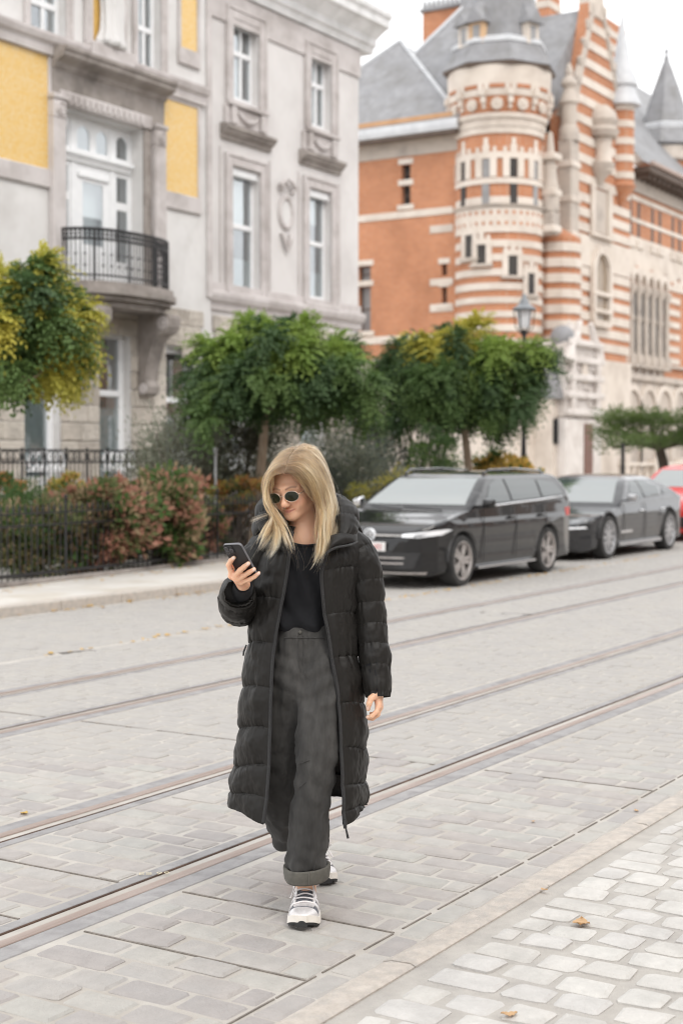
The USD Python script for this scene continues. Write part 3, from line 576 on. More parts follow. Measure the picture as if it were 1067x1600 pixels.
# the terrace on the photographer's side of the street (behind the camera; it shows in the car paint and the panes)
tr_ = thing('terrace_house', 'long brown brick terrace with stone-framed windows across the street', 'house', (-30, -15, 0)); tw = At(tr_, (-30, -15, 0))
m_tb = M('brown_terrace_brick', (0.20, 0.13, 0.095), (0.27, 0.18, 0.135), scale=0.7, rough=0.9)
tw('wall', bx(-30, 75, -24, -15, 0, 12.5), m_tb); tw('plinth', bx(-30, 75, -15, -14.85, 0, 1.0), m_trim); tw('cornice', bx(-30.3, 75.3, -24, -14.5, 12.502, 13.0), m_trim)
tw('roof', tm([(-30.3, -14.5, 13.0), (75.3, -14.5, 13.0), (75.3, -19.5, 16.0), (-30.3, -19.5, 16.0), (75.3, -24, 13.0), (-30.3, -24, 13.0)], [(0, 1, 2), (0, 2, 3), (3, 2, 4), (3, 4, 5)]), m_slate)
for k in range(26):
    for zf in (1.5, 5.2, 9.0):
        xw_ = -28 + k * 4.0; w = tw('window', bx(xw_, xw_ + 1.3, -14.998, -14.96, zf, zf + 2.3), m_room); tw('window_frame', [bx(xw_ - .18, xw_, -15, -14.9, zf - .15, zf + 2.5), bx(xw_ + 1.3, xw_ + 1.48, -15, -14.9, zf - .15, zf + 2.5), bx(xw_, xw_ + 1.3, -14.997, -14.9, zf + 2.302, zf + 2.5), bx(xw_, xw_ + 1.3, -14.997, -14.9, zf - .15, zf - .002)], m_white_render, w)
# ================================================================ the striped brick and stone building on the right
def brickmat(name, c1, c2, mortar, sc=1.0):
    return usdkit.material(stage, '/World/Looks/' + name, {
        'g': ('geometry', {}), 'sx': ('separate_xyz', {}), 'a': ('math', {'math_type': 'add'}), 'cx': ('combine_xyz', {}),
        'b': ('brick_texture', {'color1': c1, 'color2': c2, 'mortar': mortar, 'scale': sc, 'mortar_size': 0.008, 'brick_width': 0.23, 'row_height': 0.075, 'bias': -0.1}),
        'n': ('noise_texture', {'scale': 0.55, 'detail': 6.0, 'roughness': 0.65}), 'r': ('rgb_ramp', {'ramp': [(0.3, (0.80, 0.78, 0.76)), (0.7, (1.12, 1.14, 1.16))]}),
        'm': ('mix', {'mix_type': 'multiply', 'fac': 1.0}), 'bp': ('bump', {'strength': 0.4, 'distance': 0.01, 'invert': True}), 'p': ('principled_bsdf', {'roughness': 0.85})},
        [('g.position', 'sx.vector'), ('sx.x', 'a.value1'), ('sx.y', 'a.value2'), ('a.value', 'cx.x'), ('sx.z', 'cx.y'), ('cx.vector', 'b.vector'), ('g.position', 'n.vector'), ('n.fac', 'r.fac'),
         ('b.color', 'm.color1'), ('r.color', 'm.color2'), ('m.color', 'p.base_color'), ('b.fac', 'bp.height'), ('bp.normal', 'p.normal')], surface='p.BSDF')
m_brick = brickmat('orange_brick', (0.50, 0.195, 0.085), (0.42, 0.15, 0.063), (0.48, 0.33, 0.24))
m_cream = M('cream_limestone', (0.608, 0.537, 0.465), (0.684, 0.617, 0.551), scale=0.9, rough=0.85, bump=0.4, bscale=18, dirt=(0.475, 0.408, 0.351), dscale=0.6)
m_cream_d = M('weathered_limestone', (0.46, 0.40, 0.345), (0.58, 0.515, 0.455), scale=0.9, rough=0.9, bump=0.6, bscale=12, dirt=(0.30, 0.26, 0.23), dscale=0.9)
m_white_st = M('white_rubble_stone', (0.60, 0.555, 0.52), (0.70, 0.66, 0.63), scale=1.5, rough=0.9, bump=0.8, bscale=8, dirt=(0.46, 0.41, 0.375), dscale=1.1)
m_lead = M('zinc_gutter', (0.46, 0.47, 0.49), (0.56, 0.57, 0.585), scale=2, rough=0.5)
m_dkwin = M('dark_window_glass', (0.035, 0.03, 0.03), (0.06, 0.055, 0.05), scale=1, rough=0.45, spec=0.25)
m_grwin = M('grey_window_glass', (0.20, 0.195, 0.195), (0.30, 0.295, 0.295), scale=1, rough=0.35)
m_eave = M('dark_timber_eave', (0.10, 0.075, 0.06), (0.15, 0.115, 0.095), scale=2, rough=0.8)
m_door = M('dark_wood_door', (0.11, 0.045, 0.028), (0.16, 0.07, 0.045), scale=4, rough=0.5)
XL, YF = 59.5, 28.2
bank = thing('bank_building', 'orange brick building banded in cream stone with a round corner turret and slate roofs', 'building', (XL, YF, 0)); bk = At(bank, (XL, YF, 0))
def LZ(px, py): return onX(px, py, XL)[2]
def FZ(px, py): return onY(px, py, YF)[2]
def FX(px, py=400): return onY(px, py, YF)[0]
TC = np.array([60.75, 29.35]); TR = 1.93
def TZ(py, px=777): return atD(px, py, 65.2)[2]
# --- side wall facing the house
ze = LZ(640, 212)
yl0, yl1 = TC[1] + 0.4, 47.0; yg = onX(712, 200, XL - .8)[1]
def lY(px, py=300): return onX(px, py, XL)[1]
slits = [(lY(641, 290), lY(627, 290), LZ(634, 282), LZ(634, 256)), (lY(641, 290), lY(627, 290), LZ(634, 319), LZ(634, 289)), (lY(698, 425), lY(690, 425), LZ(694, 430), LZ(694, 412)), (lY(698, 460), lY(690, 460), LZ(694, 474), LZ(694, 448)),
         (lY(579, 430), lY(560, 430), LZ(570, 440), LZ(570, 415)), (lY(579, 480), lY(560, 480), LZ(570, 517), LZ(570, 447))]
lw = sbox(yl0, 0, yl1, ze - .25).difference(unary_union([sbox(a, c, b, d) for a, b, c, d in slits]))
def sideprism(poly, xa, xb):
    m = prism(poly, 0, xb - xa); v = np.array(m.vertices); mm = tm(np.c_[xa + v[:, 1], v[:, 0], v[:, 2]], m.faces[:, ::-1]); return mm
bk('side_wall', sideprism(lw, XL, XL + .5), m_brick)
for i, (a, b, c, d) in enumerate(slits):
    w = bk('window', bx(XL + .32, XL + .36, a, b, c, d), m_grwin if i > 3 else m_dkwin)
    bk('window_frame', [bx(XL + .26, XL + .315, a, a + .06, c, d), bx(XL + .26, XL + .315, b - .06, b, c, d), bx(XL + .26, XL + .315, a + .06, b - .06, (c + d) / 2 - .03, (c + d) / 2 + .03)], m_eave, w)
    bk('lintel', cbx(XL - .05, XL + .3, a - .16, b + .16, d + .002, d + .26, .02), m_cream, w)
    if i in (1, 3, 5): bk('sill', cbx(XL - .08, XL + .3, a - .2, b + .2, c - .24, c - .002, .02), m_cream, w)
for (p0, p1, yt, yb, at) in ((540, 708, 322, 333, 706), (672, 708, 350, 362, 700), (672, 708, 434, 445, 700), (672, 708, 474, 486, 700), (540, 708, 520, 532, 700)):
    bk('stone_band', cbx(XL - .045, XL - .002, lY(p1, yt), lY(p0, yt), LZ(at, yb), LZ(at, yt), .012), m_cream)
bk('eave_frieze', [bx(XL - .06, XL - .002, yl0, yl1, ze - .9, ze - .26), bx(XL - .28, XL - .002, yl0, yl1, ze - .255, ze - .1)], m_cream_d)
bk('eave_soffit', bx(XL - .75, XL - .285, yg, yl1, ze - .25, ze - .10), m_eave)
bk('gutter', loft(np.array([[(XL + x, y, ze + z) for x, z in [(-.80, -.095), (-.85, .1), (-.80, .38), (-.68, .40), (-.60, -.095)]] for y in (yg - .05, yl1)])), m_lead)
bk('copper_eave_strip', bx(XL - .55, XL - .3, yg + .05, yl1, ze + .0, ze + .72), M('orange_eave_tiles', (0.46, 0.25, 0.12), (0.52, 0.31, 0.17), scale=2, rough=0.7))
# pavilion roof
ap = onX(626, 62, XL + 4.2); e0 = yg - .1; e1 = 2 * ap[1] - e0; zr0 = ze + .45
xe = XL - .6
bk('pavilion_roof', tm([(xe, e0, zr0), (xe, e1, zr0), (xe + 9.6, e0, zr0), (xe + 9.6, e1, zr0), tuple(ap)], [(0, 4, 1), (0, 2, 4), (2, 3, 4), (1, 4, 3), (0, 1, 3), (0, 3, 2)]), m_slate)
bk('hip_flashing', [tube([np.array((xe, e0, zr0)) + .02, ap], .11, 5), tube([np.array((xe, e1, zr0)), ap], .09, 5)], m_lead)
# main roof behind, hipped end
P1, P2 = onX(735, 0, 66.0), onX(660, 72, 63.6); dd = P1 - P2
hb, ra = P2 + dd * ((ze + .3 - P2[2]) / dd[2]), P1 + dd * .5
mb = [tuple(hb), (hb[0], YF + .5, ze + .3), (hb[0] + 9.0, YF + .5, ze + .3), (hb[0] + 9.0, hb[1], ze + .3), tuple(ra)]
bk('main_roof', tm(mb, [(0, 1, 4), (1, 2, 4), (2, 3, 4), (3, 0, 4)]), m_slate)
bk('hip_flashing', [tube([hb, ra], .12, 5)], m_lead); bk('hip_flashing', [tube([mb[1], ra], .12, 5)], m_lead)
ca = onX(660, 75, 78.0); cb = onX(722, 75, 78.0); cz = onX(690, 14, 78.0)[2]
ch = bk('chimney', cbx(78, 81, cb[1], ca[1], 14, cz, .03), m_brick)
bk('chimney_cap', cbx(77.85, 81.15, cb[1] - .15, ca[1] + .15, cz + .002, cz + .22, .04), m_slate, ch)
for i in range(9):
    yy = cb[1] + .1 + i * (ca[1] - cb[1] - .2) / 8; bk('chimney_crest', tube([(78.1, yy, cz + .22), (78.1, yy, cz + .55), (78.1, yy, cz + .75)], [.13, .10, .03], 6), m_slate, ch)
cx0 = onX(838, 30, 76.0); cx1 = onX(857, 30, 76.0)
c2 = bk('chimney', cbx(76, 77.6, cx1[1], cx0[1], 14, cx0[2] + 2.5, .03), m_brick)
for k in range(7): bk('stone_band', cbx(75.96, 77.64, cx1[1] - .04, cx0[1] + .04, cx0[2] - 3.2 + k * .95, cx0[2] - 2.8 + k * .95, .01), m_cream, c2)

# --- round corner turret: stacked rings of brick and stone
def ring(name, r0, r1, za, zb, m, n=48, parent=None):
    return bk(name, moved(lathe([(r0 - .3, za), (r0, za), (r1, zb), (r1 - .3, zb)], n), (*TC, 0)), m, parent, smooth=30)
zs = {y: TZ(y) for y in (104, 132, 150, 176, 207, 234, 244, 246, 276, 286, 305, 317, 322, 360, 374, 520, 800)}
ring('turret_drum', TR, TR, 0, TZ(207), m_brick)
bk('turret_core', moved(lathe([(TR - .35, 0), (TR - .35, TZ(110))], 24), (*TC, 0)), m_dkwin)
for a, b, rr in ((207, 197, .08), (196.5, 190, .14), (189.5, 184, .10), (183.5, 176, .20)):      # moulded stone under the flare
    ring('stone_moulding', TR + rr, TR + rr + .03, TZ(a), TZ(b), m_cream)
ring('flare_brick', TR + .14, TR + .30, TZ(176), TZ(150), m_brick)
ring('flare_stone', TR + .34, TR + .40, TZ(150), TZ(140), m_cream)
ring('flare_brick', TR + .33, TR + .34, TZ(140), TZ(132), m_brick)
ring('flare_stone', TR + .36, TR + .40, TZ(132), TZ(96), m_cream)
def on_turret(th, dr, z): return np.array([TC[0] + (TR + dr) * math.cos(th), TC[1] + (TR + dr) * math.sin(th), z])
TH0 = math.atan2(-TC[1], -TC[0])                                      # the side that looks at the photographer
def curved(th, half, z0, z1, d0, d1, n=5):
    """a curved block on the drum"""
    t = np.linspace(th - half, th + half, n)
    return loft(np.array([[on_turret(a, d0, z0), on_turret(a, d1, z0), on_turret(a, d1, z1), on_turret(a, d0, z1)] for a in t]))
for i in range(12):
    th = TH0 + (i - 6) * PI / 6 + .22
    bk('stone_corbel', [curved(th, .055, TZ(150) - .01, TZ(141), .30, .55), curved(th, .045, TZ(162), TZ(150) - .012, .18, .46), curved(th, .03, TZ(170), TZ(162) - .002, .15, .34)], m_cream)
    th2 = th + PI / 12
    o = on_turret(th2, .27, TZ(163)); ax = np.array([math.cos(th2), math.sin(th2), 0]); tt = np.array([-ax[1], ax[0], 0]); aa = np.linspace(0, 2 * PI, 9)
    bk('stone_roundel', [tube([o + ax * .02 + .20 * (math.cos(q) * tt + math.sin(q) * np.array([0, 0, 1])) for q in aa], .085, 6), trimesh.creation.icosphere(1, .13).apply_translation(o + ax * .02)], m_cream)
    bk('brick_inset', curved(th2, .14, TZ(138), TZ(133), .30, .405), m_brick)
    for s in (-1, 1): bk('stone_block', curved(th2 + s * .20, .05, TZ(140) + .002, TZ(132) - .002, .30, .40), m_cream)
for y0, y1, d in ((246, 236, .06), (286, 277, .07), (317, 306, .05)): ring('stone_band', TR + d, TR + d, TZ(y0), TZ(y1), m_cream)
ring('stone_ledge', TR + .14, TR + .20, TZ(322), TZ(318), m_cream_d)
ring('chequer_band', TR + .07, TR + .07, TZ(362), TZ(322.5), m_cream)
for i in range(34):
    for zc in (331, 348): bk('brick_inset', curved(TH0 + (i - 17) * .17, .032, TZ(zc + 2.8), TZ(zc - 2.8), .0, .078, 3), m_brick)
for i in range(10):
    th = TH0 + (i - 4.5) * .63 + .02
    w = bk('turret_window', [curved(th, .085, TZ(276), TZ(246.5), .0, .012, 4)], m_dkwin if i % 2 else m_grwin)
    bk('window_post', curved(th - .17, .075, TZ(276) + .01, TZ(246), -.02, .09, 4), m_cream, w); bk('window_post', curved(th + .17, .075, TZ(276) + .01, TZ(246), -.02, .09, 4), m_cream, w)
    bk('lower_light', curved(th, .085, TZ(317), TZ(286.5), .0, .055, 4), m_dkwin if i % 2 else m_grwin, w)
    bk('stone_finial', [curved(th, .08, TZ(236) + .005, TZ(225), -.02, .06), curved(th, .05, TZ(225) + .002, TZ(214), -.02, .06), curved(th - .2, .04, TZ(236) + .005, TZ(228), -.02, .06), curved(th + .2, .04, TZ(236) + .005, TZ(228), -.02, .06)], m_cream, w)
# stripes lower down
stripes = [(385, 374), (407, 396), (430, 419), (452, 441), (473, 463), (495, 485), (517, 506), (540, 528), (563, 551), (586, 574)]
for a, b in stripes: ring('stone_band', TR + .05, TR + .05, TZ(a), TZ(b), m_cream)
for px, y0, y1 in ((727, 364, 400), (756, 381, 411), (796, 399, 430), (829, 425, 458)):
    a = onX(px, 400, 60)[:2]; d = atD(px, 400, 65.6)[:2] - TC; th = math.atan2(d[1], d[0])
    w = bk('turret_window', curved(th, .10, TZ(y1), TZ(y0), .055, .062, 4), m_dkwin)
    for s in (-1, 1): bk('window_post', curved(th + s * .17, .065, TZ(y1) - .1, TZ(y0) + .1, -.02, .10, 4), m_cream, w)
    bk('lintel', curved(th, .22, TZ(y0) + .004, TZ(y0 - 9), -.02, .11, 5), m_cream, w); bk('sill', curved(th, .26, TZ(y1 + 5), TZ(y1) - .003, -.02, .20, 5), m_cream_d, w)
    bk('stone_finial', [curved(th, .06, TZ(y0 - 9) + .003, TZ(y0 - 20), -.02, .10), curved(th - .16, .035, TZ(y0 - 9) + .003, TZ(y0 - 15), -.02, .10), curved(th + .16, .035, TZ(y0 - 9) + .003, TZ(y0 - 15), -.02, .10)], m_cream, w)
ring('turret_stone_base', TR + .12, TR + .12, 0, TZ(588), m_cream); bk('side_stone_base', bx(XL - .10, XL - .003, TC[1] + 1, yl1, 0, LZ(640, 560)), m_cream)
# turret roof: eight-sided flared skirt, bell and dormers
def octo(prof, tw=0.0): 
    m = lathe(prof, 8, tw, tw + 2 * PI); return moved(m, (*TC, 0))
ez = TZ(103); OT = TH0 + PI / 8 * .55
bk('turret_eave', octo([(TR + .1, ez - .15), (TR + .62, ez + .05), (TR + .66, ez + .14), (TR + .5, ez + .16)], OT), m_eave)
bk('turret_roof_skirt', octo([(TR + .68, ez + .15), (TR + .40, ez + .55), (TR + .18, ez + 1.15)], OT), m_slate)
bk('lead_flashing', octo([(TR + .24, ez + 1.10), (TR + .22, ez + 1.28), (TR - .02, ez + 1.42)], OT), m_lead)
bk('turret_roof', octo([(TR - .02, ez + 1.30), (TR - .14, ez + 2.3), (TR - .32, ez + 3.6), (TR - .62, ez + 5.0), (TR - 1.1, ez + 6.4), (.3, ez + 7.6), (.05, ez + 9.5)], OT), m_slate)
for px in (742, 840, 690):
    d = atD(px, 60, 65.4)[:2] - TC; th = math.atan2(d[1], d[0]); u = np.array([math.cos(th), math.sin(th)]); zc = TZ(64)
    R3 = trimesh.transformations.rotation_matrix(th, [0, 0, 1])
    def dm(m): m = m.copy(); m.apply_transform(R3); return moved(m, (*TC, 0))
    r = TR - .55
    f = bk('dormer', dm(bx(r, r + .62, -.36, .36, zc, zc + .92)), M('dormer_oak', (0.55, 0.36, 0.20), (0.62, 0.42, 0.26), scale=3, rough=0.7) if px == 742 else m_cream)
    bk('dormer_pane', dm(bx(r + .6, r + .635, -.18, .18, zc + .12, zc + .80)), m_grwin, f)
    bk('dormer_roof', dm(trimesh.convex.convex_hull(np.array([(r + .85, -.5, zc + .9), (r + .85, .5, zc + .9), (r + .85, 0, zc + 1.5), (r - .4, -.5, zc + .9), (r - .4, .5, zc + .9), (r - .1, 0, zc + 2.3)]))), m_slate, f)

# --- street front
x0f, x1f = TC[0] + 1.2, 100.0
zev = FZ(1040, 292)                                                   # eave of the wing
zst = FZ(1000, 585)                                                   # top of the plain stone base
bk('front_wall', bx(x0f, x1f, YF, YF + .8, 0, zev), m_brick)
bk('stone_base', bx(x0f, x1f, YF - .10, YF - .003, 0, zst - .35), m_cream)
for k, (zc, h) in enumerate(((zst - .34, .34), (zst + .55, .16), (zst - 2.3, .14))): bk('string_course', cbx(x0f, x1f, YF - .22 - .1 * (k == 0), YF - .005, zc, zc + h, .03), m_cream_d)
gx0, gx1 = FX(868), FX(985)                                          # the gabled section
zz = zst + .8; k = 0
sx = [(x0f, gx0), (gx1 + .2, x1f)]
zcream = FZ(1000, 415)
while zz < zcream:
    for a, b in ((x0f, FX(903)), (FX(938), FX(970)), (FX(1037), FX(1062))): bk('stone_band', cbx(a, b, YF - .06, YF - .004, zz, zz + .34, .012), m_cream)
    zz += .68
bk('carved_frieze', bx(gx0, x1f, YF - .05, YF - .003, FZ(1000, 440), FZ(1000, 372)), m_cream)
for i in range(16): bk('brick_inset', bx(FX(955) + i * 1.1, FX(955) + i * 1.1 + .4, YF - .06, YF - .051, FZ(1000, 432) + .3 * (i % 2), FZ(1000, 426) + .3 * (i % 2)), m_brick)
# arcade of tall columns
za, zb = FZ(975, 568), FZ(975, 442); xa, xb = FX(968), FX(1036); nC = 6
bk('arcade_recess', bx(xa, xb, YF - .03, YF - .004, za, zb), m_grwin)
for i in range(nC + 1):
    xc = xa + (xb - xa) * i / nC; h = zb - za
    bk('column', moved(lathe([(.001, h), (.26, h), (.28, h - .25), (.15, h - .5), (.15, h * .62), (.19, h * .60), (.19, h * .56), (.15, h * .54), (.17, .6), (.26, .5), (.28, 0), (.001, 0)], 10), (xc, YF - .22, za)), m_cream_d, smooth=40)
    if i < nC:
        w = (xb - xa) / nC; arch = Polygon([(xc, zb), (xc + w, zb), (xc + w, zb + .9), (xc, zb + .9)]).difference(affinity.scale(Point(xc + w / 2, zb).buffer(w / 2 - .12, 10), 1, 1.4))
        bk('arch', prism(arch, YF - .34, YF - .06), m_cream)
        bk('balustrade_panel', bx(xc + .16, xc + w - .16, YF - .13, YF - .005, za - 1.35, za - .15), m_cream_d)
bk('arcade_sill', cbx(xa - .3, xb + .3, YF - .42, YF - .006, za - .14, za - .002, .03), m_cream_d)
# upper slit windows of the wing
for i in range(9):
    xc = FX(978) + i * 1.62 + (.0 if i % 2 else .45)
    w = bk('wing_window', bx(xc, xc + .34, YF - .012, YF - .004, FZ(1000, 378), FZ(1000, 318)), m_dkwin)
    bk('stone_sill', cbx(xc - .3, xc + .64, YF - .16, YF - .003, FZ(1000, 390), FZ(1000, 378) - .004, .04), m_cream, w)
for yt, yb in ((350, 343), (316, 308)): bk('stone_band', cbx(FX(985), x1f, YF - .05, YF - .013, FZ(1000, yt), FZ(1000, yb), .012), m_cream)
bk('eave_frieze', bx(gx1, x1f, YF - .12, YF - .004, FZ(1000, 303), FZ(1000, 278)), m_cream_d)
bk('wing_eave', [cbx(gx1, x1f, YF - 1.1, YF - .1, zev - .1, zev + .22, .05)], m_eave)
for i in range(26): bk('eave_bracket', bx(gx1 + .3 + i * .75, gx1 + .45 + i * .75, YF - .9, YF - .125, zev - .38, zev - .105), m_eave)
bk('wing_gutter', cbx(gx1, x1f, YF - 1.25, YF - 1.0, zev + .225, zev + .45, .05), M('rusty_gutter', (0.33, 0.25, 0.21), (0.40, 0.31, 0.27), scale=2, rough=0.7))
bk('wing_roof', tm([(gx1 - 1, YF - 1.0, zev + .3), (x1f, YF - 1.0, zev + .3), (x1f, YF + 6, onY(985, 128, YF + 6)[2]), (gx1 - 1, YF + 6, onY(985, 128, YF + 6)[2])], [(0, 1, 2), (0, 2, 3)]), m_slate)
# gable: steep, cream bands, bounded by pinnacles
Yg = YF - .45
def GX(px, py=400): return onY(px, py, Yg)[0]
def GZ(px, py): return onY(px, py, Yg)[2]
gw0, gw1 = GX(872), GX(984); gm = GX(928); zg0, zg1 = GZ(935, 290), GZ(930, 10)
gp = Polygon([(gw0, 0), (gw1, 0), (gw1, GZ(985, 215)), (GX(962), GZ(962, 150)), (gm + .9, zg1), (gm - .9, zg1), (GX(896), GZ(896, 150)), (gw0, GZ(874, 180))])
bk('gable_wall', prism(gp, Yg, Yg + .44), m_brick)
zz = zst + .8
while zz < zg1 - .4:
    inter = gp.intersection(sbox(gw0 - 1, zz, gw1 + 1, zz + (.62 if zz > FZ(930, 200) else .45)))
    if not inter.is_empty:
        a, _, b, _ = inter.bounds; bk('stone_band', cbx(a + .1, b - .1, Yg - .06, Yg - .003, zz, zz + .42, .012), m_cream)
    zz += .92 if zz > GZ(930, 330) else .70
bk('stone_base', bx(gw0, gw1, Yg - .12, Yg - .002, 0, zst + .4), m_cream)
bk('carved_frieze', bx(gw0 + .1, gw1 - .1, Yg - .08, Yg - .0615, GZ(930, 420), GZ(930, 372)), m_cream)
for (pa, ya, pb, yb) in ((874, 185, 897, 150), (897, 150, 924, 6), (936, 6, 962, 150), (962, 150, 985, 215)):
    A = np.array([GX(pa), Yg + .1, GZ(pa, ya)]); B = np.array([GX(pb), Yg + .1, GZ(pb, yb)])
    bk('gable_coping', tube([A, B], .26, 6), m_cream_d)
    for t in np.arange(.12, 1, .2): bk('crocket', tube([A + (B - A) * t + np.array([0, -.1, .05]), A + (B - A) * t + np.array([-.25 if pb < 930 else .25, -.12, .45])], [.2, .12], 6), m_cream_d)
bk('gable_top', [cbx(gm - .85, gm + .85, Yg - .1, Yg + .55, zg1 - .5, zg1 + 3.4, .05)], m_cream)
# the tall blind window, canopied niche, round-arched door window
nx = GX(932)
nb_ = bk('niche_canopy', moved(lathe([(.001, 1.6), (.3, 1.55), (.7, 1.2), (.85, .8), (.7, .5), (.9, .3), (.75, 0), (.001, 0)], 12), (nx, Yg - .2, GZ(932, 215))), m_cream_d, smooth=40)
bk('niche_figure', moved(lathe([(.001, 2.3), (.22, 2.2), (.25, 1.95), (.15, 1.8), (.45, 1.6), (.40, 1.0), (.5, .2), (.5, 0), (.001, 0)], 12), (nx, Yg - .3, GZ(932, 268))), m_cream, nb_, smooth=40)
bk('niche_console', moved(lathe([(.001, .8), (.8, .8), (.7, .5), (.4, .2), (.1, -.2), (.001, -.2)], 12), (nx, Yg - .1, GZ(932, 282))), m_cream_d, nb_, smooth=40)
w = bk('blind_window', bx(GX(924), GX(945), Yg - .09, Yg - .061, GZ(932, 362), GZ(932, 296)), m_cream_d)
bk('window_frame', [cbx(GX(919), GX(924) - .003, Yg - .22, Yg - .062, GZ(932, 366), GZ(932, 290), .03), cbx(GX(945) + .003, GX(951), Yg - .22, Yg - .062, GZ(932, 366), GZ(932, 290), .03), cbx(GX(918), GX(952), Yg - .3, Yg - .063, GZ(932, 372), GZ(932, 366) - .01, .03)], m_cream, w)
aw = Polygon([(GX(924), GZ(932, 500)), (GX(945), GZ(932, 500)), (GX(945), GZ(932, 425)), (GX(924), GZ(932, 425))]).union(affinity.scale(Point((GX(924) + GX(945)) / 2, GZ(932, 425)).buffer((GX(945) - GX(924)) / 2, 10), 1, 1.0))
w = bk('arched_window', prism(aw, Yg - .10, Yg - .082), M('brown_window_glass', (0.22, 0.165, 0.115), (0.32, 0.25, 0.18), scale=2, rough=0.3))
bk('arch_surround', prism(aw.buffer(.35).difference(aw.buffer(.02)), Yg - .3, Yg - .083), m_cream, w)
bk('window_transom', [cbx(GX(920), GX(949), Yg - .34, Yg - .103, GZ(932, z_), GZ(932, z_ - 7), .03) for z_ in (463, 490)], m_cream, w)
# pinnacled buttresses
def pinnacle(px, ytop, wid):
    Yp_ = Yg - .5; xc = onY(px, 300, Yp_)[0]; zt_ = onY(px, ytop, Yp_)[2]
    b = bk('buttress', [cbx(xc - wid, xc + wid, Yp_ - .35, Yg - .13, FZ(880, 385), zt_ - 3.6, .06)], m_cream_d)
    bk('pinnacle', moved(lathe([(.001, 0), (.10, -.1), (.20, -.45), (.14, -.6), (.34, -.8), (.38, -1.0), (.22, -1.2), (.42, -1.7), (.48, -1.85), (.36, -1.95), (.36, -2.9), (.46, -3.0), (.5, -3.6), (.001, -3.6)] if wid > .4 else [(.001, 0), (.12, -.15), (.26, -1.5), (.34, -1.6), (.30, -1.8), (.36, -2.4), (.42, -2.5), (.42, -3.6), (.001, -3.6)], 10), (xc, Yp_, zt_)), m_cream_d, b, smooth=40)
    for q in range(3): bk('buttress_band', cbx(xc - wid - .06, xc + wid + .06, Yp_ - .42, Yg - .125, FZ(880, 385) + .1 + q * 1.6, FZ(880, 385) + .4 + q * 1.6, .04), m_cream, b)
pinnacle(859, 203, .36); pinnacle(888, 96, .46)
# steep cross roof that runs back from the gable
zc_ = onY(908, 47, Yg + 2)[2]; zlo = FZ(905, 215); xg_ = GX(925)
bk('cross_roof', tm([(xg_, Yg + .45, zc_), (xg_, Yg + 9, zc_), (x0f - .3, Yg + .45, zlo), (x0f - .3, Yg + 9, zlo), (GX(984), Yg + .45, zlo), (GX(984), Yg + 9, zlo)], [(0, 1, 3), (0, 3, 2), (0, 4, 5), (0, 5, 1), (0, 2, 4), (1, 5, 3)]), m_slate)
bxc = onY(877, 450, Yg - .4)[0]; bzt = FZ(880, 384)
bay = bk('striped_bay', moved(lathe([(1.05, zst - .3), (1.05, bzt), (.2, bzt + .5)], 10), (bxc, Yg - .2, 0)), m_brick)
zz = zst
while zz < bzt - .2: bk('stone_band', moved(lathe([(1.0, zz), (1.12, zz), (1.12, zz + .4), (1.0, zz + .4)], 10), (bxc, Yg - .2, 0)), m_cream, bay); zz += .70
# slim round stair turret with a blue grey cone
sy = YF - .55; sx_ = onY(971, 200, sy)[0]
st_ = bk('stair_turret', moved(lathe([(.05, FZ(971, 330)), (.3, FZ(971, 318)), (.75, FZ(971, 300)), (.62, FZ(971, 296)), (.62, FZ(971, 178))], 16), (sx_, sy, 0)), m_brick, smooth=40)
zz = FZ(971, 290)
while zz < FZ(971, 182): bk('stone_band', moved(lathe([(.60, zz), (.66, zz), (.66, zz + .34), (.60, zz + .34)], 16), (sx_, sy, 0)), m_cream, st_, smooth=40); zz += .85
bk('cone_roof', moved(lathe([(.62, 0), (.95, .05), (.92, .3), (.70, .75), (.66, 1.0), (.80, 1.05), (.78, 1.35), (.45, 2.1), (.2, 3.6), (.02, 4.9)], 16), (sx_, sy, FZ(971, 178))), m_lead, st_, smooth=40)
# banded chimney behind the gable and the far corner turret
ya = YF + 6; ch = bk('chimney', cbx(onY(938, 100, ya)[0], onY(979, 100, ya)[0], ya, ya + 2.2, 14, onY(960, 34, ya)[2], .04), m_brick)
for q in range(6): bk('stone_band', cbx(onY(938, 100, ya)[0] - .04, onY(979, 100, ya)[0] + .04, ya - .05, ya + 2.25, onY(960, 165 - q * 21, ya)[2], onY(960, 154 - q * 21, ya)[2], .01), m_cream, ch)
bk('chimney_vent', [prism(Point(onY(p_, 81, ya)[0], onY(p_, 81, ya)[2]).buffer(.24, 6), ya - .07, ya - .052) for p_ in (953, 964)], m_dkwin, ch)
fy = YF + 1.5; fc = onY(1040, 240, fy); fr = 1.9
ft = bk('far_turret', moved(lathe([(fr - .35, 5), (fr - .35, onY(1040, 222, fy)[2])], 24), (fc[0], fy, 0)), m_brick, smooth=40)
zfe = onY(1040, 236, fy)[2]
bk('far_turret_cornice', moved(lathe([(fr - .3, zfe - .8), (fr - .1, zfe - .7), (fr, zfe), (fr - .3, zfe)], 24), (fc[0], fy, 0)), m_cream, ft)
bk('far_turret_skirt', moved(lathe([(fr, zfe), (fr + .35, zfe + .15), (fr + .1, zfe + .7), (fr - .2, zfe + 1.2)], 8, .2, .2 + 2 * PI), (fc[0], fy, 0)), m_slate, ft)
bk('far_turret_flashing', moved(lathe([(fr - .12, zfe + 1.0), (fr - .1, zfe + 1.3), (fr - .4, zfe + 1.45)], 8, .2, .2 + 2 * PI), (fc[0], fy, 0)), m_lead, ft)
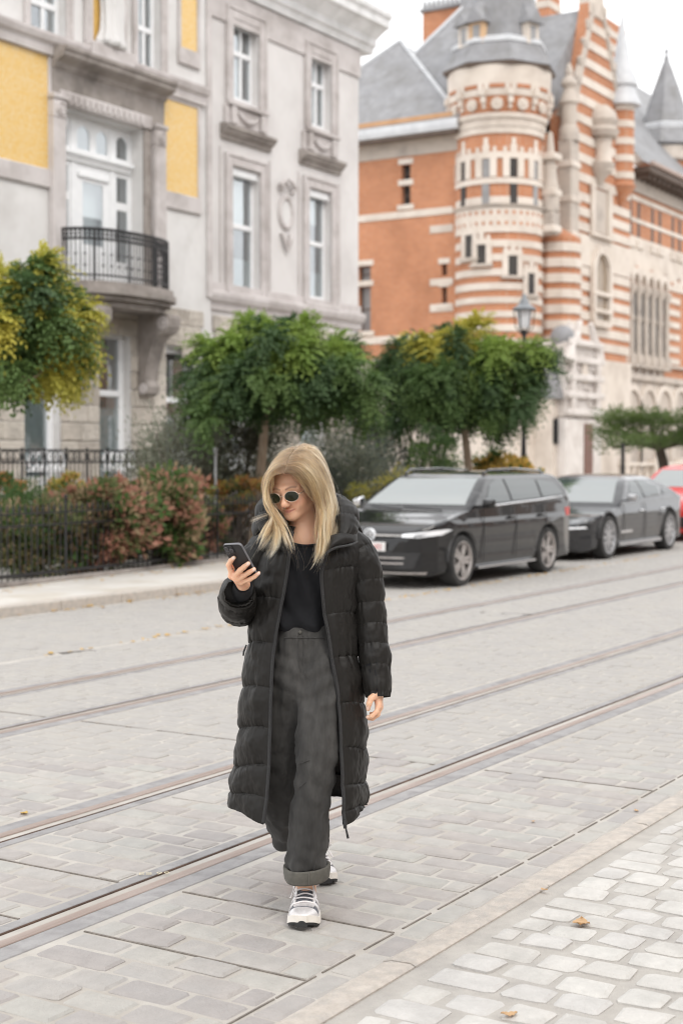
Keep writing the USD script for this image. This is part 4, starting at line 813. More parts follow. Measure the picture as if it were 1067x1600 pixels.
bk('far_turret_roof', moved(lathe([(fr - .35, zfe + 1.2), (fr - .75, zfe + 2.3), (fr - 1.15, zfe + 3.6), (.42, zfe + 4.5), (.36, zfe + 4.7), (.05, zfe + 5.5)], 8, .2, .2 + 2 * PI), (fc[0], fy, 0)), m_slate, ft)
bk('finial', moved(lathe([(.001, 1.2), (.04, .9), (.14, .75), (.05, .6), (.16, .35), (.08, 0)], 8), (fc[0], fy, zfe + 5.0)), m_slate, ft)
bk('slit_window', bx(fc[0] - .3, fc[0] + .1, fy - fr + .2, fy - fr + .36, onY(1036, 275, fy)[2], onY(1036, 255, fy)[2]), m_dkwin, ft)
# carved white porch with a steep little roof, door, ground-floor openings
Yp = YF - 2.2; px0, px1 = onY(886, 600, Yp)[0], onY(940, 600, Yp)[0]; zp = onY(915, 535, Yp)[2]
po = bk('porch', [cbx(px0, px1, Yp, Yg - .13, 0, onY(915, 655, Yp)[2], .05), cbx(px0 + .15, px1 - .2, Yp + .1, Yg - .13, onY(915, 655, Yp)[2] + .01, zp, .1)], m_white_st)
for q in range(5): bk('porch_moulding', cbx(px0 - .12 + .05 * q, px1 + .1 - .06 * q, Yp - .16, Yp - .002, onY(915, 650 - q * 27, Yp)[2], onY(915, 640 - q * 27, Yp)[2], .05), m_white_st, po)
rg = np.random.default_rng(3)
zpl = onY(915, 650, Yp)[2]
for q in range(44): bk('rough_stone', moved(trimesh.convex.convex_hull(rg.normal(0, .10, (12, 3)) * np.array([1.2, .8, .8])), (rg.uniform(px0 + .3, px1 - .3), Yp + .08, rg.uniform(zpl, zp - .3))), m_white_st, po)
pc_, pw_ = (px0 + px1) / 2, px1 - px0
for q in (-.36, .36): bk('porch_pilaster', cbx(pc_ + pw_ * q - .18, pc_ + pw_ * q + .18, Yp - .14, Yp + .099, zpl + .1, zp - .5, .04), m_white_st, po)
bk('porch_niche', cbx(pc_ - .28, pc_ + .28, Yp - .06, Yp + .098, zpl + (zp - zpl) * .45, zp - .9, .05), m_cream, po)
for q in (-1, 1): bk('porch_volute', tube([(pc_ + q * pw_ * .46, Yp, zp - .9), (pc_ + q * pw_ * .40, Yp, zp - .2), (pc_ + q * pw_ * .26, Yp, zp + .2), (pc_ + q * pw_ * .15, Yp, zp + .9)], [.26, .22, .2, .14], 8), m_white_st, po)
bk('porch_finial', moved(lathe([(.001, 2.2), (.08, 1.9), (.22, 1.5), (.15, 1.2), (.40, .8), (.55, .3), (.75, 0), (.001, 0)], 12), ((px0 + px1) / 2, Yp + .9, zp)), m_white_st, po, smooth=40)
bk('porch_dome', moved(trimesh.creation.icosphere(2, .55), (px0 + .6, Yp + .5, zp + .15)), m_slate, po, smooth=True)
bk('door_leaf', bx(onY(912, 700, Yp)[0], onY(925, 700, Yp)[0], Yp - .04, Yp - .003, .12, onY(915, 662, Yp)[2]), m_door, po)
rx = onY(884, 600, Yp)[0]
bk('steep_roof', tm([(rx - .38, Yp + .2, onY(880, 622, Yp)[2]), (rx + .55, Yp + .2, onY(880, 622, Yp)[2]), (rx + .55, Yg, onY(880, 622, Yp)[2]), (rx - .38, Yg, onY(880, 622, Yp)[2]), (rx + .55, Yp + .9, onY(884, 527, Yp)[2]), (rx + .55, Yg, onY(884, 527, Yp)[2])], [(0, 1, 4), (0, 4, 5), (0, 5, 3), (0, 3, 2), (0, 2, 1)]), m_slate, po)
bk('steep_roof_wall', bx(rx - .3, rx + .5, Yp + .5, Yg - .14, .0, onY(880, 622, Yp)[2] - .01), m_cream, po)
w = bk('barred_window', bx(rx - .25, rx + .3, Yp + .45, Yp + .496, onY(880, 692, Yp)[2], onY(880, 655, Yp)[2]), m_dkwin, po)
for q in range(4): bk('window_bar', tube([(rx - .2 + q * .15, Yp + .42, onY(880, 694, Yp)[2]), (rx - .2 + q * .15, Yp + .42, onY(880, 652, Yp)[2])], .025, 5), m_iron, w)
for p_ in (960, 985, 1010, 1035, 1060):
    xc = FX(p_); az = FZ(p_, 640)
    ao = Polygon([(xc - 1.0, 1.2), (xc + 1.0, 1.2), (xc + 1.0, az)] + [(xc + 1.0 * math.cos(t), az + 1.0 * math.sin(t)) for t in np.linspace(0, PI, 9)[1:-1]] + [(xc - 1.0, az)])
    w = bk('ground_window', prism(ao, YF - .125, YF - .101), m_cream_d)
    bk('ground_arch', prism(ao.buffer(.35).difference(ao.buffer(.03)), YF - .25, YF - .102), m_cream, w)
# low balustrade in front of the building
bl = thing('stone_balustrade', 'low cream stone balustrade with posts in front of the striped building', 'balustrade', (72, 25.5, 0)); bb_ = At(bl, (72, 25.5, 0))
bb_('coping', cbx(66, 92, 25.3, 25.7, 1.25, 1.42, .03), m_cream); bb_('base', cbx(66, 92, 25.3, 25.7, .1, .4, .03), m_cream_d)
for i in range(27): bb_('post', moved(lathe([(.001, .85), (.13, .85), (.10, .7), (.16, .35), (.13, 0), (.001, 0)], 8) if i % 4 else cbx(-.22, .22, -.21, .21, 0, 1.2, .03), (66.4 + i * .97, 25.5, .4)), m_cream, smooth=40)
# ================================================================ trees, shrubs, fence, lamps
m_bark = M('pale_bark', (0.33, 0.245, 0.175), (0.45, 0.355, 0.265), scale=9, rough=0.9, bump=0.8, bscale=40, stretch=(3, 3, .6))
m_bark_d = M('dark_bark', (0.055, 0.042, 0.033), (0.10, 0.078, 0.06), scale=9, rough=0.9, bump=0.8, bscale=40)
def leafmat(name, a, b, isl, sc=1.6, tr=0.30): return M(name, a, b, scale=sc, rough=0.55, isl=isl, trans=tr, spec=0.3, detail=2.0)
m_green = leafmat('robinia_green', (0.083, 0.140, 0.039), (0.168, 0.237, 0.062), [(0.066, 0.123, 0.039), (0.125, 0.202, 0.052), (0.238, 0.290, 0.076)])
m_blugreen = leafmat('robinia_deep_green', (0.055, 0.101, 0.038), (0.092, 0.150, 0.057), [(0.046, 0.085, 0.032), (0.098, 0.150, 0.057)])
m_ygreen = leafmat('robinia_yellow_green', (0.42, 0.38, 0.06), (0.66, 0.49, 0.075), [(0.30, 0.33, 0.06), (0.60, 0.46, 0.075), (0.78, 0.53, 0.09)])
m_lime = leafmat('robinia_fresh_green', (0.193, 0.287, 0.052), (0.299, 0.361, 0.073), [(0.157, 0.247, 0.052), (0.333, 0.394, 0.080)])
m_olive = leafmat('olive_grey_leaf', (0.184, 0.200, 0.144), (0.280, 0.288, 0.224), [(0.160, 0.176, 0.128), (0.336, 0.344, 0.272)])
m_olive_d = leafmat('dull_brown_green_leaf', (0.112, 0.112, 0.072), (0.176, 0.168, 0.112), [(0.088, 0.088, 0.061), (0.224, 0.200, 0.136)])
m_conif = leafmat('blue_grey_needle', (0.112, 0.135, 0.112), (0.173, 0.195, 0.165), [(0.090, 0.112, 0.090), (0.225, 0.247, 0.217)])
m_juni = leafmat('juniper_green', (0.083, 0.123, 0.036), (0.150, 0.189, 0.054), [(0.068, 0.109, 0.034), (0.195, 0.225, 0.066)])
m_gold = leafmat('golden_leaf', (0.390, 0.299, 0.072), (0.546, 0.403, 0.084), [(0.286, 0.260, 0.072), (0.585, 0.429, 0.096)])
m_red = leafmat('autumn_red_leaf', (0.40, 0.22, 0.155), (0.46, 0.31, 0.21), [(0.33, 0.13, 0.095), (0.46, 0.27, 0.19), (0.54, 0.39, 0.27), (0.30, 0.27, 0.11), (0.50, 0.36, 0.26)], sc=2.5)
m_redgreen = leafmat('bronze_green_leaf', (0.144, 0.169, 0.072), (0.276, 0.213, 0.111), [(0.108, 0.156, 0.058), (0.204, 0.225, 0.091), (0.336, 0.225, 0.143)], sc=2.5)
m_tan = leafmat('tan_autumn_leaf', (0.36, 0.27, 0.17), (0.46, 0.36, 0.24), [(0.30, 0.22, 0.12), (0.50, 0.40, 0.28), (0.36, 0.34, 0.16)], sc=2.5)
m_yel = leafmat('bright_yellow_leaf', (0.62, 0.43, 0.11), (0.70, 0.52, 0.17), [(0.55, 0.36, 0.08), (0.74, 0.56, 0.2)])
m_hedge = leafmat('hedge_green', (0.063, 0.119, 0.033), (0.112, 0.182, 0.052), [(0.056, 0.112, 0.033), (0.140, 0.210, 0.065)])
m_dryflower = leafmat('dry_flower_head', (0.450, 0.221, 0.078), (0.625, 0.390, 0.156), [(0.375, 0.156, 0.058), (0.600, 0.338, 0.117), (0.775, 0.650, 0.390)])
def norm(v): return v / (np.linalg.norm(v, axis=-1, keepdims=True) + 1e-9)
def leaves_mesh(base, d, nrm, L, Wd):
    """rhombic leaves folded along the midrib: base (n,3), direction, normal, length, width"""
    side = norm(np.cross(d, nrm)); L = np.broadcast_to(L, (len(base),))[:, None]; Wd = np.broadcast_to(Wd, (len(base),))[:, None]
    v = np.stack([base, base + d * L * .45 + side * Wd + nrm * Wd * .35, base + d * L, base + d * L * .45 - side * Wd + nrm * Wd * .35], 1).reshape(-1, 3)
    k = 4 * np.arange(len(base))[:, None]
    return tm(v, np.vstack([k + [0, 1, 2], k + [0, 2, 3]]))
def fronds(base, d, L, g, pairs=7, lw=.018, ll=.055, droop=.38):
    """pinnate leaves: leaflets in pairs along a drooping stalk"""
    n = len(base); L = np.broadcast_to(L, (n,)); out_b, out_d, out_n = [], [], []
    side = norm(np.cross(d, [0, 0, 1.0]) + g.normal(0, .15, (n, 3)))
    for k in range(pairs + 1):
        t = (k + .6) / (pairs + .6)
        pos = base + d * (L * t)[:, None] - np.array([0, 0, 1.0]) * (droop * L * t * t)[:, None]
        dd = norm(d - np.array([0, 0, 1.0]) * 2 * droop * t); up = norm(np.cross(side, dd)); up = np.where(up[:, 2:] < 0, -up, up)
        for s in ((1, -1) if k < pairs else (0,)):
            out_b.append(pos); out_d.append(norm(dd * .45 + side * s * .9 - np.array([0, 0, .25]) + g.normal(0, .12, (n, 3)))); out_n.append(norm(up + g.normal(0, .25, (n, 3))))
    return leaves_mesh(np.concatenate(out_b), np.concatenate(out_d), np.concatenate(out_n), g.uniform(.8, 1.2, n * (2 * pairs + 1)) * ll, lw)
def sphere_dirs(n, g):
    return norm(g.normal(0, 1, (n, 3)))
def limbs(root, fork, tips, r0, g, bend=.15):
    parts = [tube([root + (fork - root) * t + np.array([math.sin(t * 5) * .02, math.cos(t * 4) * .02, 0]) for t in np.linspace(0, 1, 8)], np.linspace(r0 * 1.15, r0 * .8, 8), 10)]
    for tp in tips:
        mid = (fork + tp) / 2 + g.normal(0, bend, 3) * np.linalg.norm(tp - fork) * .5
        t = np.linspace(0, 1, 7)[:, None]; c = (1 - t) ** 2 * fork + 2 * t * (1 - t) * mid + t * t * tp
        parts.append(tube(c, np.linspace(r0 * .5, r0 * .1, 7), 6))
    return parts
def mophead(name, label, px, D, cpx, cpy, rx, rz, seed, mats, nclump=60, per=46, L=.30, trunk=True, group='clipped globe trees', lw=.022, ll=.07, rough=.25, zmax=1.0, low=-.55):
    """a clipped robinia: bare stem, spreading limbs, drooping tufts of pinnate leaves; mats: (material, chance by height)"""
    g = np.random.default_rng(seed); b = onz(px, 1000, 0); q = atD(px, 715, D); base = np.array([q[0], q[1], .11])
    c = atD(cpx, cpy, D); t = thing(name, label, 'tree', base, 0, group)
    c0 = c - base
    dirs = sphere_dirs(nclump * 3, g); dirs = dirs[(dirs[:, 2] > low)][:nclump]
    rad = g.uniform(.62, 1.0, len(dirs)) * (1 + g.normal(0, rough, len(dirs)))
    cc = c0 + dirs * rad[:, None] * np.array([rx, rx, rz])
    cc = np.vstack([cc, c0 + sphere_dirs(nclump // 4, g) * np.array([rx, rx, rz]) * .35])
    fork = np.array([c0[0] * .7, c0[1] * .7, c0[2] - rz * .72])
    obj('trunk', limbs(np.zeros(3), fork, [cc[i] for i in g.choice(len(cc), 16, False)], .085, g), m_bark if trunk is True else trunk, t, smooth=60)
    acc = {}
    pick = g.random(len(cc)); 
    for i, p in enumerate(cc):
        out = norm(p - c0 + 1e-6); u = sphere_dirs(per, g); d = norm(out * .75 + u * .95 + np.array([0, 0, .12]))
        fb = p + u * g.uniform(0, .16, (per, 1)) * rx / 1.6; hgt = (p[2] - c0[2]) / rz; sd = (p - c0) @ np.array([*RGT[:2], 0]) / rx
        k = mats(hgt, sd, pick[i])
        acc.setdefault(k, []).append(fronds(fb, d, g.uniform(.75, 1.2, per) * L, g, 5, lw, ll))
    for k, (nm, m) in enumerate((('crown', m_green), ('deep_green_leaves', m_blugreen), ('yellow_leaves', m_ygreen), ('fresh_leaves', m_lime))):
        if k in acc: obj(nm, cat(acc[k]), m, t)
    return t
mophead('globe_tree', 'yellowing globe tree cut off by the left edge, under the balcony', -28, 18.6, -24, 522, 1.42, .92, 11,
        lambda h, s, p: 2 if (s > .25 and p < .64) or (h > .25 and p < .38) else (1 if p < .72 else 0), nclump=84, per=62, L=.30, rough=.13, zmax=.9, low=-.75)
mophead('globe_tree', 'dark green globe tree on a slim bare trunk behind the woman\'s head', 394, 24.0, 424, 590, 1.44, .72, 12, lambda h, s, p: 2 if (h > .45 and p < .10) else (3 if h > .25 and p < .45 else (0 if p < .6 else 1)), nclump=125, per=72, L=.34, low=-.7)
mophead('globe_tree', 'green globe tree with a yellow top behind the black estate car', 742, 29.0, 716, 598, 1.40, 1.08, 13, lambda h, s, p: 2 if (h > .45 and s < .35 and p < .75) else (3 if h > .15 and s > -.2 and p < .5 else (0 if p < .55 else 1)), nclump=150, per=74, L=.36, low=-.75)

def bush(name, label, px, py_top, py_bot, D, wpx, mats, seed, n=2600, ls=.06, lw=.016, ncl=26, depth=None, cat_='shrub', group=None, stem=True, spread=.34, loose=.12, up=.35):
    """an uneven shrub made of leafy tufts on stems, wpx wide, from py_bot up to py_top at distance D"""
    g = np.random.default_rng(seed); q = atD(px, 715, D); zt = atD(px, py_top, D)[2]; zb = max(.12, atD(px, py_bot, D)[2]); w = wpx * D / FPX / 2; dp = depth or w * .8
    base = np.array([q[0], q[1], .11]); t = thing(name, label, cat_, base, 0, group)
    cz, rz = (zt + zb) / 2 - .11, (zt - zb) / 2
    d = sphere_dirs(ncl, g); cc = d * (g.uniform(.35, .92, ncl) ** .7)[:, None]; ex = np.array([*RGT[:2], 0]); ey = np.array([*FWD[:2], 0])
    cc = np.array([0, 0, cz]) + cc[:, :1] * w * ex + cc[:, 1:2] * dp * ey + cc[:, 2:] * rz * np.array([0, 0, 1])
    if stem: obj('stem', cat([tube([(g.normal(0, .06), g.normal(0, .06), 0), p * np.array([.5, .5, .45]), p], [.022, .016, .006], 5) for p in cc[:14]]), m_bark_d, t, kind='stuff')
    each = n // ncl; acc = {}
    for i, p in enumerate(cc):
        r = spread * min(w, rz) * g.uniform(.7, 1.3); u = sphere_dirs(each, g); pos = p + u * (g.random((each, 1)) ** .5) * r * np.array([1.15, 1.15, .85]) + g.normal(0, loose * r, (each, 3))
        pos[:, 2] = np.maximum(pos[:, 2], .02)
        dd = norm(u + norm(p - np.array([0, 0, cz * .6])) * .7 + np.array([0, 0, up]) + g.normal(0, .4, (each, 3)))
        nn = norm(g.normal(0, .6, (each, 3)) + u * .6 + np.array([0, 0, .7])); who = np.where(g.random(each) < .5, int(g.integers(len(mats))), g.integers(0, len(mats), each))
        for k in range(len(mats)):
            w_ = who == k
            if w_.any(): acc.setdefault(k, []).append(leaves_mesh(pos[w_], dd[w_], nn[w_], g.uniform(.7, 1.3, w_.sum()) * ls, lw * g.uniform(.8, 1.2, w_.sum())))
    for k in sorted(acc): obj('foliage', cat(acc[k]), mats[k], t)
    return t
# behind the fence
bush('olive_shrub', 'loose grey-green shrub beside the black garden railing', 292, 632, 800, 24, 165, [m_olive, m_olive, m_olive_d], 21, 6500, .085, .013, 40, loose=.5)
bush('olive_shrub', 'brownish olive shrub just left of the slim tree trunk', 352, 640, 800, 25.0, 150, [m_olive_d, m_olive_d, m_olive], 22, 7000, .08, .014, 40, loose=.4)
bush('dark_shrub', 'dark shrub between the tree trunk and the woman\'s hair', 470, 655, 800, 27.5, 210, [m_olive_d, m_conif, m_olive_d], 23, 9500, .09, .013, 36, loose=.4)
bush('grey_shrub', 'silvery grey shrub right of the woman\'s hair', 545, 664, 810, 26.5, 150, [m_olive, m_conif], 24, 6500, .085, .013, 36, loose=.5)
bush('conifer', 'tall blue-grey conifer left of the yellow-topped globe tree', 622, 555, 800, 31, 170, [m_conif, m_conif, m_olive_d], 25, 10000, .13, .014, 46, cat_='tree', up=.6, loose=.3)
bush('leafy_shrub', 'low bright green shrub under the yellow-topped globe tree', 672, 664, 790, 27.5, 90, [m_blugreen, m_green], 26, 2600, .085, .017, 22)
bush('golden_shrub', 'golden yellow-green shrub beside the car\'s left mirror', 600, 722, 830, 25.5, 110, [m_gold, m_olive, m_ygreen], 27, 4200, .06, .014, 24)
bush('yellow_shrub', 'small yellow-leaved shrub seen over the black estate car\'s roof', 795, 710, 790, 30, 105, [m_yel, m_yel, m_hedge], 28, 1700, .13, .04, 18)
bush('hedge_bush', 'green bush behind the roof of the grey coupe', 745, 700, 790, 33, 120, [m_hedge, m_blugreen], 29, 1800, .09, .02, 18)
bush('clipped_hedge', 'clipped green hedge at the left edge above the red shrubs', 15, 757, 880, 21.0, 190, [m_hedge], 30, 5200, .045, .013, 40, cat_='hedge', depth=.5, spread=.5)
RS = 'autumn shrubs spilling through the iron fence'
bush('autumn_shrub', 'bronze-green shrub with few red leaves at the left end of the fence', 45, 772, 905, 19.3, 170, [m_redgreen, m_hedge, m_tan], 31, 6000, .085, .024, 30, depth=.45, group=RS)
bush('autumn_shrub', 'tallest red-leaved shrub, drooping through the fence in its middle', 148, 748, 890, 19.9, 190, [m_red, m_redgreen, m_tan, m_hedge, m_red], 32, 6500, .105, .034, 40, depth=.5, group=RS, up=-.1)
bush('autumn_shrub', 'dense pinkish red shrub halfway along the fence', 240, 738, 880, 21.0, 200, [m_red, m_redgreen, m_tan, m_hedge], 33, 7000, .105, .034, 40, depth=.55, group=RS)
bush('autumn_shrub', 'green and red shrub low behind the fence, right of the pinkish one', 305, 786, 880, 22.3, 120, [m_hedge, m_redgreen, m_red], 34, 5000, .085, .028, 26, depth=.4, group=RS)
bush('flowering_shrub', 'shrub with dry orange flower heads in front of the tree trunk', 365, 748, 800, 23.6, 120, [m_dryflower, m_redgreen, m_gold], 35, 2200, .075, .03, 20, depth=.4)
bush('flowering_shrub', 'low shrub with rusty and cream flower heads before the garden railing', 130, 738, 800, 22.5, 140, [m_dryflower, m_hedge, m_gold], 36, 1500, .07, .028, 16, depth=.4)
bush('flowering_shrub', 'small orange-tipped plant at the foot of the garden railing, at the left edge', 12, 742, 800, 22.0, 60, [m_dryflower, m_hedge], 37, 800, .07, .028, 10, depth=.4)
bush('dark_shrub', 'dark shrub behind the fence right of the woman\'s shoulder', 640, 765, 850, 26.0, 190, [m_olive_d, m_hedge], 38, 4500, .08, .02, 24, depth=.5)
bush('hedge_bush', 'tangled green and brown bush filling the fence behind the red shrubs', 190, 772, 905, 22.6, 400, [m_olive_d, m_hedge, m_redgreen, m_redgreen], 60, 12000, .09, .026, 70, depth=.5)
bush('autumn_shrub', 'brown and orange dry shrub behind the fence at the woman\'s phone hand', 385, 782, 875, 24.6, 150, [m_dryflower, m_redgreen, m_olive_d], 39, 4200, .08, .02, 26, depth=.4, group=RS)
# flat-topped tree at the right edge with a leaning stem
def layered():
    g = np.random.default_rng(41); D = 44.0; q = atD(1052, 715, D); base = np.array([q[0], q[1], .11]); t = thing('juniper_tree', 'low flat-topped evergreen tree with a leaning dark trunk at the right edge', 'tree', base)
    R = lambda px, py: atD(px, py, D) - base
    fork = R(1030, 700)
    tips = [R(a, b) + np.array([*FWD[:2], 0]) * g.normal(0, .9) for a, b in ((952, 678), (985, 660), (1010, 648), (1045, 655), (1080, 660), (1120, 665), (1150, 680), (975, 690), (1060, 690), (1000, 690), (950, 700))]
    obj('trunk', limbs(np.zeros(3), fork, tips, .17, g, .2), m_bark_d, t, smooth=60)
    fol = []
    for tp in tips + [R(x_, y_) + np.array([*FWD[:2], 0]) * g.normal(0, 1.0) for x_, y_ in zip(g.uniform(945, 1160, 46), g.uniform(644, 694, 46))]:
        n = 210; u = sphere_dirs(n, g); pos = tp + u * (g.random((n, 1)) ** .5) * np.array([.62, .62, .20])
        fol.append(leaves_mesh(pos, norm(u * np.array([1, 1, .3]) + np.array([0, 0, .25])), norm(g.normal(0, .4, (n, 3)) + np.array([0, 0, 1])), g.uniform(.12, .24, n), .022))
    obj('crown', cat(fol), m_juni, t)
layered()

# iron fence along the far pavement
fa, fb = np.array([10.5, 12.55]), np.array([27.5, 13.86]); fl = np.linalg.norm(fb - fa); fdir = (fb - fa) / fl; fang = math.atan2(fdir[1], fdir[0])
fence = thing('iron_fence', 'low black iron picket fence in front of the red-leaved shrubs', 'fence', (*fa, .118), fang)
for z, h in ((.10, .035), (.70, .02), (.85, .02)): obj('rail', bx(0, fl, -.018, .018, z, z + h), m_iron, fence)
obj('kerb_stone', cbx(0, fl, -.10, .10, -.02, .05, .012), m_trim_d, fence)
n = int(fl / .112)
for i in range(n + 1):
    x = i * .112; big = i % 16 == 0
    if big: obj('post', [bx(x - .013, x + .013, -.013, .013, 0, 1.02), trimesh.creation.icosphere(1, .028).apply_translation((x, 0, 1.05))], m_iron, fence)
    else: obj('picket', loft(np.array([[(x - r, -r, z), (x + r, -r, z), (x + r, r, z), (x - r, r, z)] for r, z in ((.0055, .04), (.0055, .88), (.012, .895), (.010, .92), (.001, .985))])), m_iron, fence)

# street lamp behind the yellow-topped tree, pale sign post, second slim post
m_lampg = M('lamp_glass', (0.62, 0.64, 0.66), (0.70, 0.71, 0.72), scale=2, rough=0.15)
m_lamp = M('painted_lamp_iron', (0.17, 0.185, 0.20), (0.22, 0.235, 0.25), scale=6, rough=0.4)
q = atD(818, 700, 34.0); zl = atD(818, 487, 34.0)[2]
lamp = thing('street_lamp', 'black street lamp with a hooded glass lantern rising behind the yellow-topped tree', 'street lamp', (q[0], q[1], .1))
obj('post', lathe([(.001, zl - .5), (.045, zl - .5), (.05, 2.2), (.07, 1.2), (.075, .5), (.12, .42), (.13, 0), (.001, 0)], 12), m_iron, lamp, smooth=40)
obj('lantern', moved(lathe([(.13, -.36), (.18, .03), (.165, .03), (.115, -.36)], 6), (0, 0, zl - .1)), m_lampg, lamp)
obj('hood', moved(lathe([(.27, .0), (.27, .04), (.12, .14), (.10, .22), (.06, .26), (.03, .36), (.001, .38)], 16), (0, 0, zl - .06)), m_lamp, lamp, smooth=40)
obj('bracket', [tube([(.05 * math.cos(a), .05 * math.sin(a), zl - .62), (.2 * math.cos(a), .2 * math.sin(a), zl - .45), (.24 * math.cos(a), .24 * math.sin(a), zl - .06)], .013, 5) for a in np.arange(6) * PI / 3], m_iron, lamp, kind='stuff')
q = atD(337, 760, 23.4); zt2 = atD(337, 700, 23.4)[2]
sp = thing('marker_post', 'slim pale metal post standing behind the fence left of the tree trunk', 'post', (q[0], q[1], .11))
obj('shaft', lathe([(.001, zt2 - .13), (.022, zt2 - .14), (.022, 0), (.001, 0)], 12), m_lead, sp, smooth=40); obj('cap', moved(trimesh.creation.icosphere(2, .036), (0, 0, zt2 - .13)), m_lead, sp, smooth=True)
q = atD(973, 720, 40.0)
sp = thing('dark_post', 'slim dark post between the grey coupe and the flat-topped tree', 'post', (q[0], q[1], .11))
obj('shaft', lathe([(.001, 1.95), (.05, 1.95), (.06, 0), (.001, 0)], 10), m_iron, sp, smooth=40); obj('collar', lathe([(.06, .9), (.085, .95), (.085, 1.0), (.06, 1.05)], 10), m_iron, sp, smooth=40)
# ================================================================ parked cars
def paint(name, c, c2=None, rough=0.22):
    return usdkit.material(stage, '/World/Looks/' + name, {'g': ('geometry', {}), 'n': ('noise_texture', {'scale': 3.0, 'detail': 4.0}), 'r': ('rgb_ramp', {'ramp': [(0.3, (rough * .8,) * 3), (0.7, (rough * 1.25,) * 3)]}),
        'p': ('principled_bsdf', {'base_color': c, 'specular_ior_level': 0.05, 'coat_weight': 1.0, 'coat_roughness': 0.02, 'metallic': 0.0})}, [('g.position', 'n.vector'), ('n.fac', 'r.fac'), ('r.color', 'p.roughness')], surface='p.BSDF')
m_black = paint('black_car_paint', (0.006, 0.006, 0.0065)); m_greyp = paint('dark_grey_car_paint', (0.022, 0.0225, 0.0245)); m_redp = paint('red_car_paint', (0.52, 0.035, 0.03))
m_cglass = usdkit.material(stage, '/World/Looks/tinted_car_glass', {'p': ('principled_bsdf', {'base_color': (0.035, 0.045, 0.042), 'roughness': 0.02, 'ior': 3.7, 'specular_ior_level': 0.5, 'coat_weight': 0.0, 'coat_roughness': 0.02})}, [], surface='p.BSDF')
m_cside = usdkit.material(stage, '/World/Looks/dark_side_glass', {'p': ('principled_bsdf', {'base_color': (0.02, 0.026, 0.026), 'roughness': 0.02, 'ior': 1.9})}, [], surface='p.BSDF')
m_tyre = M('tyre_rubber', (0.018, 0.018, 0.018), (0.035, 0.034, 0.033), scale=10, rough=0.8, bump=0.2, bscale=60)
m_alloy = M('alloy_rim', (0.36, 0.335, 0.32), (0.46, 0.43, 0.415), scale=6, rough=0.3, metal=0.6); m_alloy_d = M('dark_rim_back', (0.03, 0.03, 0.03), rough=0.6)
m_alloy_b = M('grey_alloy_rim', (0.34, 0.34, 0.35), (0.45, 0.45, 0.46), scale=6, rough=0.3, metal=0.6)
m_chrome = M('chrome_trim', (0.72, 0.72, 0.73), rough=0.15, metal=1.0); m_plastic = M('black_car_plastic', (0.014, 0.014, 0.015), (0.025, 0.025, 0.026), scale=20, rough=0.5)
m_lens = M('headlamp_lens', (0.70, 0.72, 0.75), (0.85, 0.86, 0.88), scale=8, rough=0.08, coat=1.0); m_lensd = M('headlamp_dark', (0.08, 0.085, 0.09), rough=0.1, coat=1.0)
m_plate = M('plate_white', (0.72, 0.70, 0.69), rough=0.4); m_platered = M('plate_red', (0.50, 0.07, 0.06), rough=0.5)
def spl(pts, n=8):
    """smooth curve through points"""
    from scipy.interpolate import PchipInterpolator
    p = np.asarray(pts, float); t = np.r_[0, np.cumsum(np.linalg.norm(np.diff(p, axis=0), axis=1))]
    tt = np.linspace(0, t[-1], n * (len(p) - 1) + 1); return np.c_[PchipInterpolator(t, p[:, 0])(tt), PchipInterpolator(t, p[:, 1])(tt)]
def man(m): return m3.Manifold(m3.Mesh(np.ascontiguousarray(m.vertices, np.float32), np.ascontiguousarray(m.faces, np.uint32)))
def demesh(mf): k = mf.to_mesh(); return tm(k.vert_properties[:, :3], k.tri_verts)
def ex(poly, h):                                                     # CrossSection extrude along z
    return m3.CrossSection([np.asarray(poly, float)]).extrude(h)
def ccw(p): 
    p = np.asarray(p); a = np.sum(p[:, 0] * np.roll(p[:, 1], -1) - np.roll(p[:, 0], -1) * p[:, 1]); return p if a > 0 else p[::-1]
def side_solid(poly, W=1.3):                                          # x, z polygon across the width
    return ex(ccw(poly), 2 * W).rotate((90, 0, 0)).translate((0, W, 0))
def sect_solid(half, L):                                              # y(z) half-widths along the length
    h = np.asarray(half); p = np.r_[np.c_[h[:, 0], h[:, 1]], np.c_[-h[::-1, 0], h[::-1, 1]]]
    return ex(ccw(p), L + 1).rotate((90, 0, 90)).translate((-.5, 0, 0))
def plan_solid(half):                                                 # y(x) half-widths from above
    h = np.asarray(half); return ex(ccw(np.r_[np.c_[h[:, 0], h[:, 1]], np.c_[h[::-1, 0], -h[::-1, 1]]]), 3)
def soften(mf, edge=.045, it=6):
    m = demesh(mf.refine_to_length(edge)); m.merge_vertices(); taubin(m, .5, -.52, it); return m
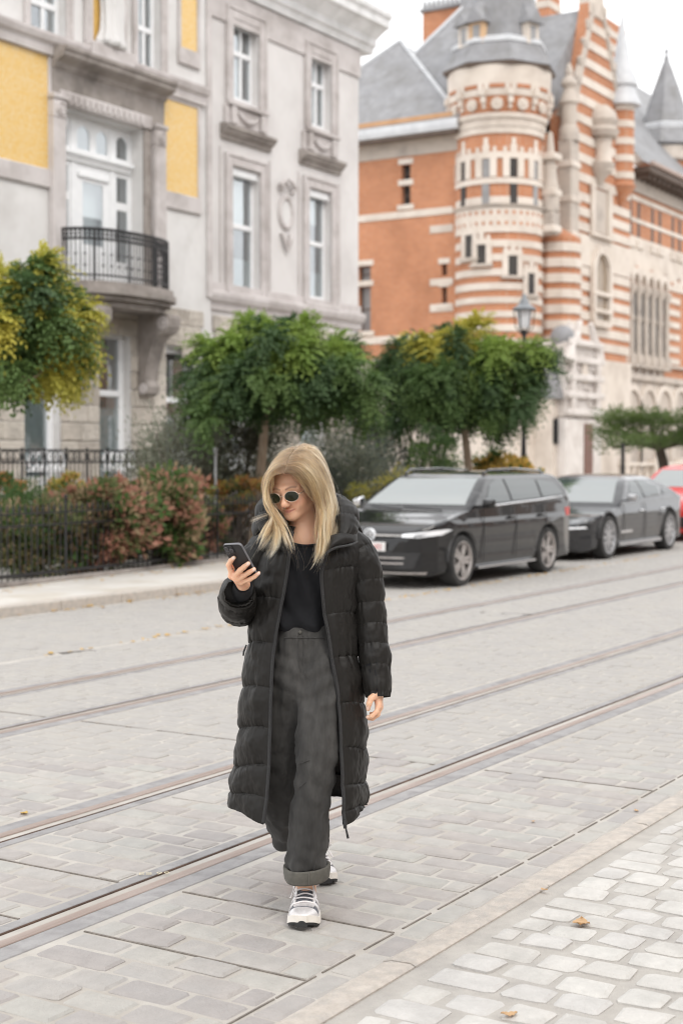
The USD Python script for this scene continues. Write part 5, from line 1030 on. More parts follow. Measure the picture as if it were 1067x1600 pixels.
def wheel(t, x, y, r, side, w, spokes, rimm, twin):
    wp = part('wheel', t, (x, y, r)); R = trimesh.transformations.rotation_matrix(PI / 2 * side, [1, 0, 0])
    def rot(m): m = m.copy(); m.apply_transform(R); return m
    rr = r * .76
    obj('tyre', rot(lathe([(rr * .97, -w / 2), (r * .95, -w / 2), (r, -w / 2 + .03), (r, w / 2 - .03), (r * .96, w / 2), (rr * 1.0, w / 2 + .004), (rr * .95, w / 2 - .02)], 40)), m_tyre, wp, smooth=40)
    obj('rim', rot(cat([lathe([(rr * .98, w / 2 - .01), (rr, w / 2 + .006), (rr * .93, w / 2 + .004), (rr * .88, w / 2 - .04)], 40)])), rimm, wp, smooth=40)
    obj('rim_back', rot(lathe([(.001, -.02), (rr * .95, -.02), (rr * .95, w / 2 - .03)], 30)), m_alloy_d, wp)
    obj('hub', rot(lathe([(.001, w / 2 - .005), (.05, w / 2 - .005), (.075, w / 2 - .03), (.075, 0)], 20)), rimm, wp)
    for k in range(spokes):
        a = 2 * PI * k / spokes
        for s in ((-1, 1) if twin else (0,)):
            a2 = a + s * twin; p = [(.055 * math.cos(a + s * .35), .055 * math.sin(a + s * .35)), (rr * .94 * math.cos(a2), rr * .94 * math.sin(a2))]
            d = np.array(p[1]) - p[0]; d /= np.linalg.norm(d); nn = np.array([-d[1], d[0]])
            q = [p[0] + nn * .026, p[1] + nn * (.020 if twin else .03), p[1] - nn * (.020 if twin else .03), p[0] - nn * .026]
            obj('spoke', rot(plate(ccw(q), w / 2 - .045, w / 2 - .012)), rimm, wp)
def car(name, label, loc, L, Wd, low, green, sect, gsect, plan, wx, wr, pm, windows, rimm, spokes, twin, group, screen, extra, lamps=()):
    t = thing(name, label, 'car', loc, 0, group); hw = Wd / 2
    lo = side_solid(low) ^ sect_solid(sect, L) ^ plan_solid(plan)
    for x in wx:
        for s in (-1, 1):
            cyl = m3.Manifold.cylinder(.5, wr + .045, wr + .045, 40).rotate((90, 0, 0)).translate((x, .25, wr)); lo = lo - cyl.translate((0, s * (hw - .02), 0))
    bmesh = soften(lo, .05, 4); obj('body', bmesh, pm, t, smooth=50)
    cb_ = np.array([L / 2, 0, .55]); BM = man(bmesh); bshell = BM.translate(tuple(-cb_)).scale((1.0035, 1.006, 1.004)).translate(tuple(cb_)) - BM.translate(tuple(-cb_)).scale((.985, .96, .97)).translate(tuple(cb_))
    for nm, mm, poly, xa, xb in lamps:                               # lamps and grilles that follow the body's skin; drawn as seen from the front
        for s in ((-1, 1) if min(q[0] for q in poly) > 0 else (1,)):
            k = bshell ^ ex(ccw([(s * y, z) for y, z in poly]), xb - xa).rotate((90, 0, 90)).translate((xa, 0, 0))
            if k.num_tri(): obj(nm, demesh(k), mm, t, smooth=40)
    g = side_solid(green) ^ sect_solid(gsect, L) ^ plan_solid([(x, y * .97) for x, y in plan]); gm = soften(g, .06, 8)
    obj('roof', gm, pm, t, smooth=60)
    c = np.array([(np.min(np.array(green)[:, 0]) + np.max(np.array(green)[:, 0])) / 2, 0, .6])
    G2 = man(gm)
    big = G2.translate(tuple(-c)).scale((1.004, 1.012, 1.006)).translate(tuple(c)); small = G2.translate(tuple(-c)).scale((.985, .96, .97)).translate(tuple(c))
    shell = big - small
    def shard(solid, nm, mm, sm=50):
        k = shell ^ solid
        if k.num_tri(): obj(nm, demesh(k), mm, t, smooth=sm)
    for poly in windows:
        pg = Polygon(poly).buffer(-.03).buffer(.03)
        for y0, y1 in ((-1.3, -.35), (.35, 1.3)):
            sol = ex(ccw(np.array(pg.exterior.coords)[:-1]), y1 - y0).rotate((90, 0, 0)).translate((0, y1, 0)); shard(sol, 'side_window', m_cside)
    for (za, zb, xa, xb, y_lo, y_hi, nm) in screen:                  # seen from the front: a trapezoid
        tz = ex(ccw([(-y_lo, za), (y_lo, za), (y_hi, zb), (-y_hi, zb)]), xb - xa).rotate((90, 0, 90)).translate((xa, 0, 0)); shard(tz, nm, m_cglass)
    for x in wx:
        for s in (-1, 1):
            wheel(t, x, s * (hw - .115), wr, -s if False else (1 if s < 0 else -1), .22, spokes, rimm, twin)
            a = np.linspace(0, PI, 17); obj('wheel_arch', tube(np.c_[x + (wr + .055) * np.cos(a), np.full(17, s * (hw - .03)), wr + (wr + .055) * np.sin(a)], .022, 6), m_plastic, t)
    extra(t, hw); return t
# --- black estate car
def estate_extra(t, hw):
    nose = [(-.02, 0), (.0, .35), (.06, .60), (.16, .78)]
    def front(y, off=0.0): return np.interp(abs(y), [0, .35, .60, .78, .88], [-.012, .012, .085, .21, .48]) + off
    def strip(nm, z0, z1, ys, m, d=.02, off=0.0):
        y = np.linspace(*ys, 15); rings = [[(front(v, off) - d, v, z0), (front(v, off) + .06, v, z0), (front(v, off) + .06, v, z1), (front(v, off) - d, v, z1)] for v in y]; obj(nm, loft(np.array(rings)), m, t)
    strip('grille_bar', .662, .684, (-.46, .46), m_chrome, .018, .03)
    for z in (.315, .385): strip('grille_slat', z, z + .020, (-.50, .50), m_alloy, .034)
    for s in (-1, 1):
        m = obj('mirror', soften(m3.Manifold.hull_points(np.array([(1.42, s * .90, .98), (1.42, s * 1.08, .99), (1.42, s * 1.09, 1.10), (1.42, s * .92, 1.13), (1.32, s * .93, 1.0), (1.32, s * 1.04, 1.01), (1.32, s * 1.05, 1.08), (1.32, s * .94, 1.10)])), .03, 4), m_chrome if s > 0 else m_black, t, smooth=60); obj('mirror_arm', bx(1.36, 1.40, min(s * .84, s * .95), max(s * .84, s * .95), .99, 1.02), m_plastic, m)
        for x in (2.22, 3.22): obj('door_handle', cbx(x, x + .2, min(s * .875, s * .915), max(s * .875, s * .915), .835, .862, .008), m_black if x > 3 else m_black, t)
        obj('roof_rail', tube([(2.0, s * .60, 1.425), (2.15, s * .61, 1.475), (3.0, s * .61, 1.49), (3.9, s * .59, 1.455), (4.1, s * .57, 1.40)], .018, 6), m_greyp, t)
        obj('sill_trim', bx(1.30, 3.10, min(s * .84, s * .893), max(s * .84, s * .893), .20, .225), m_chrome, t)
        obj('window_trim', tube([(1.45, s * .858, .995), (2.4, s * .858, 1.025), (3.3, s * .855, 1.05), (4.2, s * .81, 1.085)], .012, 5), m_chrome, t)
        for x in (1.42, 2.42, 3.42): obj('door_seam', tube([(x, s * .897, .30), (x + .01, s * .905, .6), (x + .03, s * .90, .80), (x + .05, s * .865, .98)], .006, 4), m_plastic, t)
    bd = obj('badge', moved(lathe([(.001, .0), (.065, .0), (.072, .012), (.082, .012), (.086, 0), (.086, -.02)], 28).apply_transform(trimesh.transformations.rotation_matrix(-PI / 2, [0, 1, 0])), (.004, 0, .675)), m_lens, t, smooth=40)
    def stroke(a, b): a, b = np.array(a), np.array(b); return tube([(-.013, a[0], .675 + a[1]), (-.013, b[0], .675 + b[1])], .006, 5)
    obj('badge_letters', [stroke((-.028, .06), (0, .005)), stroke((.028, .06), (0, .005)), stroke((-.06, .03), (-.03, -.055)), stroke((-.03, -.055), (0, -.005)), stroke((0, -.005), (.03, -.055)), stroke((.03, -.055), (.06, .03))], m_lensd, bd)
    pl = obj('number_plate', cbx(-.045, -.030, -.26, .26, .475, .590, .004), m_plate, t)
    tx = meshkit.text_mesh('1-DKV-482', .062, .003); v = np.array(tx.vertices); w = v[:, 0].max()
    obj('plate_text', tm(np.c_[-.0455 - v[:, 2], -(v[:, 0] - w / 2) * .42 / w, .502 + v[:, 1]], tx.faces), m_platered, pl)
    obj('wiper', [tube([(1.02, -.5, .965), (1.08, .1, 1.0)], .01, 4)], m_plastic, t); obj('wiper', [tube([(1.02, .1, .965), (1.08, .6, 1.0)], .01, 4)], m_plastic, t)
    obj('antenna', trimesh.convex.convex_hull(np.array([(3.9, -.02, 1.42), (3.9, .02, 1.42), (4.08, .02, 1.41), (4.08, -.02, 1.41), (4.06, 0, 1.50)])), m_black, t)
LAMPS = [('headlight', m_lens, [(.45, .655), (.66, .645), (.84, .675), (.885, .735), (.86, .745), (.66, .715), (.45, .692)], -.2, .75), ('lamp_unit', m_lensd, [(.60, .655), (.70, .655), (.72, .69), (.62, .69)], -.2, .6), ('lower_grille', m_plastic, [(-.60, .26), (.60, .26), (.68, .46), (-.68, .46)], -.2, .5), ('front_splitter', m_alloy, [(-.72, .185), (.72, .185), (.74, .215), (-.74, .215)], -.2, .4), ('tail_light', m_platered, [(.50, .80), (.88, .80), (.88, .92), (.50, .92)], 4.2, 4.8)]
low = spl([(.14, .16), (.02, .20), (-.01, .40), (.0, .58), (.07, .70), (.22, .79), (.65, .885), (1.15, .965), (1.35, .975), (2.5, 1.01), (3.7, 1.055), (4.35, 1.085), (4.55, 1.03), (4.63, .84), (4.62, .55), (4.55, .32), (4.40, .23), (2.5, .17), (.3, .16)], 5)
green = spl([(1.0, .90), (1.16, 1.0), (1.55, 1.215), (1.98, 1.405), (2.35, 1.455), (3.0, 1.465), (3.8, 1.435), (4.24, 1.385), (4.40, 1.22), (4.54, 1.02), (4.54, .90)], 5)
sect = [(.74, .15), (.84, .20), (.872, .32), (.884, .50), (.890, .60), (.897, .70), (.898, .745), (.888, .80), (.862, .86), (.848, .96), (.83, 1.10)]
gsect = [(.85, .90), (.842, 1.02), (.80, 1.14), (.745, 1.26), (.69, 1.36), (.64, 1.41), (.55, 1.44), (.40, 1.458), (.0, 1.47)]
plan = [(-.02, .0), (-.015, .30), (.03, .50), (.12, .68), (.30, .82), (.60, .885), (.9, .90), (3.6, .90), (4.1, .885), (4.42, .83), (4.57, .70), (4.63, .45), (4.64, .0)]
wins_ = [[(1.60, 1.04), (2.36, 1.06), (2.36, 1.36), (2.15, 1.355), (1.92, 1.28)], [(2.44, 1.065), (3.36, 1.085), (3.40, 1.345), (2.44, 1.365)], [(3.46, 1.09), (4.22, 1.12), (4.02, 1.29), (3.48, 1.34)]]
scr = [(1.03, 1.375, .9, 2.3, .74, .60, 'windscreen'), (1.08, 1.34, 3.9, 5.0, .66, .55, 'rear_window')]
CARS = 'cars parked along the far kerb'
car('parked_car', 'black estate car with roof rails parked just right of the woman', (16.06, 9.55, .012), 4.63, 1.79, low, green, sect, gsect, plan, (.86, 3.53), .33, m_black, wins_, m_alloy, 5, .15, CARS, scr, estate_extra, LAMPS)
# --- dark grey four-door coupe
def coupe_extra(t, hw):
    def front(y, off=0.0): return np.interp(abs(y), [0, .4, .70, .86, .96], [-.01, .02, .11, .25, .55]) + off
    def strip(nm, z0, z1, ys, m, d=.02, off=0.0):
        y = np.linspace(*ys, 11); obj(nm, loft(np.array([[(front(v, off) - d, v, z0), (front(v, off) + .06, v, z0), (front(v, off) + .06, v, z1), (front(v, off) - d, v, z1)] for v in y])), m, t)
    for s in (-1, 1):
        m = obj('mirror', soften(m3.Manifold.hull_points(np.array([(1.72, s * .98, .92), (1.72, s * 1.15, .93), (1.72, s * 1.16, 1.03), (1.72, s * 1.0, 1.05), (1.61, s * 1.0, .94), (1.61, s * 1.11, .95), (1.61, s * 1.12, 1.01), (1.61, s * 1.02, 1.03)])), .03, 4), m_alloy_b, t, smooth=60); obj('mirror_arm', bx(1.66, 1.69, min(s * .9, s * 1.02), max(s * .9, s * 1.02), .92, .945), m_plastic, m)
        for x in (2.35, 3.38): obj('door_handle', cbx(x, x + .2, min(s * .955, s * .985), max(s * .955, s * .985), .735, .765, .01), m_chrome, t)
        obj('side_badge', bx(1.42, 1.95, min(s * .95, s * .985), max(s * .95, s * .985), .40, .44), m_chrome, t)
        obj('sill_trim', bx(1.40, 3.40, min(s * .9, s * .975), max(s * .9, s * .975), .19, .25), m_alloy_b, t)
        for x in (1.55, 2.55): obj('door_seam', tube([(x, s * .975, .28), (x + .02, s * .985, .55), (x + .06, s * .97, .78), (x + .09, s * .93, .88)], .006, 4), m_plastic, t)
lowb = spl([(.16, .14), (.02, .18), (-.01, .36), (.03, .50), (.16, .60), (.5, .71), (.95, .765), (1.45, .82), (1.7, .86), (2.6, .90), (3.6, .94), (4.3, .97), (4.75, .96), (4.93, .88), (4.95, .66), (4.90, .40), (4.75, .24), (2.5, .15), (.3, .14)], 5)
greenb = spl([(1.35, .76), (1.5, .86), (1.9, 1.07), (2.35, 1.27), (2.75, 1.355), (3.1, 1.365), (3.5, 1.325), (4.0, 1.20), (4.5, 1.03), (4.75, .93), (4.7, .82)], 5)
sectb = [(.82, .13), (.92, .20), (.955, .34), (.970, .50), (.983, .62), (.980, .68), (.955, .75), (.925, .82), (.90, .90), (.88, .98)]
gsectb = [(.91, .80), (.90, .90), (.83, 1.05), (.76, 1.17), (.68, 1.27), (.58, 1.325), (.42, 1.355), (.0, 1.37)]
planb = [(-.02, .0), (-.01, .35), (.04, .58), (.15, .76), (.35, .90), (.65, .97), (1.0, .985), (1.6, .965), (3.2, .965), (3.9, .985), (4.4, .96), (4.75, .86), (4.92, .65), (4.96, .0)]
winb = [[(1.98, .93), (2.72, .96), (2.74, 1.27), (2.45, 1.22)], [(2.80, .965), (3.62, .995), (3.72, 1.13), (3.25, 1.26), (2.82, 1.275)], [(3.72, 1.0), (4.1, 1.02), (3.84, 1.10)]]
scrb = [(.90, 1.28, 1.2, 2.75, .78, .56, 'windscreen'), (.98, 1.28, 3.6, 5, .66, .48, 'rear_window')]
car('parked_car', 'dark grey low coupe parked behind the black estate car', (21.8, 9.95, .012), 4.96, 1.97, lowb, greenb, sectb, gsectb, planb, (.93, 3.83), .355, m_greyp, winb, m_alloy_b, 10, 0, CARS, scrb, coupe_extra, [('headlight', m_lensd, [(.52, .585), (.90, .60), (.93, .665), (.60, .655)], -.2, .8), ('light_strip', m_lens, [(.54, .50), (.86, .515), (.84, .55), (.54, .535)], -.2, .6), ('lower_grille', m_plastic, [(-.74, .18), (.74, .18), (.70, .34), (-.70, .34)], -.2, .5), ('tail_light', m_platered, [(-.8, .80), (.8, .80), (.8, .83), (-.8, .83)], 4.5, 5.1)])
def red_extra(t, hw):
    for s in (-1, 1):
        obj('headlight', cbx(.10, .4, min(s * .52, s * .80), max(s * .52, s * .80), .62, .74, .04), m_lens, t)
        m = obj('mirror', soften(m3.Manifold.hull_points(np.array([(1.42, s * .90, .98), (1.42, s * 1.06, .99), (1.42, s * 1.07, 1.10), (1.42, s * .92, 1.13), (1.32, s * .93, 1.0), (1.32, s * 1.02, 1.08)])), .03, 4), m_redp, t, smooth=60)
        for x in (2.22, 3.1): obj('door_handle', cbx(x, x + .2, min(s * .875, s * .915), max(s * .875, s * .915), .835, .862, .008), m_redp, t)
    obj('grille', cbx(-.03, .05, -.55, .55, .28, .50, .02), m_plastic, t)
low3 = low.copy(); low3[:, 0] *= 4.1 / 4.63; green3 = green.copy(); green3[:, 0] *= .90
car('parked_car', 'red car at the right edge, only its windscreen side in view', (28.0, 9.95, .012), 4.1, 1.79, low3, green3 * np.array([1, 1.03]), sect, [(y, z * 1.03) for y, z in gsect], [(x * 4.1 / 4.63, y) for x, y in plan], (.80, 3.25), .32, m_redp, [[(x * .9, z * 1.02) for x, z in w] for w in wins_[:2]], m_alloy_b, 5, .3, CARS, [(1.06, 1.40, .7, 2.2, .74, .60, 'windscreen'), (1.1, 1.36, 3.4, 4.5, .66, .55, 'rear_window')], red_extra)
# ================================================================ the woman walking over the rails
D0 = 5.31
PO = onz(480, 1000, 0); _o = atD(480, 715, D0); PO = np.array([_o[0], _o[1], 0.012]); PROT = HEAD - PI / 2      # local x: to the right, y: away, z: up
def pp(px, py, y=0.0):
    w = atD(px, py, D0 + y) - PO; return np.array([w @ RGT, y, w[2]])
def ppl(l): return np.array([pp(*q) for q in l])
def pplane(px, py, c, n):
    """where the line of sight through a pixel meets the plane through c with normal n (both local)"""
    a, b = pp(px, py, -1.0), pp(px, py, 0.0); d = b - a; return a + d * (((c - a) @ n) / (d @ n))
def interp(t, ts, vs):
    from scipy.interpolate import PchipInterpolator
    return PchipInterpolator(ts, vs)(t)
def curve(P, n):
    from scipy.interpolate import CubicSpline
    P = np.asarray(P, float); t = np.r_[0, np.cumsum(np.linalg.norm(np.diff(P, axis=0), axis=1) ** .7)]; t /= t[-1]
    return CubicSpline(t, P)(np.linspace(0, 1, n))
class Field:
    """a signed distance field on a grid of uneven spacing; shapes blend smoothly into each other"""
    def __init__(s, xs, ys, zs): s.g = [np.asarray(a, np.float32) for a in (xs, ys, zs)]; s.d = np.full([len(a) for a in s.g], .08, np.float32)
    def put(s, f, lo, hi, k=.01, cut=False, m=.03):
        sl = [slice(max(0, int(np.searchsorted(a, l - m)) - 1), int(np.searchsorted(a, h + m)) + 1) for a, l, h in zip(s.g, lo, hi)]
        if any(q.stop - q.start < 1 for q in sl): return
        X, Y, Z = np.meshgrid(*[a[q] for a, q in zip(s.g, sl)], indexing='ij'); v = f(np.stack([X, Y, Z], -1)); d = s.d[tuple(sl)]
        if cut: v = -v; h = np.clip(.5 - .5 * (d - v) / k, 0, 1); s.d[tuple(sl)] = d * (1 - h) + v * h + k * h * (1 - h)
        else: h = np.clip(.5 + .5 * (d - v) / k, 0, 1); s.d[tuple(sl)] = d * (1 - h) + v * h - k * h * (1 - h)
    def bone(s, a, b, ra, rb, k=.01, cut=False):
        a, b = np.asarray(a, float), np.asarray(b, float); ab = b - a; L = ab @ ab + 1e-12
        def f(p):
            t = np.clip((p - a) @ ab / L, 0, 1); return np.linalg.norm(p - a - t[..., None] * ab, axis=-1) - (ra + (rb - ra) * t)
        r = max(ra, rb); s.put(f, np.minimum(a, b) - r, np.maximum(a, b) + r, k, cut)
    def chain(s, P, R, k=.01):
        for i in range(len(P) - 1): s.bone(P[i], P[i + 1], R[i], R[i + 1], k)
    def egg(s, c, r, k=.01, rot=None, cut=False):
        c, r = np.asarray(c, float), np.asarray(r, float)
        def f(p):
            q = p - c
            if rot is not None: q = q @ rot
            k0 = np.linalg.norm(q / r, axis=-1); k1 = np.linalg.norm(q / r ** 2, axis=-1); return k0 * (k0 - 1) / np.maximum(k1, 1e-6)
        s.put(f, c - r.max(), c + r.max(), k, cut)
    def mesh(s):
        d = s.d; n = d.shape; neg = d < 0
        c = np.zeros((n[0] - 1, n[1] - 1, n[2] - 1), np.int8)
        for i in (0, 1):
            for j in (0, 1):
                for k in (0, 1): c += neg[i:n[0] - 1 + i, j:n[1] - 1 + j, k:n[2] - 1 + k]
        I = np.argwhere((c > 0) & (c < 8)); idx = np.full(c.shape, -1, np.int32); idx[tuple(I.T)] = np.arange(len(I))
        acc = np.zeros((len(I), 3)); cnt = np.zeros(len(I)); corners = [(i, j, k) for i in (0, 1) for j in (0, 1) for k in (0, 1)]
        G = s.g
        for a in corners:
            for ax in range(3):
                if a[ax]: continue
                b = list(a); b[ax] = 1
                A, B = I + a, I + b; da, db = d[tuple(A.T)], d[tuple(B.T)]; on = (da < 0) != (db < 0); t = np.where(on, da / np.where(on, da - db, 1), 0)
                pa = np.stack([G[q][A[:, q]] for q in range(3)], 1); pb = np.stack([G[q][B[:, q]] for q in range(3)], 1)
                acc += np.where(on[:, None], pa + (pb - pa) * t[:, None], 0); cnt += on
        V = acc / cnt[:, None]; F = []
        for ax in range(3):
            o = [q for q in range(3) if q != ax]; lo = [slice(1, n[q] - 1) for q in range(3)]; lo[ax] = slice(0, n[ax] - 1); hi = list(lo); hi[ax] = slice(1, n[ax])
            A, B = neg[tuple(lo)], neg[tuple(hi)]; E = np.argwhere(A != B); flip = A[tuple(E.T)]
            E = E + np.array([0 if q == ax else 1 for q in range(3)]); q4 = []
            for da, db in ((0, 0), (1, 0), (1, 1), (0, 1)):
                C = E.copy(); C[:, o[0]] -= da; C[:, o[1]] -= db; q4.append(idx[tuple(C.T)])
            q4 = np.stack(q4, 1); sw = flip if ax != 1 else ~flip
            q4 = np.where(sw[:, None], q4, q4[:, ::-1]); F += [q4[:, [0, 1, 2]], q4[:, [0, 2, 3]]]
        return tm(V, np.vstack(F))
def spaced(*segs):
    """grid coordinates: (from, to, step) pieces"""
    out = []
    for a, b, h in segs: out.append(np.arange(a, b, h))
    return np.unique(np.round(np.concatenate(out), 5))

def toned(name, mesh, tone, mat_, parent, smooth=True, label=None):
    o = usdkit.mesh(stage, numbered(ppath(parent), name), mesh, mat_, smooth=smooth)
    UsdGeom.PrimvarsAPI(o).CreatePrimvar('tone', Sdf.ValueTypeNames.Color3fArray, 'vertex').Set(Vt.Vec3fArray.FromNumpy(np.asarray(tone, np.float32))); return tag(o.GetPrim(), label)
m_skin = usdkit.material(stage, '/World/Looks/skin', {'a': ('attribute', {'attribute': 'tone'}), 'g': ('geometry', {}), 'n': ('noise_texture', {'scale': 160.0, 'detail': 4.0}), 'b': ('bump', {'strength': 0.12, 'distance': 0.002}),
    'p': ('principled_bsdf', {'roughness': 0.45, 'specular_ior_level': 0.45, 'subsurface_weight': 0.25, 'subsurface_scale': 0.006, 'subsurface_radius': (1.0, 0.35, 0.2)})},
    [('a.color', 'p.base_color'), ('g.position', 'n.vector'), ('n.fac', 'b.height'), ('b.normal', 'p.normal')], surface='p.BSDF')
m_coat = M('black_puffer_nylon', (0.0085, 0.0076, 0.0067), (0.0125, 0.0114, 0.0100), scale=5, rough=0.52, bump=0.25, bscale=55, spec=0.30, bdist=0.004)
m_lining = M('black_coat_lining', (0.010, 0.010, 0.011), (0.015, 0.015, 0.016), scale=8, rough=0.6)
m_zip = M('black_zip', (0.010, 0.010, 0.011), (0.02, 0.02, 0.02), scale=90, rough=0.35, bump=0.5, bscale=400)
m_shirt = M('black_jersey', (0.0085, 0.0090, 0.011), (0.013, 0.0135, 0.016), scale=12, rough=0.85, bump=0.3, bscale=300, sheen=0.05, spec=0.2, bdist=0.002)
m_denim = usdkit.material(stage, '/World/Looks/washed_black_denim', {'g': ('geometry', {}), 'mq': ('mapping', {'scale': (1.0, 1.0, 0.3)}), 'n': ('noise_texture', {'scale': 7.0, 'detail': 7.0, 'roughness': 0.7}), 'r': ('rgb_ramp', {'ramp': [(0.22, (0.024, 0.0235, 0.023)), (0.50, (0.049, 0.048, 0.0465)), (0.78, (0.098, 0.095, 0.091))]}),
    'mp': ('mapping', {'scale': (1.0, 1.0, 0.5)}), 'f': ('noise_texture', {'scale': 900.0, 'detail': 2.0}), 'fr': ('rgb_ramp', {'ramp': [(0.3, (0.88, 0.88, 0.88)), (0.7, (1.13, 1.13, 1.13))]}), 'm': ('mix', {'mix_type': 'multiply', 'fac': 1.0}), 'b': ('bump', {'strength': 0.35, 'distance': 0.002}),
    'p': ('principled_bsdf', {'roughness': 0.85, 'sheen_weight': 0.04, 'specular_ior_level': 0.15})},
    [('g.position', 'mq.vector'), ('mq.vector', 'n.vector'), ('n.fac', 'r.fac'), ('g.position', 'mp.vector'), ('mp.vector', 'f.vector'), ('f.fac', 'fr.fac'), ('r.color', 'm.color1'), ('fr.color', 'm.color2'), ('m.color', 'p.base_color'), ('f.fac', 'b.height'), ('b.normal', 'p.normal')], surface='p.BSDF')
m_cuff = M('grey_denim_inside', (0.080, 0.076, 0.066), (0.115, 0.110, 0.095), scale=40, rough=0.9, bump=0.4, bscale=420, bdist=0.002)
m_hair = usdkit.material(stage, '/World/Looks/blonde_hair', {'a': ('attribute', {'attribute': 'tone'}), 'p': ('principled_hair_bsdf', {'model': 'Chiang', 'parametrization': 'Direct coloring', 'roughness': 0.30, 'radial_roughness': 0.42, 'coat': 0.08})}, [('a.color', 'p.color')], surface='p.BSDF')
m_haircap = M('ash_blonde_roots', (0.17, 0.115, 0.07), (0.30, 0.22, 0.14), scale=40, rough=0.6, stretch=(3, 3, .6))

woman = thing('person', 'woman in a long black puffer coat and wide dark jeans, walking, looking at her phone', 'person', PO, PROT)

# ---- head axes: turned to the left, bowed, slightly tilted
YAW, NOD, ROLL = math.radians(27), math.radians(15), math.radians(7)
def Rx(a): c, s = math.cos(a), math.sin(a); return np.array([[1, 0, 0], [0, c, -s], [0, s, c]])
def Rz(a): c, s = math.cos(a), math.sin(a); return np.array([[c, -s, 0], [s, c, 0], [0, 0, 1]])
def Ry(a): c, s = math.cos(a), math.sin(a); return np.array([[c, 0, -s], [0, 1, 0], [s, 0, c]])
HR = Ry(ROLL) @ Rz(-YAW) @ Rx(NOD); HC = pp(461.5, 763, .005)
def hd(x, y, z): return HC + HR @ np.array([x, y, z])
# ---- phone and hand axes
pt = np.array([-.367, -.51, .778]); pt /= np.linalg.norm(pt); pw = np.array([.757, -.45, .06]); pw -= pt * (pw @ pt); pw /= np.linalg.norm(pw); pn = -np.cross(pt, pw); PC = pp(376, 876, -.30)
if pn[1] > 0: pn = -pn
fx_ = lambda px, py, off=.0145: pplane(px, py, PC + pn * off, pn)

xs = spaced((-.34, -.14, .0026), (-.14, .10, .0042), (.10, .19, .008), (.19, .30, .0026), (.30, .34, .01)); ys = spaced((-.36, -.20, .0030), (-.20, .16, .0042), (.16, .50, .014)); zs = spaced((.0, .70, .016), (.70, .78, .006), (.78, .94, .0030), (.94, 1.14, .008), (1.14, 1.36, .0030), (1.36, 1.40, .006), (1.40, 1.72, .0034))
B = Field(xs, ys, zs)
# skull, jaw, face (head coordinates: y towards the back)
FS = .80
def hf(x, y, z): return hd(x, y, z * FS if z < 0 else z)              # a short face below the eyes
E = lambda c, r, k=.012, cut=False: B.egg(hf(*c), r, k, HR, cut)
C = lambda a, b, ra, rb, k=.01, cut=False: B.bone(hf(*a), hf(*b), ra, rb, k, cut)
E((0, .018, .034), (.073, .090, .080)); E((0, -.026, -.022), (.060, .060, .086), .02); E((0, .01, -.03), (.062, .07, .06), .03)
for s in (-1, 1):
    C((s * .052, .0, -.055), (s * .014, -.066, -.094), .020, .018, .02); E((s * .036, -.058, -.034), (.026, .024, .026), .02)
    C((s * .012, -.080, .026), (s * .046, -.064, .022), .010, .009, .018); E((s * .031, -.088, .004), (.016, .012, .011), .008, True); E((s * .031, -.070, .003), (.0135, .0135, .0125), .003)
    C((s * .019, -.0845, .009), (s * .043, -.077, .007), .0042, .0036, .004); C((s * .019, -.082, -.004), (s * .043, -.076, -.003), .0040, .0036, .004); E((s * .0105, -.094, -.037), (.0078, .0085, .0065), .006)
    E((s * .074, .006, -.004), (.009, .018, .030), .006)
C((0, -.082, .008), (0, -.106, -.030), .0075, .0105, .010); E((0, -.101, -.034), (.0115, .012, .010), .008)
E((0, -.0865, -.0635), (.019, .0066, .0040), .006); E((0, -.0865, -.0735), (.017, .0072, .0048), .006)
for s in (-1, 1): C((s * .006, -.0935, -.0690), (s * .0255, -.0800, -.0640), .0016, .0010, .002, True); E((s * .030, -.073, -.062), (.008, .008, .010), .010)
E((0, -.077, -.100), (.020, .017, .016), .014)
neck0 = hd(0, .022, -.055); neck1 = pp(478, 848, .03)
B.bone(neck0, neck1, .054, .058, .025); B.bone(neck1, pp(484, 900, .03), .062, .10, .04)
# trunk, arms and legs inside the clothes
for c, r in (((482, 900, .03), (.155, .085, .15)), ((480, 985, .03), (.125, .08, .14)), ((478, 1040, .03), (.150, .095, .11))): B.egg(pp(*c), r, .05)
for s, px in ((-1, 438), (1, 528)): B.bone(pp(482 + s * 8, 850, .03), pp(px, 858, .03), .05, .05, .03)
SHL, ELL, WRL = pp(552, 868, .02), pp(577, 972, .03), pp(589, 1082, -.045); SHR, ELR, WRR = pp(417, 868, .02), pp(377, 948, .02), pp(380, 913, -.205)
B.chain([SHL, ELL, WRL], [.045, .037, .025], .02); B.chain([SHR, ELR, WRR], [.045, .037, .023], .02)
KF, AF = pp(494, 1185, -.09), pp(478, 1385, -.03); KR, AR = pp(440, 1190, .07), pp(482, 1366, .38)
B.chain([pp(500, 1030, .02), KF, AF], [.075, .05, .036], .03); B.chain([pp(456, 1030, .03), KR, AR], [.075, .05, .036], .03)
B.bone(AF - [0, 0, .03], AF + np.array([.0, -.06, -.075]), .034, .022, .02); B.bone(AR - [0, 0, .02], AR + np.array([.012, -.03, -.05]), .030, .020, .02)
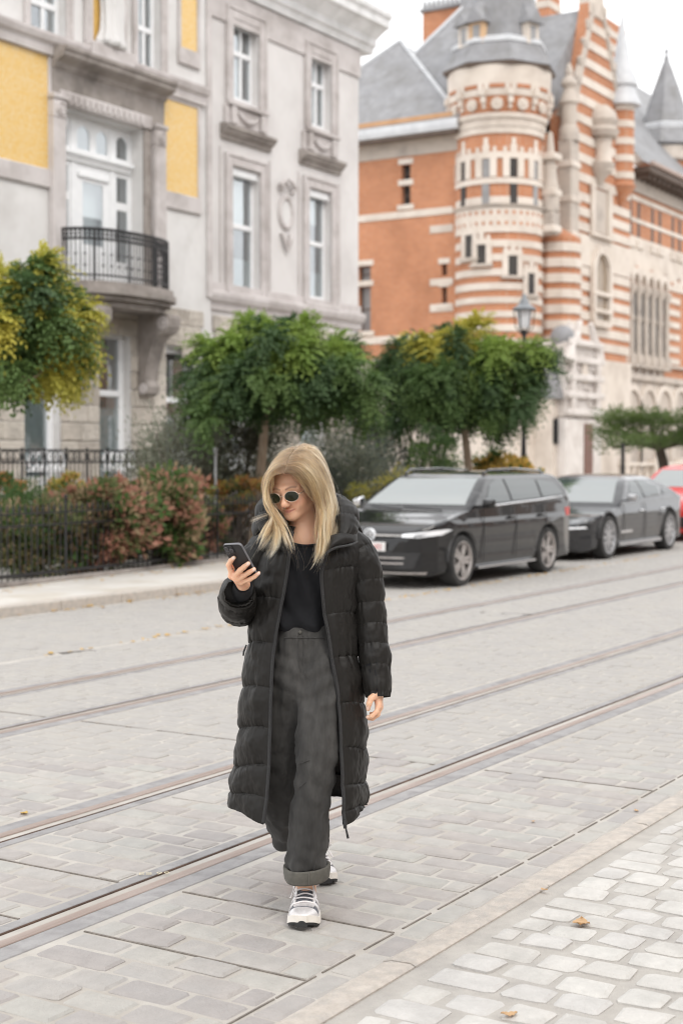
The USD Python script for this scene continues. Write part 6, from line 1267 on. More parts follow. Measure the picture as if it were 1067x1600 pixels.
# right hand: four fingers laid over the back of the phone, thumb on the screen side
fk = .0035
mcp = [fx_(362.5, 897, .020), fx_(367, 901, .024), fx_(371.5, 905.5, .026), fx_(377, 909.5, .024)]
fings = [[mcp[0], fx_(357.6, 883, .0155), fx_(360.5, 876.5, .0145), fx_(365.5, 871.5, .013)], [mcp[1], fx_(375.5, 891, .021), fx_(381.5, 886, .017), fx_(388, 880.5, .014)],
         [mcp[2], fx_(381.5, 899, .021), fx_(389, 894.5, .017), fx_(397, 889.5, .014)], [mcp[3], fx_(391, 905, .021), fx_(398, 901, .016), fx_(404.5, 895.5, .010)]]
for P, r in zip(fings, (.0088, .0092, .0088, .0076)): B.chain(P, [r * 1.12, r * 1.06, r * .98, r * .80], fk)
hb = [WRR + np.array([-.012, -.012, .008]), WRR + np.array([.002, -.012, .003]), WRR + np.array([.012, -.012, -.001])]
for i, m_ in enumerate(mcp): B.bone(hb[min(2, (i * 3) // 4)], m_, .0125, .0108, .008)
B.bone(WRR, (mcp[1] + mcp[2]) / 2, .018, .012, .010)
tb = [WRR + np.array([-.018, -.006, .016]), pplane(366, 900, PC - pn * .004, pn) + pw * -.012, pplane(362, 884, PC - pn * .016, pn), pplane(371, 872, PC - pn * .014, pn)]
B.chain(tb, [.0125, .0112, .0100, .0082], .005)
# left hand hanging, fingers curled
lf = [[(591.5, 1103, -.066), (588, 1113, -.082), (581, 1119.5, -.086), (574, 1121, -.080)], [(593.5, 1105, -.046), (590, 1117, -.058), (582, 1123, -.060), (576, 1123, -.054)], [(593.5, 1105, -.027), (590, 1116, -.036), (583, 1121, -.038), (578, 1120, -.033)], [(592, 1103, -.010), (588, 1112, -.016), (583, 1116, -.018), (579, 1115, -.014)]]
for P, r in zip(lf, (.0086, .0088, .0085, .0074)):
    Q = ppl(P); B.chain(Q, [r * 1.12, r * 1.05, r * .96, r * .80], .003); B.bone(WRL + (Q[0] - WRL) * .2, Q[0], .016, .0112, .010)
B.chain(ppl([(587, 1086, -.062), (579.5, 1092, -.082), (576.5, 1100, -.088), (575, 1108.5, -.086)]), [.0150, .0112, .0098, .0078], .006)
bm = B.mesh(); taubin(bm, .5, -.53, 4)
V = np.array(bm.vertices); hv = (V - HC) @ HR; hv[:, 2] = np.where(hv[:, 2] < 0, hv[:, 2] / FS, hv[:, 2])                           # vertices in head coordinates
tone = np.tile([.68, .395, .262], (len(V), 1)); face = V[:, 2] > 1.40
def blend(mask, col): global tone; mask = np.clip(mask, 0, 1)[:, None]; tone = tone * (1 - mask) + np.array(col) * mask
def blob(c, r): return np.exp(-(((hv - np.array(c)) / np.array(r)) ** 2).sum(1)) * face
for s in (-1, 1): blend(blob((s * .040, -.075, -.032), (.022, .03, .020)) * .55, (.60, .265, .185)); blend(blob((s * .031, -.085, .002), (.020, .02, .013)) * .5, (.40, .215, .145))
blend(blob((0, -.11, -.033), (.014, .02, .012)) * .4, (.60, .27, .19))
lz = hv[:, 2] + .0690 - 7.5 * hv[:, 0] ** 2; lips = smoothstep(.0095, .0070, np.abs(lz) + np.abs(hv[:, 0]) * .26) * (hv[:, 1] < -.070) * (np.abs(hv[:, 0]) < .026) * face; blend(lips * .8, (.50, .185, .150))
blend(np.exp(-(lz / .0013) ** 2) * (np.abs(hv[:, 0]) < .025) * (hv[:, 1] < -.068) * face * .85, (.22, .07, .06))
for s in (-1, 1):
    bz = .0255 + .004 * np.sin(np.clip((s * hv[:, 0] - .012) / .036, 0, 1) * PI); br = np.exp(-((hv[:, 2] - bz) / .0034) ** 2) * ((s * hv[:, 0] > .010) & (s * hv[:, 0] < .050) & (hv[:, 1] < -.05) & face); blend(br * .9, (.17, .095, .055))
nails = [(P[3] + (P[3] - P[2]) * .12 + (pn * .006)) for P in fings]
for q in nails: blend(np.exp(-(np.linalg.norm(V - q, axis=1) / .0062) ** 2) * 1.1, (.76, .56, .50))
for q in ppl([(574.3, 1107, -.094), (573.5, 1120, -.087)]): blend(np.exp(-(np.linalg.norm(V - q, axis=1) / .006) ** 2), (.74, .52, .46))
for P in fings: blend(np.exp(-(np.linalg.norm(V - P[1], axis=1) / .008) ** 2) * .35, (.60, .27, .19))
toned('body', bm, tone, m_skin, woman)
obj('ring', tube([fx_(360.2, 889.8, .017) + .0105 * (math.cos(t) * np.array([.97, -.1, .1]) + math.sin(t) * np.array([.0, -1, .1])) for t in np.linspace(0, 2 * PI, 17)], .0012, 6, False), m_chrome, woman)

# ---- hair
g = np.random.default_rng(5)
LG = [[(443, 739, -.122), (433, 740, -.118), (423, 746, -.092), (418, 766, -.082), (421, 788, -.10), (436, 812, -.145), (448, 840, -.185), (460, 865, -.20), (463, 884, -.20)],
      [(446, 728, -.105), (430, 732, -.10), (419, 747, -.075), (417, 770, -.07), (422, 793, -.10), (438, 817, -.15), (450, 842, -.18), (459, 864, -.195)],
      [(448, 722, -.085), (435, 726, -.085), (418, 746, -.055), (417, 772, -.05), (424, 798, -.09), (434, 825, -.15), (432, 850, -.18), (418, 874, -.18)],
      [(450, 716, -.06), (436, 720, -.065), (418, 745, -.035), (418, 775, -.03), (428, 801, -.07), (420, 826, -.14), (409, 846, -.16), (401, 864, -.165)],
      [(453, 709, -.03), (437, 714, -.03), (420, 745, .0), (420, 778, .01), (430, 802, -.03), (420, 822, -.10), (410, 836, -.135), (403, 846, -.14)],
      [(456, 704, .0), (440, 709, .01), (422, 745, .04), (424, 785, .07), (438, 815, .07)], [(462, 701, .05), (450, 708, .10), (440, 750, .125), (446, 790, .125), (455, 820, .11)], [(470, 699, .06), (466, 706, .12), (460, 750, .135), (466, 790, .13), (472, 822, .12)]]
RG = [[(445, 738, -.122), (459, 741, -.122), (473, 756, -.110), (485, 774, -.096), (498, 792, -.09), (499, 825, -.14), (498, 858, -.175), (484, 888, -.195)],
      [(449, 729, -.11), (466, 733, -.118), (482, 752, -.108), (494, 775, -.10), (501, 800, -.10), (503, 835, -.15), (500, 862, -.175), (492, 884, -.19)],
      [(451, 724, -.095), (474, 727, -.10), (494, 750, -.09), (504, 778, -.085), (508, 806, -.10), (508, 838, -.15), (505, 860, -.17), (498, 880, -.18)],
      [(454, 717, -.07), (480, 719, -.075), (502, 748, -.06), (512, 780, -.055), (513, 810, -.09), (512, 840, -.145), (509, 858, -.16), (506, 872, -.17)],
      [(458, 710, -.04), (486, 711, -.04), (508, 746, -.03), (517, 778, -.02), (519, 805, -.05), (515, 830, -.11), (514, 850, -.135)],
      [(463, 704, -.01), (487, 705, .0), (508, 742, .02), (518, 776, .03), (521, 800, .0), (522, 815, -.04), (524, 825, -.06)],
      [(467, 701, .03), (487, 703, .06), (504, 742, .09), (511, 780, .10), (514, 815, .09)], [(470, 699, .06), (480, 704, .115), (488, 744, .135), (492, 785, .135), (494, 820, .125)]]
NP = 22
def strands(G, n, thick=.012, seed=0, width=.00062, bunch=0.0, per=26):
    gg_ = np.random.default_rng(seed); Gc = np.array([curve(ppl(q), NP) for q in G]); m = len(G) - 1; out, wid = [], []
    nclump = n // per; cu = gg_.random(nclump) * m; near_ = np.round(cu); cu = np.clip(np.where(cu < 4.6, cu * (1 - bunch) + near_ * bunch, cu), 0, m); coff = gg_.normal(0, 1, (nclump, 3)); clen = gg_.uniform(.74, 1.0, nclump); cwave = gg_.normal(0, .006, (nclump, 3)); ph = gg_.uniform(0, 6, nclump)
    t = np.linspace(0, 1, NP)
    for i in range(n):
        k = min(nclump - 1, i // per); u = np.clip(cu[k] + gg_.normal(0, .10), 0, m - 1e-6); j = int(u); f = u - j
        uu = np.clip(u + gg_.normal(0, .38) * (1 - smoothstep(0, .35, t)), 0, m - 1e-6); jj = uu.astype(int); ff = (uu - jj)[:, None]; ar = np.arange(NP)
        c = Gc[jj, ar] * (1 - ff) + Gc[jj + 1, ar] * ff
        end = clen[k] * gg_.uniform(.88, 1.0); c = np.stack([np.interp(t * end, t, c[:, q]) for q in range(3)], 1)
        thick_ = thick * (.45 + .55 * min(1.0, u / 2.2)); off = (coff[k] * .55 + gg_.normal(0, .62, 3) * (1.0 - .80 * t[:, None] ** 1.1)) * thick_ * (.35 + .65 * smoothstep(0, .3, t))[:, None]
        c = c + off + 1.5 * cwave[k] * np.sin(t * 7 + ph[k])[:, None] * t[:, None] + gg_.normal(0, .0012, 3) * np.sin(t * 11)[:, None] * t[:, None]
        q = c - HC; ql = (q @ HR) / np.array([.081, .099, .089]) - np.array([0, .18, .38]); rl = np.linalg.norm(ql, axis=1)          # keep out of the skull
        push = np.where(rl < 1, (1 - rl), 0)[:, None] * (ql / (rl[:, None] + 1e-6)) * np.array([.081, .099, .089]); c = c + push @ HR.T * .95
        out.append(c); wid.append(width * (1 - .75 * t ** 2.2))
    return out, wid
S1, W1_ = strands(LG, 4200, .0060, 51, bunch=.75, per=44); S2, W2_ = strands(RG, 8600, .0100, 52, bunch=.45, per=44)
fly = []                                                               # loose hairs
for k in range(150):
    Gs = LG if k % 2 else RG; c = curve(ppl(Gs[int(g.integers(len(Gs)))]), NP); t = np.linspace(0, 1, NP)[:, None]; fly.append(c + g.normal(0, .018, 3) * t ** .6 + g.normal(0, .006, 3) * np.sin(t * 6 + g.uniform(0, 6)))
for k in range(60): a = pp(g.uniform(445, 480), g.uniform(699, 712), g.uniform(-.05, .03)); t = np.linspace(0, 1, NP)[:, None]; fly.append(a + t * np.array([g.normal(0, .03), g.normal(0, .02), .0]) + np.array([0, 0, 1]) * (.030 * g.random() * np.sin(t * 2.6)) + np.array([g.normal(0, .012), 0, 0]) * t ** 2)
wis = curve(ppl([(428, 778, -.05), (430, 797, -.07), (414, 806, -.09), (394, 815, -.10)]), NP)
for k in range(40): fly.append(wis + g.normal(0, .005, 3) * np.linspace(.3, 1, NP)[:, None])
wis = curve(ppl([(508, 790, -.05), (514, 806, -.08), (522, 822, -.10), (524, 835, -.11)]), NP)
for k in range(36): fly.append(wis + g.normal(0, .005, 3) * np.linspace(.4, 1, NP)[:, None])
ALL = S1 + S2 + fly; WD = W1_ + W2_ + [np.full(NP, .00045) * (1 - .6 * np.linspace(0, 1, NP))] * len(fly)
hc = UsdGeom.BasisCurves.Define(stage, numbered(ppath(woman), 'hair'))
hc.CreateTypeAttr('linear'); hc.CreateCurveVertexCountsAttr(Vt.IntArray.FromNumpy(np.full(len(ALL), NP, np.int32))); hc.CreatePointsAttr(Vt.Vec3fArray.FromNumpy(np.concatenate(ALL).astype(np.float32)))
hc.CreateWidthsAttr(Vt.FloatArray.FromNumpy(np.concatenate(WD).astype(np.float32))); hc.SetWidthsInterpolation('vertex'); UsdShade.MaterialBindingAPI.Apply(hc.GetPrim()).Bind(m_hair)
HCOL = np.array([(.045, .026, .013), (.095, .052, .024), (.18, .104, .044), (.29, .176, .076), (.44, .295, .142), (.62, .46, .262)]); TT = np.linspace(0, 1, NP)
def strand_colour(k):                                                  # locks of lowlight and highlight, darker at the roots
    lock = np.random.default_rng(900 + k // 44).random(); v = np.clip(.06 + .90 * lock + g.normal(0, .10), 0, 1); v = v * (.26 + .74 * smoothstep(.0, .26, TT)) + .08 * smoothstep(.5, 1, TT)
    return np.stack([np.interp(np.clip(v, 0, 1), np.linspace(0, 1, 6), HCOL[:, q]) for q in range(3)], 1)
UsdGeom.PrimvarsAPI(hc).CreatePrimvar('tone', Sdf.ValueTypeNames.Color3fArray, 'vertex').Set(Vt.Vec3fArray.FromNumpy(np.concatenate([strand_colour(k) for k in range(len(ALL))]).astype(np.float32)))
sc = trimesh.creation.icosphere(4, 1.0); sv = np.array(sc.vertices) * np.array([.0755, .0935, .0835]) + np.array([0, .018, .034])
keep = ((sv[:, 2] > .082 - .5 * np.maximum(0, sv[:, 1] + .06)) | (sv[:, 1] > .03)) & (sv[:, 2] > -.05); fk_ = keep[sc.faces].all(1)
cap = tm(sv @ HR.T + HC, sc.faces[fk_]); cap.remove_unreferenced_vertices(); obj('scalp_hair', cap, m_haircap, woman, smooth=True)

# ---- sunglasses
m_frame = M('pale_gold_wire', (0.72, 0.58, 0.48), rough=0.25, metal=0.9); m_shade = usdkit.material(stage, '/World/Looks/dark_green_lens', {'p': ('principled_bsdf', {'base_color': (0.012, 0.014, 0.008), 'roughness': 0.03, 'specular_ior_level': 0.45})}, [], surface='p.BSDF')
gl = thing('sunglasses', 'oval dark sunglasses with thin pale wire frame on the woman\'s nose', 'sunglasses', PO, PROT)
th = np.linspace(0, 2 * PI, 41)
for s in (-1, 1):
    wrap = .012; cen = np.array([s * .0350, -.1005, .0015]); ov = lambda r, d=0.0: np.array([hd(*(cen + np.array([r * .0262 * math.cos(a), (abs(r * math.cos(a) * s + .2) * .0 + s * r * math.cos(a) * wrap * .35) + d, r * .0192 * math.sin(a)]))) for a in th[:-1]])
    fr = obj('lens_rim', tube(np.vstack([ov(1), ov(1)[:1]]), .0011, 6, False), m_frame, gl, smooth=True)
    obj('lens', loft(np.array([ov(.98, .001), ov(.98, -.0004), ov(.6, -.0016), ov(.02, -.002)]), True), m_shade, gl, smooth=60)
    obj('temple', tube([hd(s * .0565, -.097, .005), hd(s * .068, -.088, .007), hd(s * .076, -.04, .007), hd(s * .078, .01, .004)], .0013, 6), m_frame, gl, smooth=True)
    obj('nose_pad', tube([hd(s * .012, -.102, -.002), hd(s * .0095, -.097, -.008)], .0016, 6), m_frame, gl)
obj('bridge', tube([hd(-.0115, -.1015, .004), hd(-.005, -.107, .0075), hd(.005, -.107, .0075), hd(.0115, -.1015, .004)], .0012, 6), m_frame, gl, smooth=True)

# ---- phone
ph_ = thing('phone', 'black phone in a dark case held up in the woman\'s right hand', 'phone', PO, PROT)
m_case = M('black_phone_case', (0.010, 0.010, 0.011), (0.016, 0.016, 0.017), scale=30, rough=0.55); m_caserim = M('grey_phone_edge', (0.11, 0.11, 0.12), (0.15, 0.15, 0.16), scale=20, rough=0.35); m_lensg = M('camera_glass', (0.004, 0.004, 0.006), rough=0.03, coat=1.0)
PB = np.array([pw, pt, np.cross(pw, pt)])                                # rows: width, length, third
if PB[2] @ pn < 0: PB[0] *= -1; PB[2] *= -1                              # third axis: the back
def phm(m): m = m.copy(); m.vertices = np.array(m.vertices) @ PB + PC; return m
def rrect(w, h, r): return sbox(-w / 2 + r, -h / 2 + r, w / 2 - r, h / 2 - r).buffer(r, 6)
obj('case', phm(plate(rrect(.0735, .150, .011), -.0052, .0050)), m_case, ph_, smooth=30)
obj('case_edge', phm(plate(rrect(.0750, .1515, .0118).difference(rrect(.0737, .1502, .0111)), -.0048, .0040)), m_caserim, ph_, smooth=30)
obj('screen', phm(plate(rrect(.068, .145, .008), -.0058, -.0053)), m_lensg, ph_)
xw = 1 if PB[0] @ pw > 0 else -1
cb = obj('camera_block', phm(moved(plate(rrect(.036, .037, .008), .0051, .0075), (-xw * .0165, .054, 0))), m_case, ph_, smooth=30)
for dx_, dy_ in ((-.008, .008), (-.008, -.008), (.009, 0)):
    obj('camera_lens', phm(moved(lathe([(.0075, 0), (.0078, .0022), (.0068, .0026), (.0064, .0012), (.001, .0012)], 20), (-xw * .0165 + dx_, .054 + dy_, .0075))), m_caserim, cb, smooth=40)
    obj('lens_glass', phm(moved(lathe([(.0063, .0015), (.001, .0019)], 16), (-xw * .0165 + dx_, .054 + dy_, .0075))), m_lensg, cb)
# ---- padded coat
def fbm3(p, s, seed): return meshkit.fbm(np.asarray(p) * s, 3, seed) - .5
def padded(path, radii, seams, amp, n=180, m=72, seed=0, wr=.006, flat=1.0, tilt=None, t0=0.0, t1=1.0):
    """a quilted tube: bulges between the seams, gathers at them; returns rings (n, m, 3)"""
    c = curve(path, n); t = np.linspace(t0, t1, n); r = interp(t, np.linspace(0, 1, len(radii)), radii)
    tg = np.gradient(c, axis=0); tg /= np.linalg.norm(tg, axis=1, keepdims=True); ref = np.array([0, -1.0, 0.0]); A = []
    for i in range(n): ref = ref - tg[i] * (ref @ tg[i]); ref /= np.linalg.norm(ref); A.append(ref)
    A = np.array(A); Bn = np.cross(tg, A); th = np.linspace(0, 2 * PI, m, endpoint=False)
    sm = np.asarray(seams); T = t[:, None] + (tilt or 0.0) * np.cos(th)[None]; k = np.clip(np.searchsorted(sm, T) - 1, 0, len(sm) - 2); f = np.clip((T - sm[k]) / (sm[k + 1] - sm[k]), 0, 1)
    bul = np.abs(np.sin(PI * f)) ** .45
    P0 = c[:, None] + r[:, None, None] * (np.cos(th)[None, :, None] * A[:, None] + flat * np.sin(th)[None, :, None] * Bn[:, None])
    gath = fbm3(np.stack([np.cos(th)[None] * 5 + 0 * T, np.sin(th)[None] * 5 + 0 * T, T * 6], -1), 1.6, seed) * (1.2 - bul) + fbm3(P0, 16, seed + 1) * .9
    rr = r[:, None] * (1 + amp * (bul - .62)) + wr * gath * 2.2
    return c[:, None] + rr[..., None] * (np.cos(th)[None, :, None] * A[:, None] + flat * np.sin(th)[None, :, None] * Bn[:, None])
def ty(py):
    py = np.asarray(py, float); k = (py - 800) / FPX; f_ = math.cos(PITCH) - math.sin(PITCH) * k; return EYE - .012 + D0 * (-math.sin(PITCH) - math.cos(PITCH) * k) / f_                  # height at the body's own depth
# heights down the coat and its half width, centre, depth
KY = [822, 832, 850, 880, 930, 990, 1050, 1110, 1170, 1230, 1275]
KA = [.075, .125, .172, .188, .187, .192, .212, .226, .234, .243, .248]
KX = [484, 484, 484, 482, 476, 473, 473, 473, 472, 471, 471]
KB = [.085, .11, .135, .150, .155, .150, .155, .160, .168, .178, .186]
NZ, NT = 330, 260
pyv = np.linspace(822, 1276, NZ); zz_ = ty(pyv)
a_ = interp(pyv, KY, KA); xc_ = np.array([(x - 480) * D0 / FPX for x in interp(pyv, KY, KX)]); b_ = interp(pyv, KY, KB)
eL = interp(pyv, [822, 845, 870, 905, 950, 1010, 1060, 1120, 1200, 1282], [462, 458, 457, 452, 443, 433, 430, 428, 424, 412])
eR = interp(pyv, [822, 845, 870, 895, 940, 990, 1040, 1080, 1130, 1200, 1295], [512, 510, 505, 499, 502, 510, 518, 525, 528, 529, 531])
def theta_at(px):                                                       # angle on the oval (0 = front) whose x is that of the pixel at the front's depth
    x = (px - 480) * (D0 - .15) / FPX; s = np.clip((x - xc_) / a_, -.985, .985); return np.arcsin(s)
tL, tR = theta_at(eL), theta_at(eR)
u = np.linspace(0, 1, NT)
TH = (tL - 2 * PI)[:, None] * (1 - u)[None] * 0 + (tR[:, None] + (tL + 2 * PI - tR)[:, None] * u[None])      # from the right edge round the back to the left edge
ex_ = 2 / 2.35
def oval(TH, a, b): s, c = np.sin(TH), np.cos(TH); return np.sign(s) * np.abs(s) ** ex_ * a[:, None], -np.sign(c) * np.abs(c) ** ex_ * b[:, None]
X, Y = oval(TH, a_, b_); X = X + xc_[:, None]; Y = Y + .03
sL = np.array([826, 868, 938, 1008, 1076, 1136, 1192, 1240, 1290.]); sR = np.array([826, 892, 962, 1030, 1100, 1166, 1222, 1262, 1300.])
wrt = u[None] ** 1.0                                                    # 0 right edge, 1 left edge
PYr = pyv[:, None] + 0 * u[None]
front = np.cos(TH) > -.2
# seams sag a little between side and edge
sag = 12 * np.sin(np.clip(np.abs(np.mod(TH + PI, 2 * PI) - PI) / (PI / 2), 0, 1) * PI) - 16 * smoothstep(1050, 1250, pyv)[:, None] * smoothstep(.2, 1.4, np.abs(np.mod(TH + PI, 2 * PI) - PI))
def frac(py, sm): k = np.clip(np.searchsorted(sm, py) - 1, 0, len(sm) - 2); return np.clip((py - sm[k]) / (sm[k + 1] - sm[k]), 0, 1)
fR, fL = frac(PYr + sag * .8, sR), frac(PYr + sag * .8, sL); wl = smoothstep(.45, .55, wrt)
bR, bL = np.abs(np.sin(PI * fR)) ** .38, np.abs(np.sin(PI * fL)) ** .38; bul = bR * (1 - wl) + bL * wl
edge = np.minimum(u, 1 - u)[None] * (2 * PI * .2); eprof = smoothstep(0, .055, edge)            # flat along the zip
P0 = np.stack([X, Y, zz_[:, None] + 0 * X], -1)
N = np.stack([X - xc_[:, None], (Y - .03) * (a_ / b_)[:, None], 0 * X], -1); N /= np.linalg.norm(N, axis=-1, keepdims=True)
gath = fbm3(np.stack([TH * 9, PYr * .016, 0 * TH], -1), 1.0, 3) * (1.25 - bul) + .8 * fbm3(np.stack([TH * 30, PYr * .012, 0 * TH], -1), 1.0, 8) * np.clip(1.0 - bul, 0, 1) ** .8; crum = fbm3(P0, 11, 9); fine = fbm3(P0 * np.array([1, 1, .55]), 34, 4)
off = (.017 * (bul - .6) + .018 * gath + .022 * crum + .011 * fine) * (.25 + .75 * eprof) * smoothstep(822, 850, pyv)[:, None]
swing = .022 * smoothstep(1080, 1280, pyv)[:, None] * np.sin(TH * 3 + .8)
Pc = P0 + N * (off + swing)[..., None]
hem = smoothstep(1180, 1276, pyv)[:, None]; sd = np.abs(np.mod(TH + PI, 2 * PI) - PI)
Pc[..., 2] += hem * (.034 * smoothstep(.35, 1.3, sd) - .004)
inner = Pc - N * (.030 * smoothstep(822, 860, pyv)[:, None] * eprof * .8 + .006)[..., None]
def sheet(A, B_):
    """two skins joined along their rims"""
    n, m = A.shape[:2]; V_ = np.concatenate([A.reshape(-1, 3), B_.reshape(-1, 3)]); i, j = np.meshgrid(np.arange(n - 1), np.arange(m - 1), indexing='ij'); q = np.stack([i * m + j, (i + 1) * m + j, (i + 1) * m + j + 1, i * m + j + 1], -1).reshape(-1, 4); o = n * m
    rim = np.r_[np.arange(m), np.arange(1, n) * m + m - 1, (n - 1) * m + np.arange(m - 2, -1, -1), np.arange(n - 2, 0, -1) * m]; r2 = np.roll(rim, -1)
    F_ = np.vstack([q[:, [0, 1, 2]], q[:, [0, 2, 3]], q[:, [0, 2, 1]] + o, q[:, [0, 3, 2]] + o, np.c_[rim, r2, r2 + o], np.c_[rim, r2 + o, rim + o]]); return tm(V_, F_)
cm = sheet(Pc, inner)
if cm.volume < 0: cm.invert()
coat = obj('coat', cm, m_coat, woman, smooth=55)
for nm, col in (('r', 0), ('l', NT - 1)):                               # zip bands along both edges, with teeth and pullers
    e = (Pc[6:, col] + inner[6:, col]) / 2; n_ = N[6:, col]
    obj('zip_band', tube(e[::3] + n_[::3] * .002, .0070, 8, True), m_zip, coat, smooth=True)
    obj('zip_teeth', tube(e[::3] + n_[::3] * .006 + np.array([(-.006 if col == 0 else .006), -.003, 0]), .0024, 6), m_lining, coat, smooth=True)
e = Pc[-1, 0]; obj('zip_puller', [tube([e + [0, -.008, .02], e + [.002, -.012, -.006]], [.008, .006], 6), tube([e + [.004, -.012, -.005], e + [.012, -.016, -.040]], [.003, .0045], 6)], m_lining, coat, smooth=True)
obj('pocket_puller', tube([pp(385, 1008, -.06), pp(381, 1018, -.068), pp(380, 1025, -.07)], [.003, .004, .003], 6), m_lining, coat)
# sleeves
armL = padded(ppl([(528, 842, .035), (556, 862, .03), (570, 905, .03), (577, 965, .03), (585, 1030, .0), (590, 1087, -.035)]), [.050, .066, .064, .061, .056, .048], [0, .16, .34, .47, .60, .72, .84, .99], .10, 230, 84, 21, .0075, 1.0, .018)
armR = padded(ppl([(436, 842, .035), (412, 862, .03), (391, 905, .035), (377, 945, .015), (371, 938, -.09), (374, 925, -.185)]), [.050, .066, .066, .070, .066, .058], [0, .18, .36, .52, .68, .84, .99], .09, 230, 84, 22, .0075, 1.0, .018)
def sleeve(R, lip=.018):
    n, m, _ = R.shape; c = R[-1].mean(0); ax = R[-1].mean(0) - R[-6].mean(0); ax /= np.linalg.norm(ax)
    extra = [c + (R[-1] - c) * .97 + ax * .006, c + (R[-1] - c) * .88 + ax * .004, c + (R[-1] - c) * .80 - ax * .02, c + (R[-1] - c) * .72 - ax * .06, c + (R[-1] - c) * .6 - ax * .09]
    return loft(np.concatenate([R, np.array(extra)]), False)
obj('sleeve', sleeve(armL), m_coat, coat, smooth=60); obj('sleeve', sleeve(armR), m_coat, coat, smooth=60)
for R in (armL, armR):
    c = R[-1].mean(0); ax = R[-1].mean(0) - R[-8].mean(0); ax /= np.linalg.norm(ax); obj('sleeve_end', loft(np.array([c - ax * .035 + (R[-1] - c) * k for k in (.80, .4, .02)]), False), m_lining, coat)
    rib = .030; n1 = np.cross(ax, [0, 0, 1.0]) if abs(ax[2]) < .9 else np.cross(ax, [1.0, 0, 0]); n1 /= np.linalg.norm(n1); n2 = np.cross(ax, n1); tt = np.linspace(0, 2 * PI, 30, endpoint=False)
    w0, e0_ = (WRL, ELL) if R is armL else (WRR, ELR); ax = (w0 - e0_) / np.linalg.norm(w0 - e0_); n1 = np.cross(ax, [1.0, 0, 0]); n1 /= np.linalg.norm(n1); n2 = np.cross(ax, n1)
    obj('knit_cuff', loft(np.array([w0 + ax * d + r * (np.cos(tt)[:, None] * n1 + np.sin(tt)[:, None] * n2) for d, r in ((-.14, .046), (-.07, .040), (-.03, .0355), (-.002, .0315), (-.002, .024), (-.03, .024))]), False), m_shirt, coat, smooth=60)
# hood lying open round the neck, stand collar flaps
hood = padded(ppl([(434, 838, -.085), (415, 814, -.035), (420, 796, .04), (455, 790, .12), (498, 790, .125), (530, 796, .06), (540, 818, -.03), (534, 846, -.10)]), [.022, .038, .044, .052, .054, .050, .046, .024], [0, .15, .29, .43, .57, .71, .85, 1.0], .15, 220, 64, 31, .009, 1.0)
obj('hood', loft(hood), m_coat, coat, smooth=60)
hb_ = padded(ppl([(415, 835, .02), (425, 822, .10), (470, 815, .17), (515, 818, .15), (545, 835, .05)]), [.04, .065, .08, .07, .045], [0, .25, .5, .75, 1.0], .12, 120, 48, 33, .009, 1.0); obj('hood_back', loft(hb_), m_coat, coat, smooth=60)
inn = padded(ppl([(440, 842, -.075), (424, 820, -.03), (432, 806, .05), (478, 802, .09), (520, 806, .05), (532, 822, -.03), (521, 846, -.085)]), [.018, .030, .034, .036, .036, .034, .020], [0, .2, .4, .6, .8, 1.0], .12, 120, 40, 35, .006); obj('hood_lining', loft(inn), m_lining, coat, smooth=60)
def flap(P, Q, bulge, th_=.012, n=30, m=16):
    """a padded flap between two edge curves"""
    A, B_ = curve(ppl(P), n), curve(ppl(Q), n); w = np.linspace(0, 1, m)[None, :, None]; S = A[:, None] * (1 - w) + B_[:, None] * w; nrm = np.array([0, -1.0, .1]); t = np.linspace(0, 1, n)
    S = S + nrm * (bulge * np.sin(w * PI) * np.sin(t * PI)[:, None, None] ** .5) + nrm * (fbm3(S, 22, 5) * .012)[..., None]
    F = sheet(S, S - nrm * th_); 
    if F.volume < 0: F.invert()
    return F
obj('collar_flap', flap([(512, 838, -.135), (530, 833, -.12), (558, 829, -.05)], [(507, 868, -.165), (522, 856, -.16), (558, 848, -.10)], .016), m_coat, coat, smooth=60)
obj('collar_edge', tube(curve(ppl([(500, 884, -.172), (507, 868, -.178), (522, 857, -.172), (540, 853, -.15), (558, 846, -.11)]), 24), .0045, 8), m_zip, coat, smooth=True)
obj('collar_flap', flap([(452, 838, -.13), (438, 832, -.12), (412, 818, -.05)], [(460, 866, -.165), (444, 856, -.155), (415, 838, -.10)], .014), m_coat, coat, smooth=60)
# ---- black T-shirt, bloused over the waistband
npy = np.linspace(838, 985, 110); z2 = ty(npy); m2 = 96; th2 = np.linspace(0, 2 * PI, m2, endpoint=False)
aw_ = interp(npy, [838, 850, 880, 920, 965, 978, 985], [.098, .130, .155, .150, .140, .140, .128]); bw_ = interp(npy, [838, 850, 880, 915, 950, 972, 985], [.090, .098, .114, .122, .112, .118, .10]); xw_ = (interp(npy, [838, 985], [480, 474]) - 480) * D0 / FPX
S = np.stack([xw_[:, None] + aw_[:, None] * np.sign(np.sin(th2)) * np.abs(np.sin(th2)) ** .9, .03 - bw_[:, None] * np.cos(th2), z2[:, None] + 0 * th2], -1); Nn = np.stack([np.sin(th2) + 0 * z2[:, None], -np.cos(th2) + 0 * z2[:, None], 0 * S[..., 0]], -1)
S = S + Nn * (fbm3(S * np.array([1, 1, .6]), 14, 41) * .034 + .0045 * np.sin((S[..., 0] * 1.2 + S[..., 2] * .7) * 70 + 6 * fbm3(S, 9, 44)) + .008 * np.sin(S[..., :1] * 60 + S[..., 2:] * 30)[..., 0] * smoothstep(930, 980, npy)[:, None])[..., None]
nk = smoothstep(838, 862, npy)[:, None]; S[..., 2] -= (1 - nk) * .030 * (np.cos(th2) > 0) * np.cos(th2) ** 2
shirt = obj('shirt', loft(S, False), m_shirt, woman, smooth=True); obj('neckband', tube(np.vstack([S[0], S[:1, 0]]), .005, 8, False), m_shirt, shirt, smooth=True)

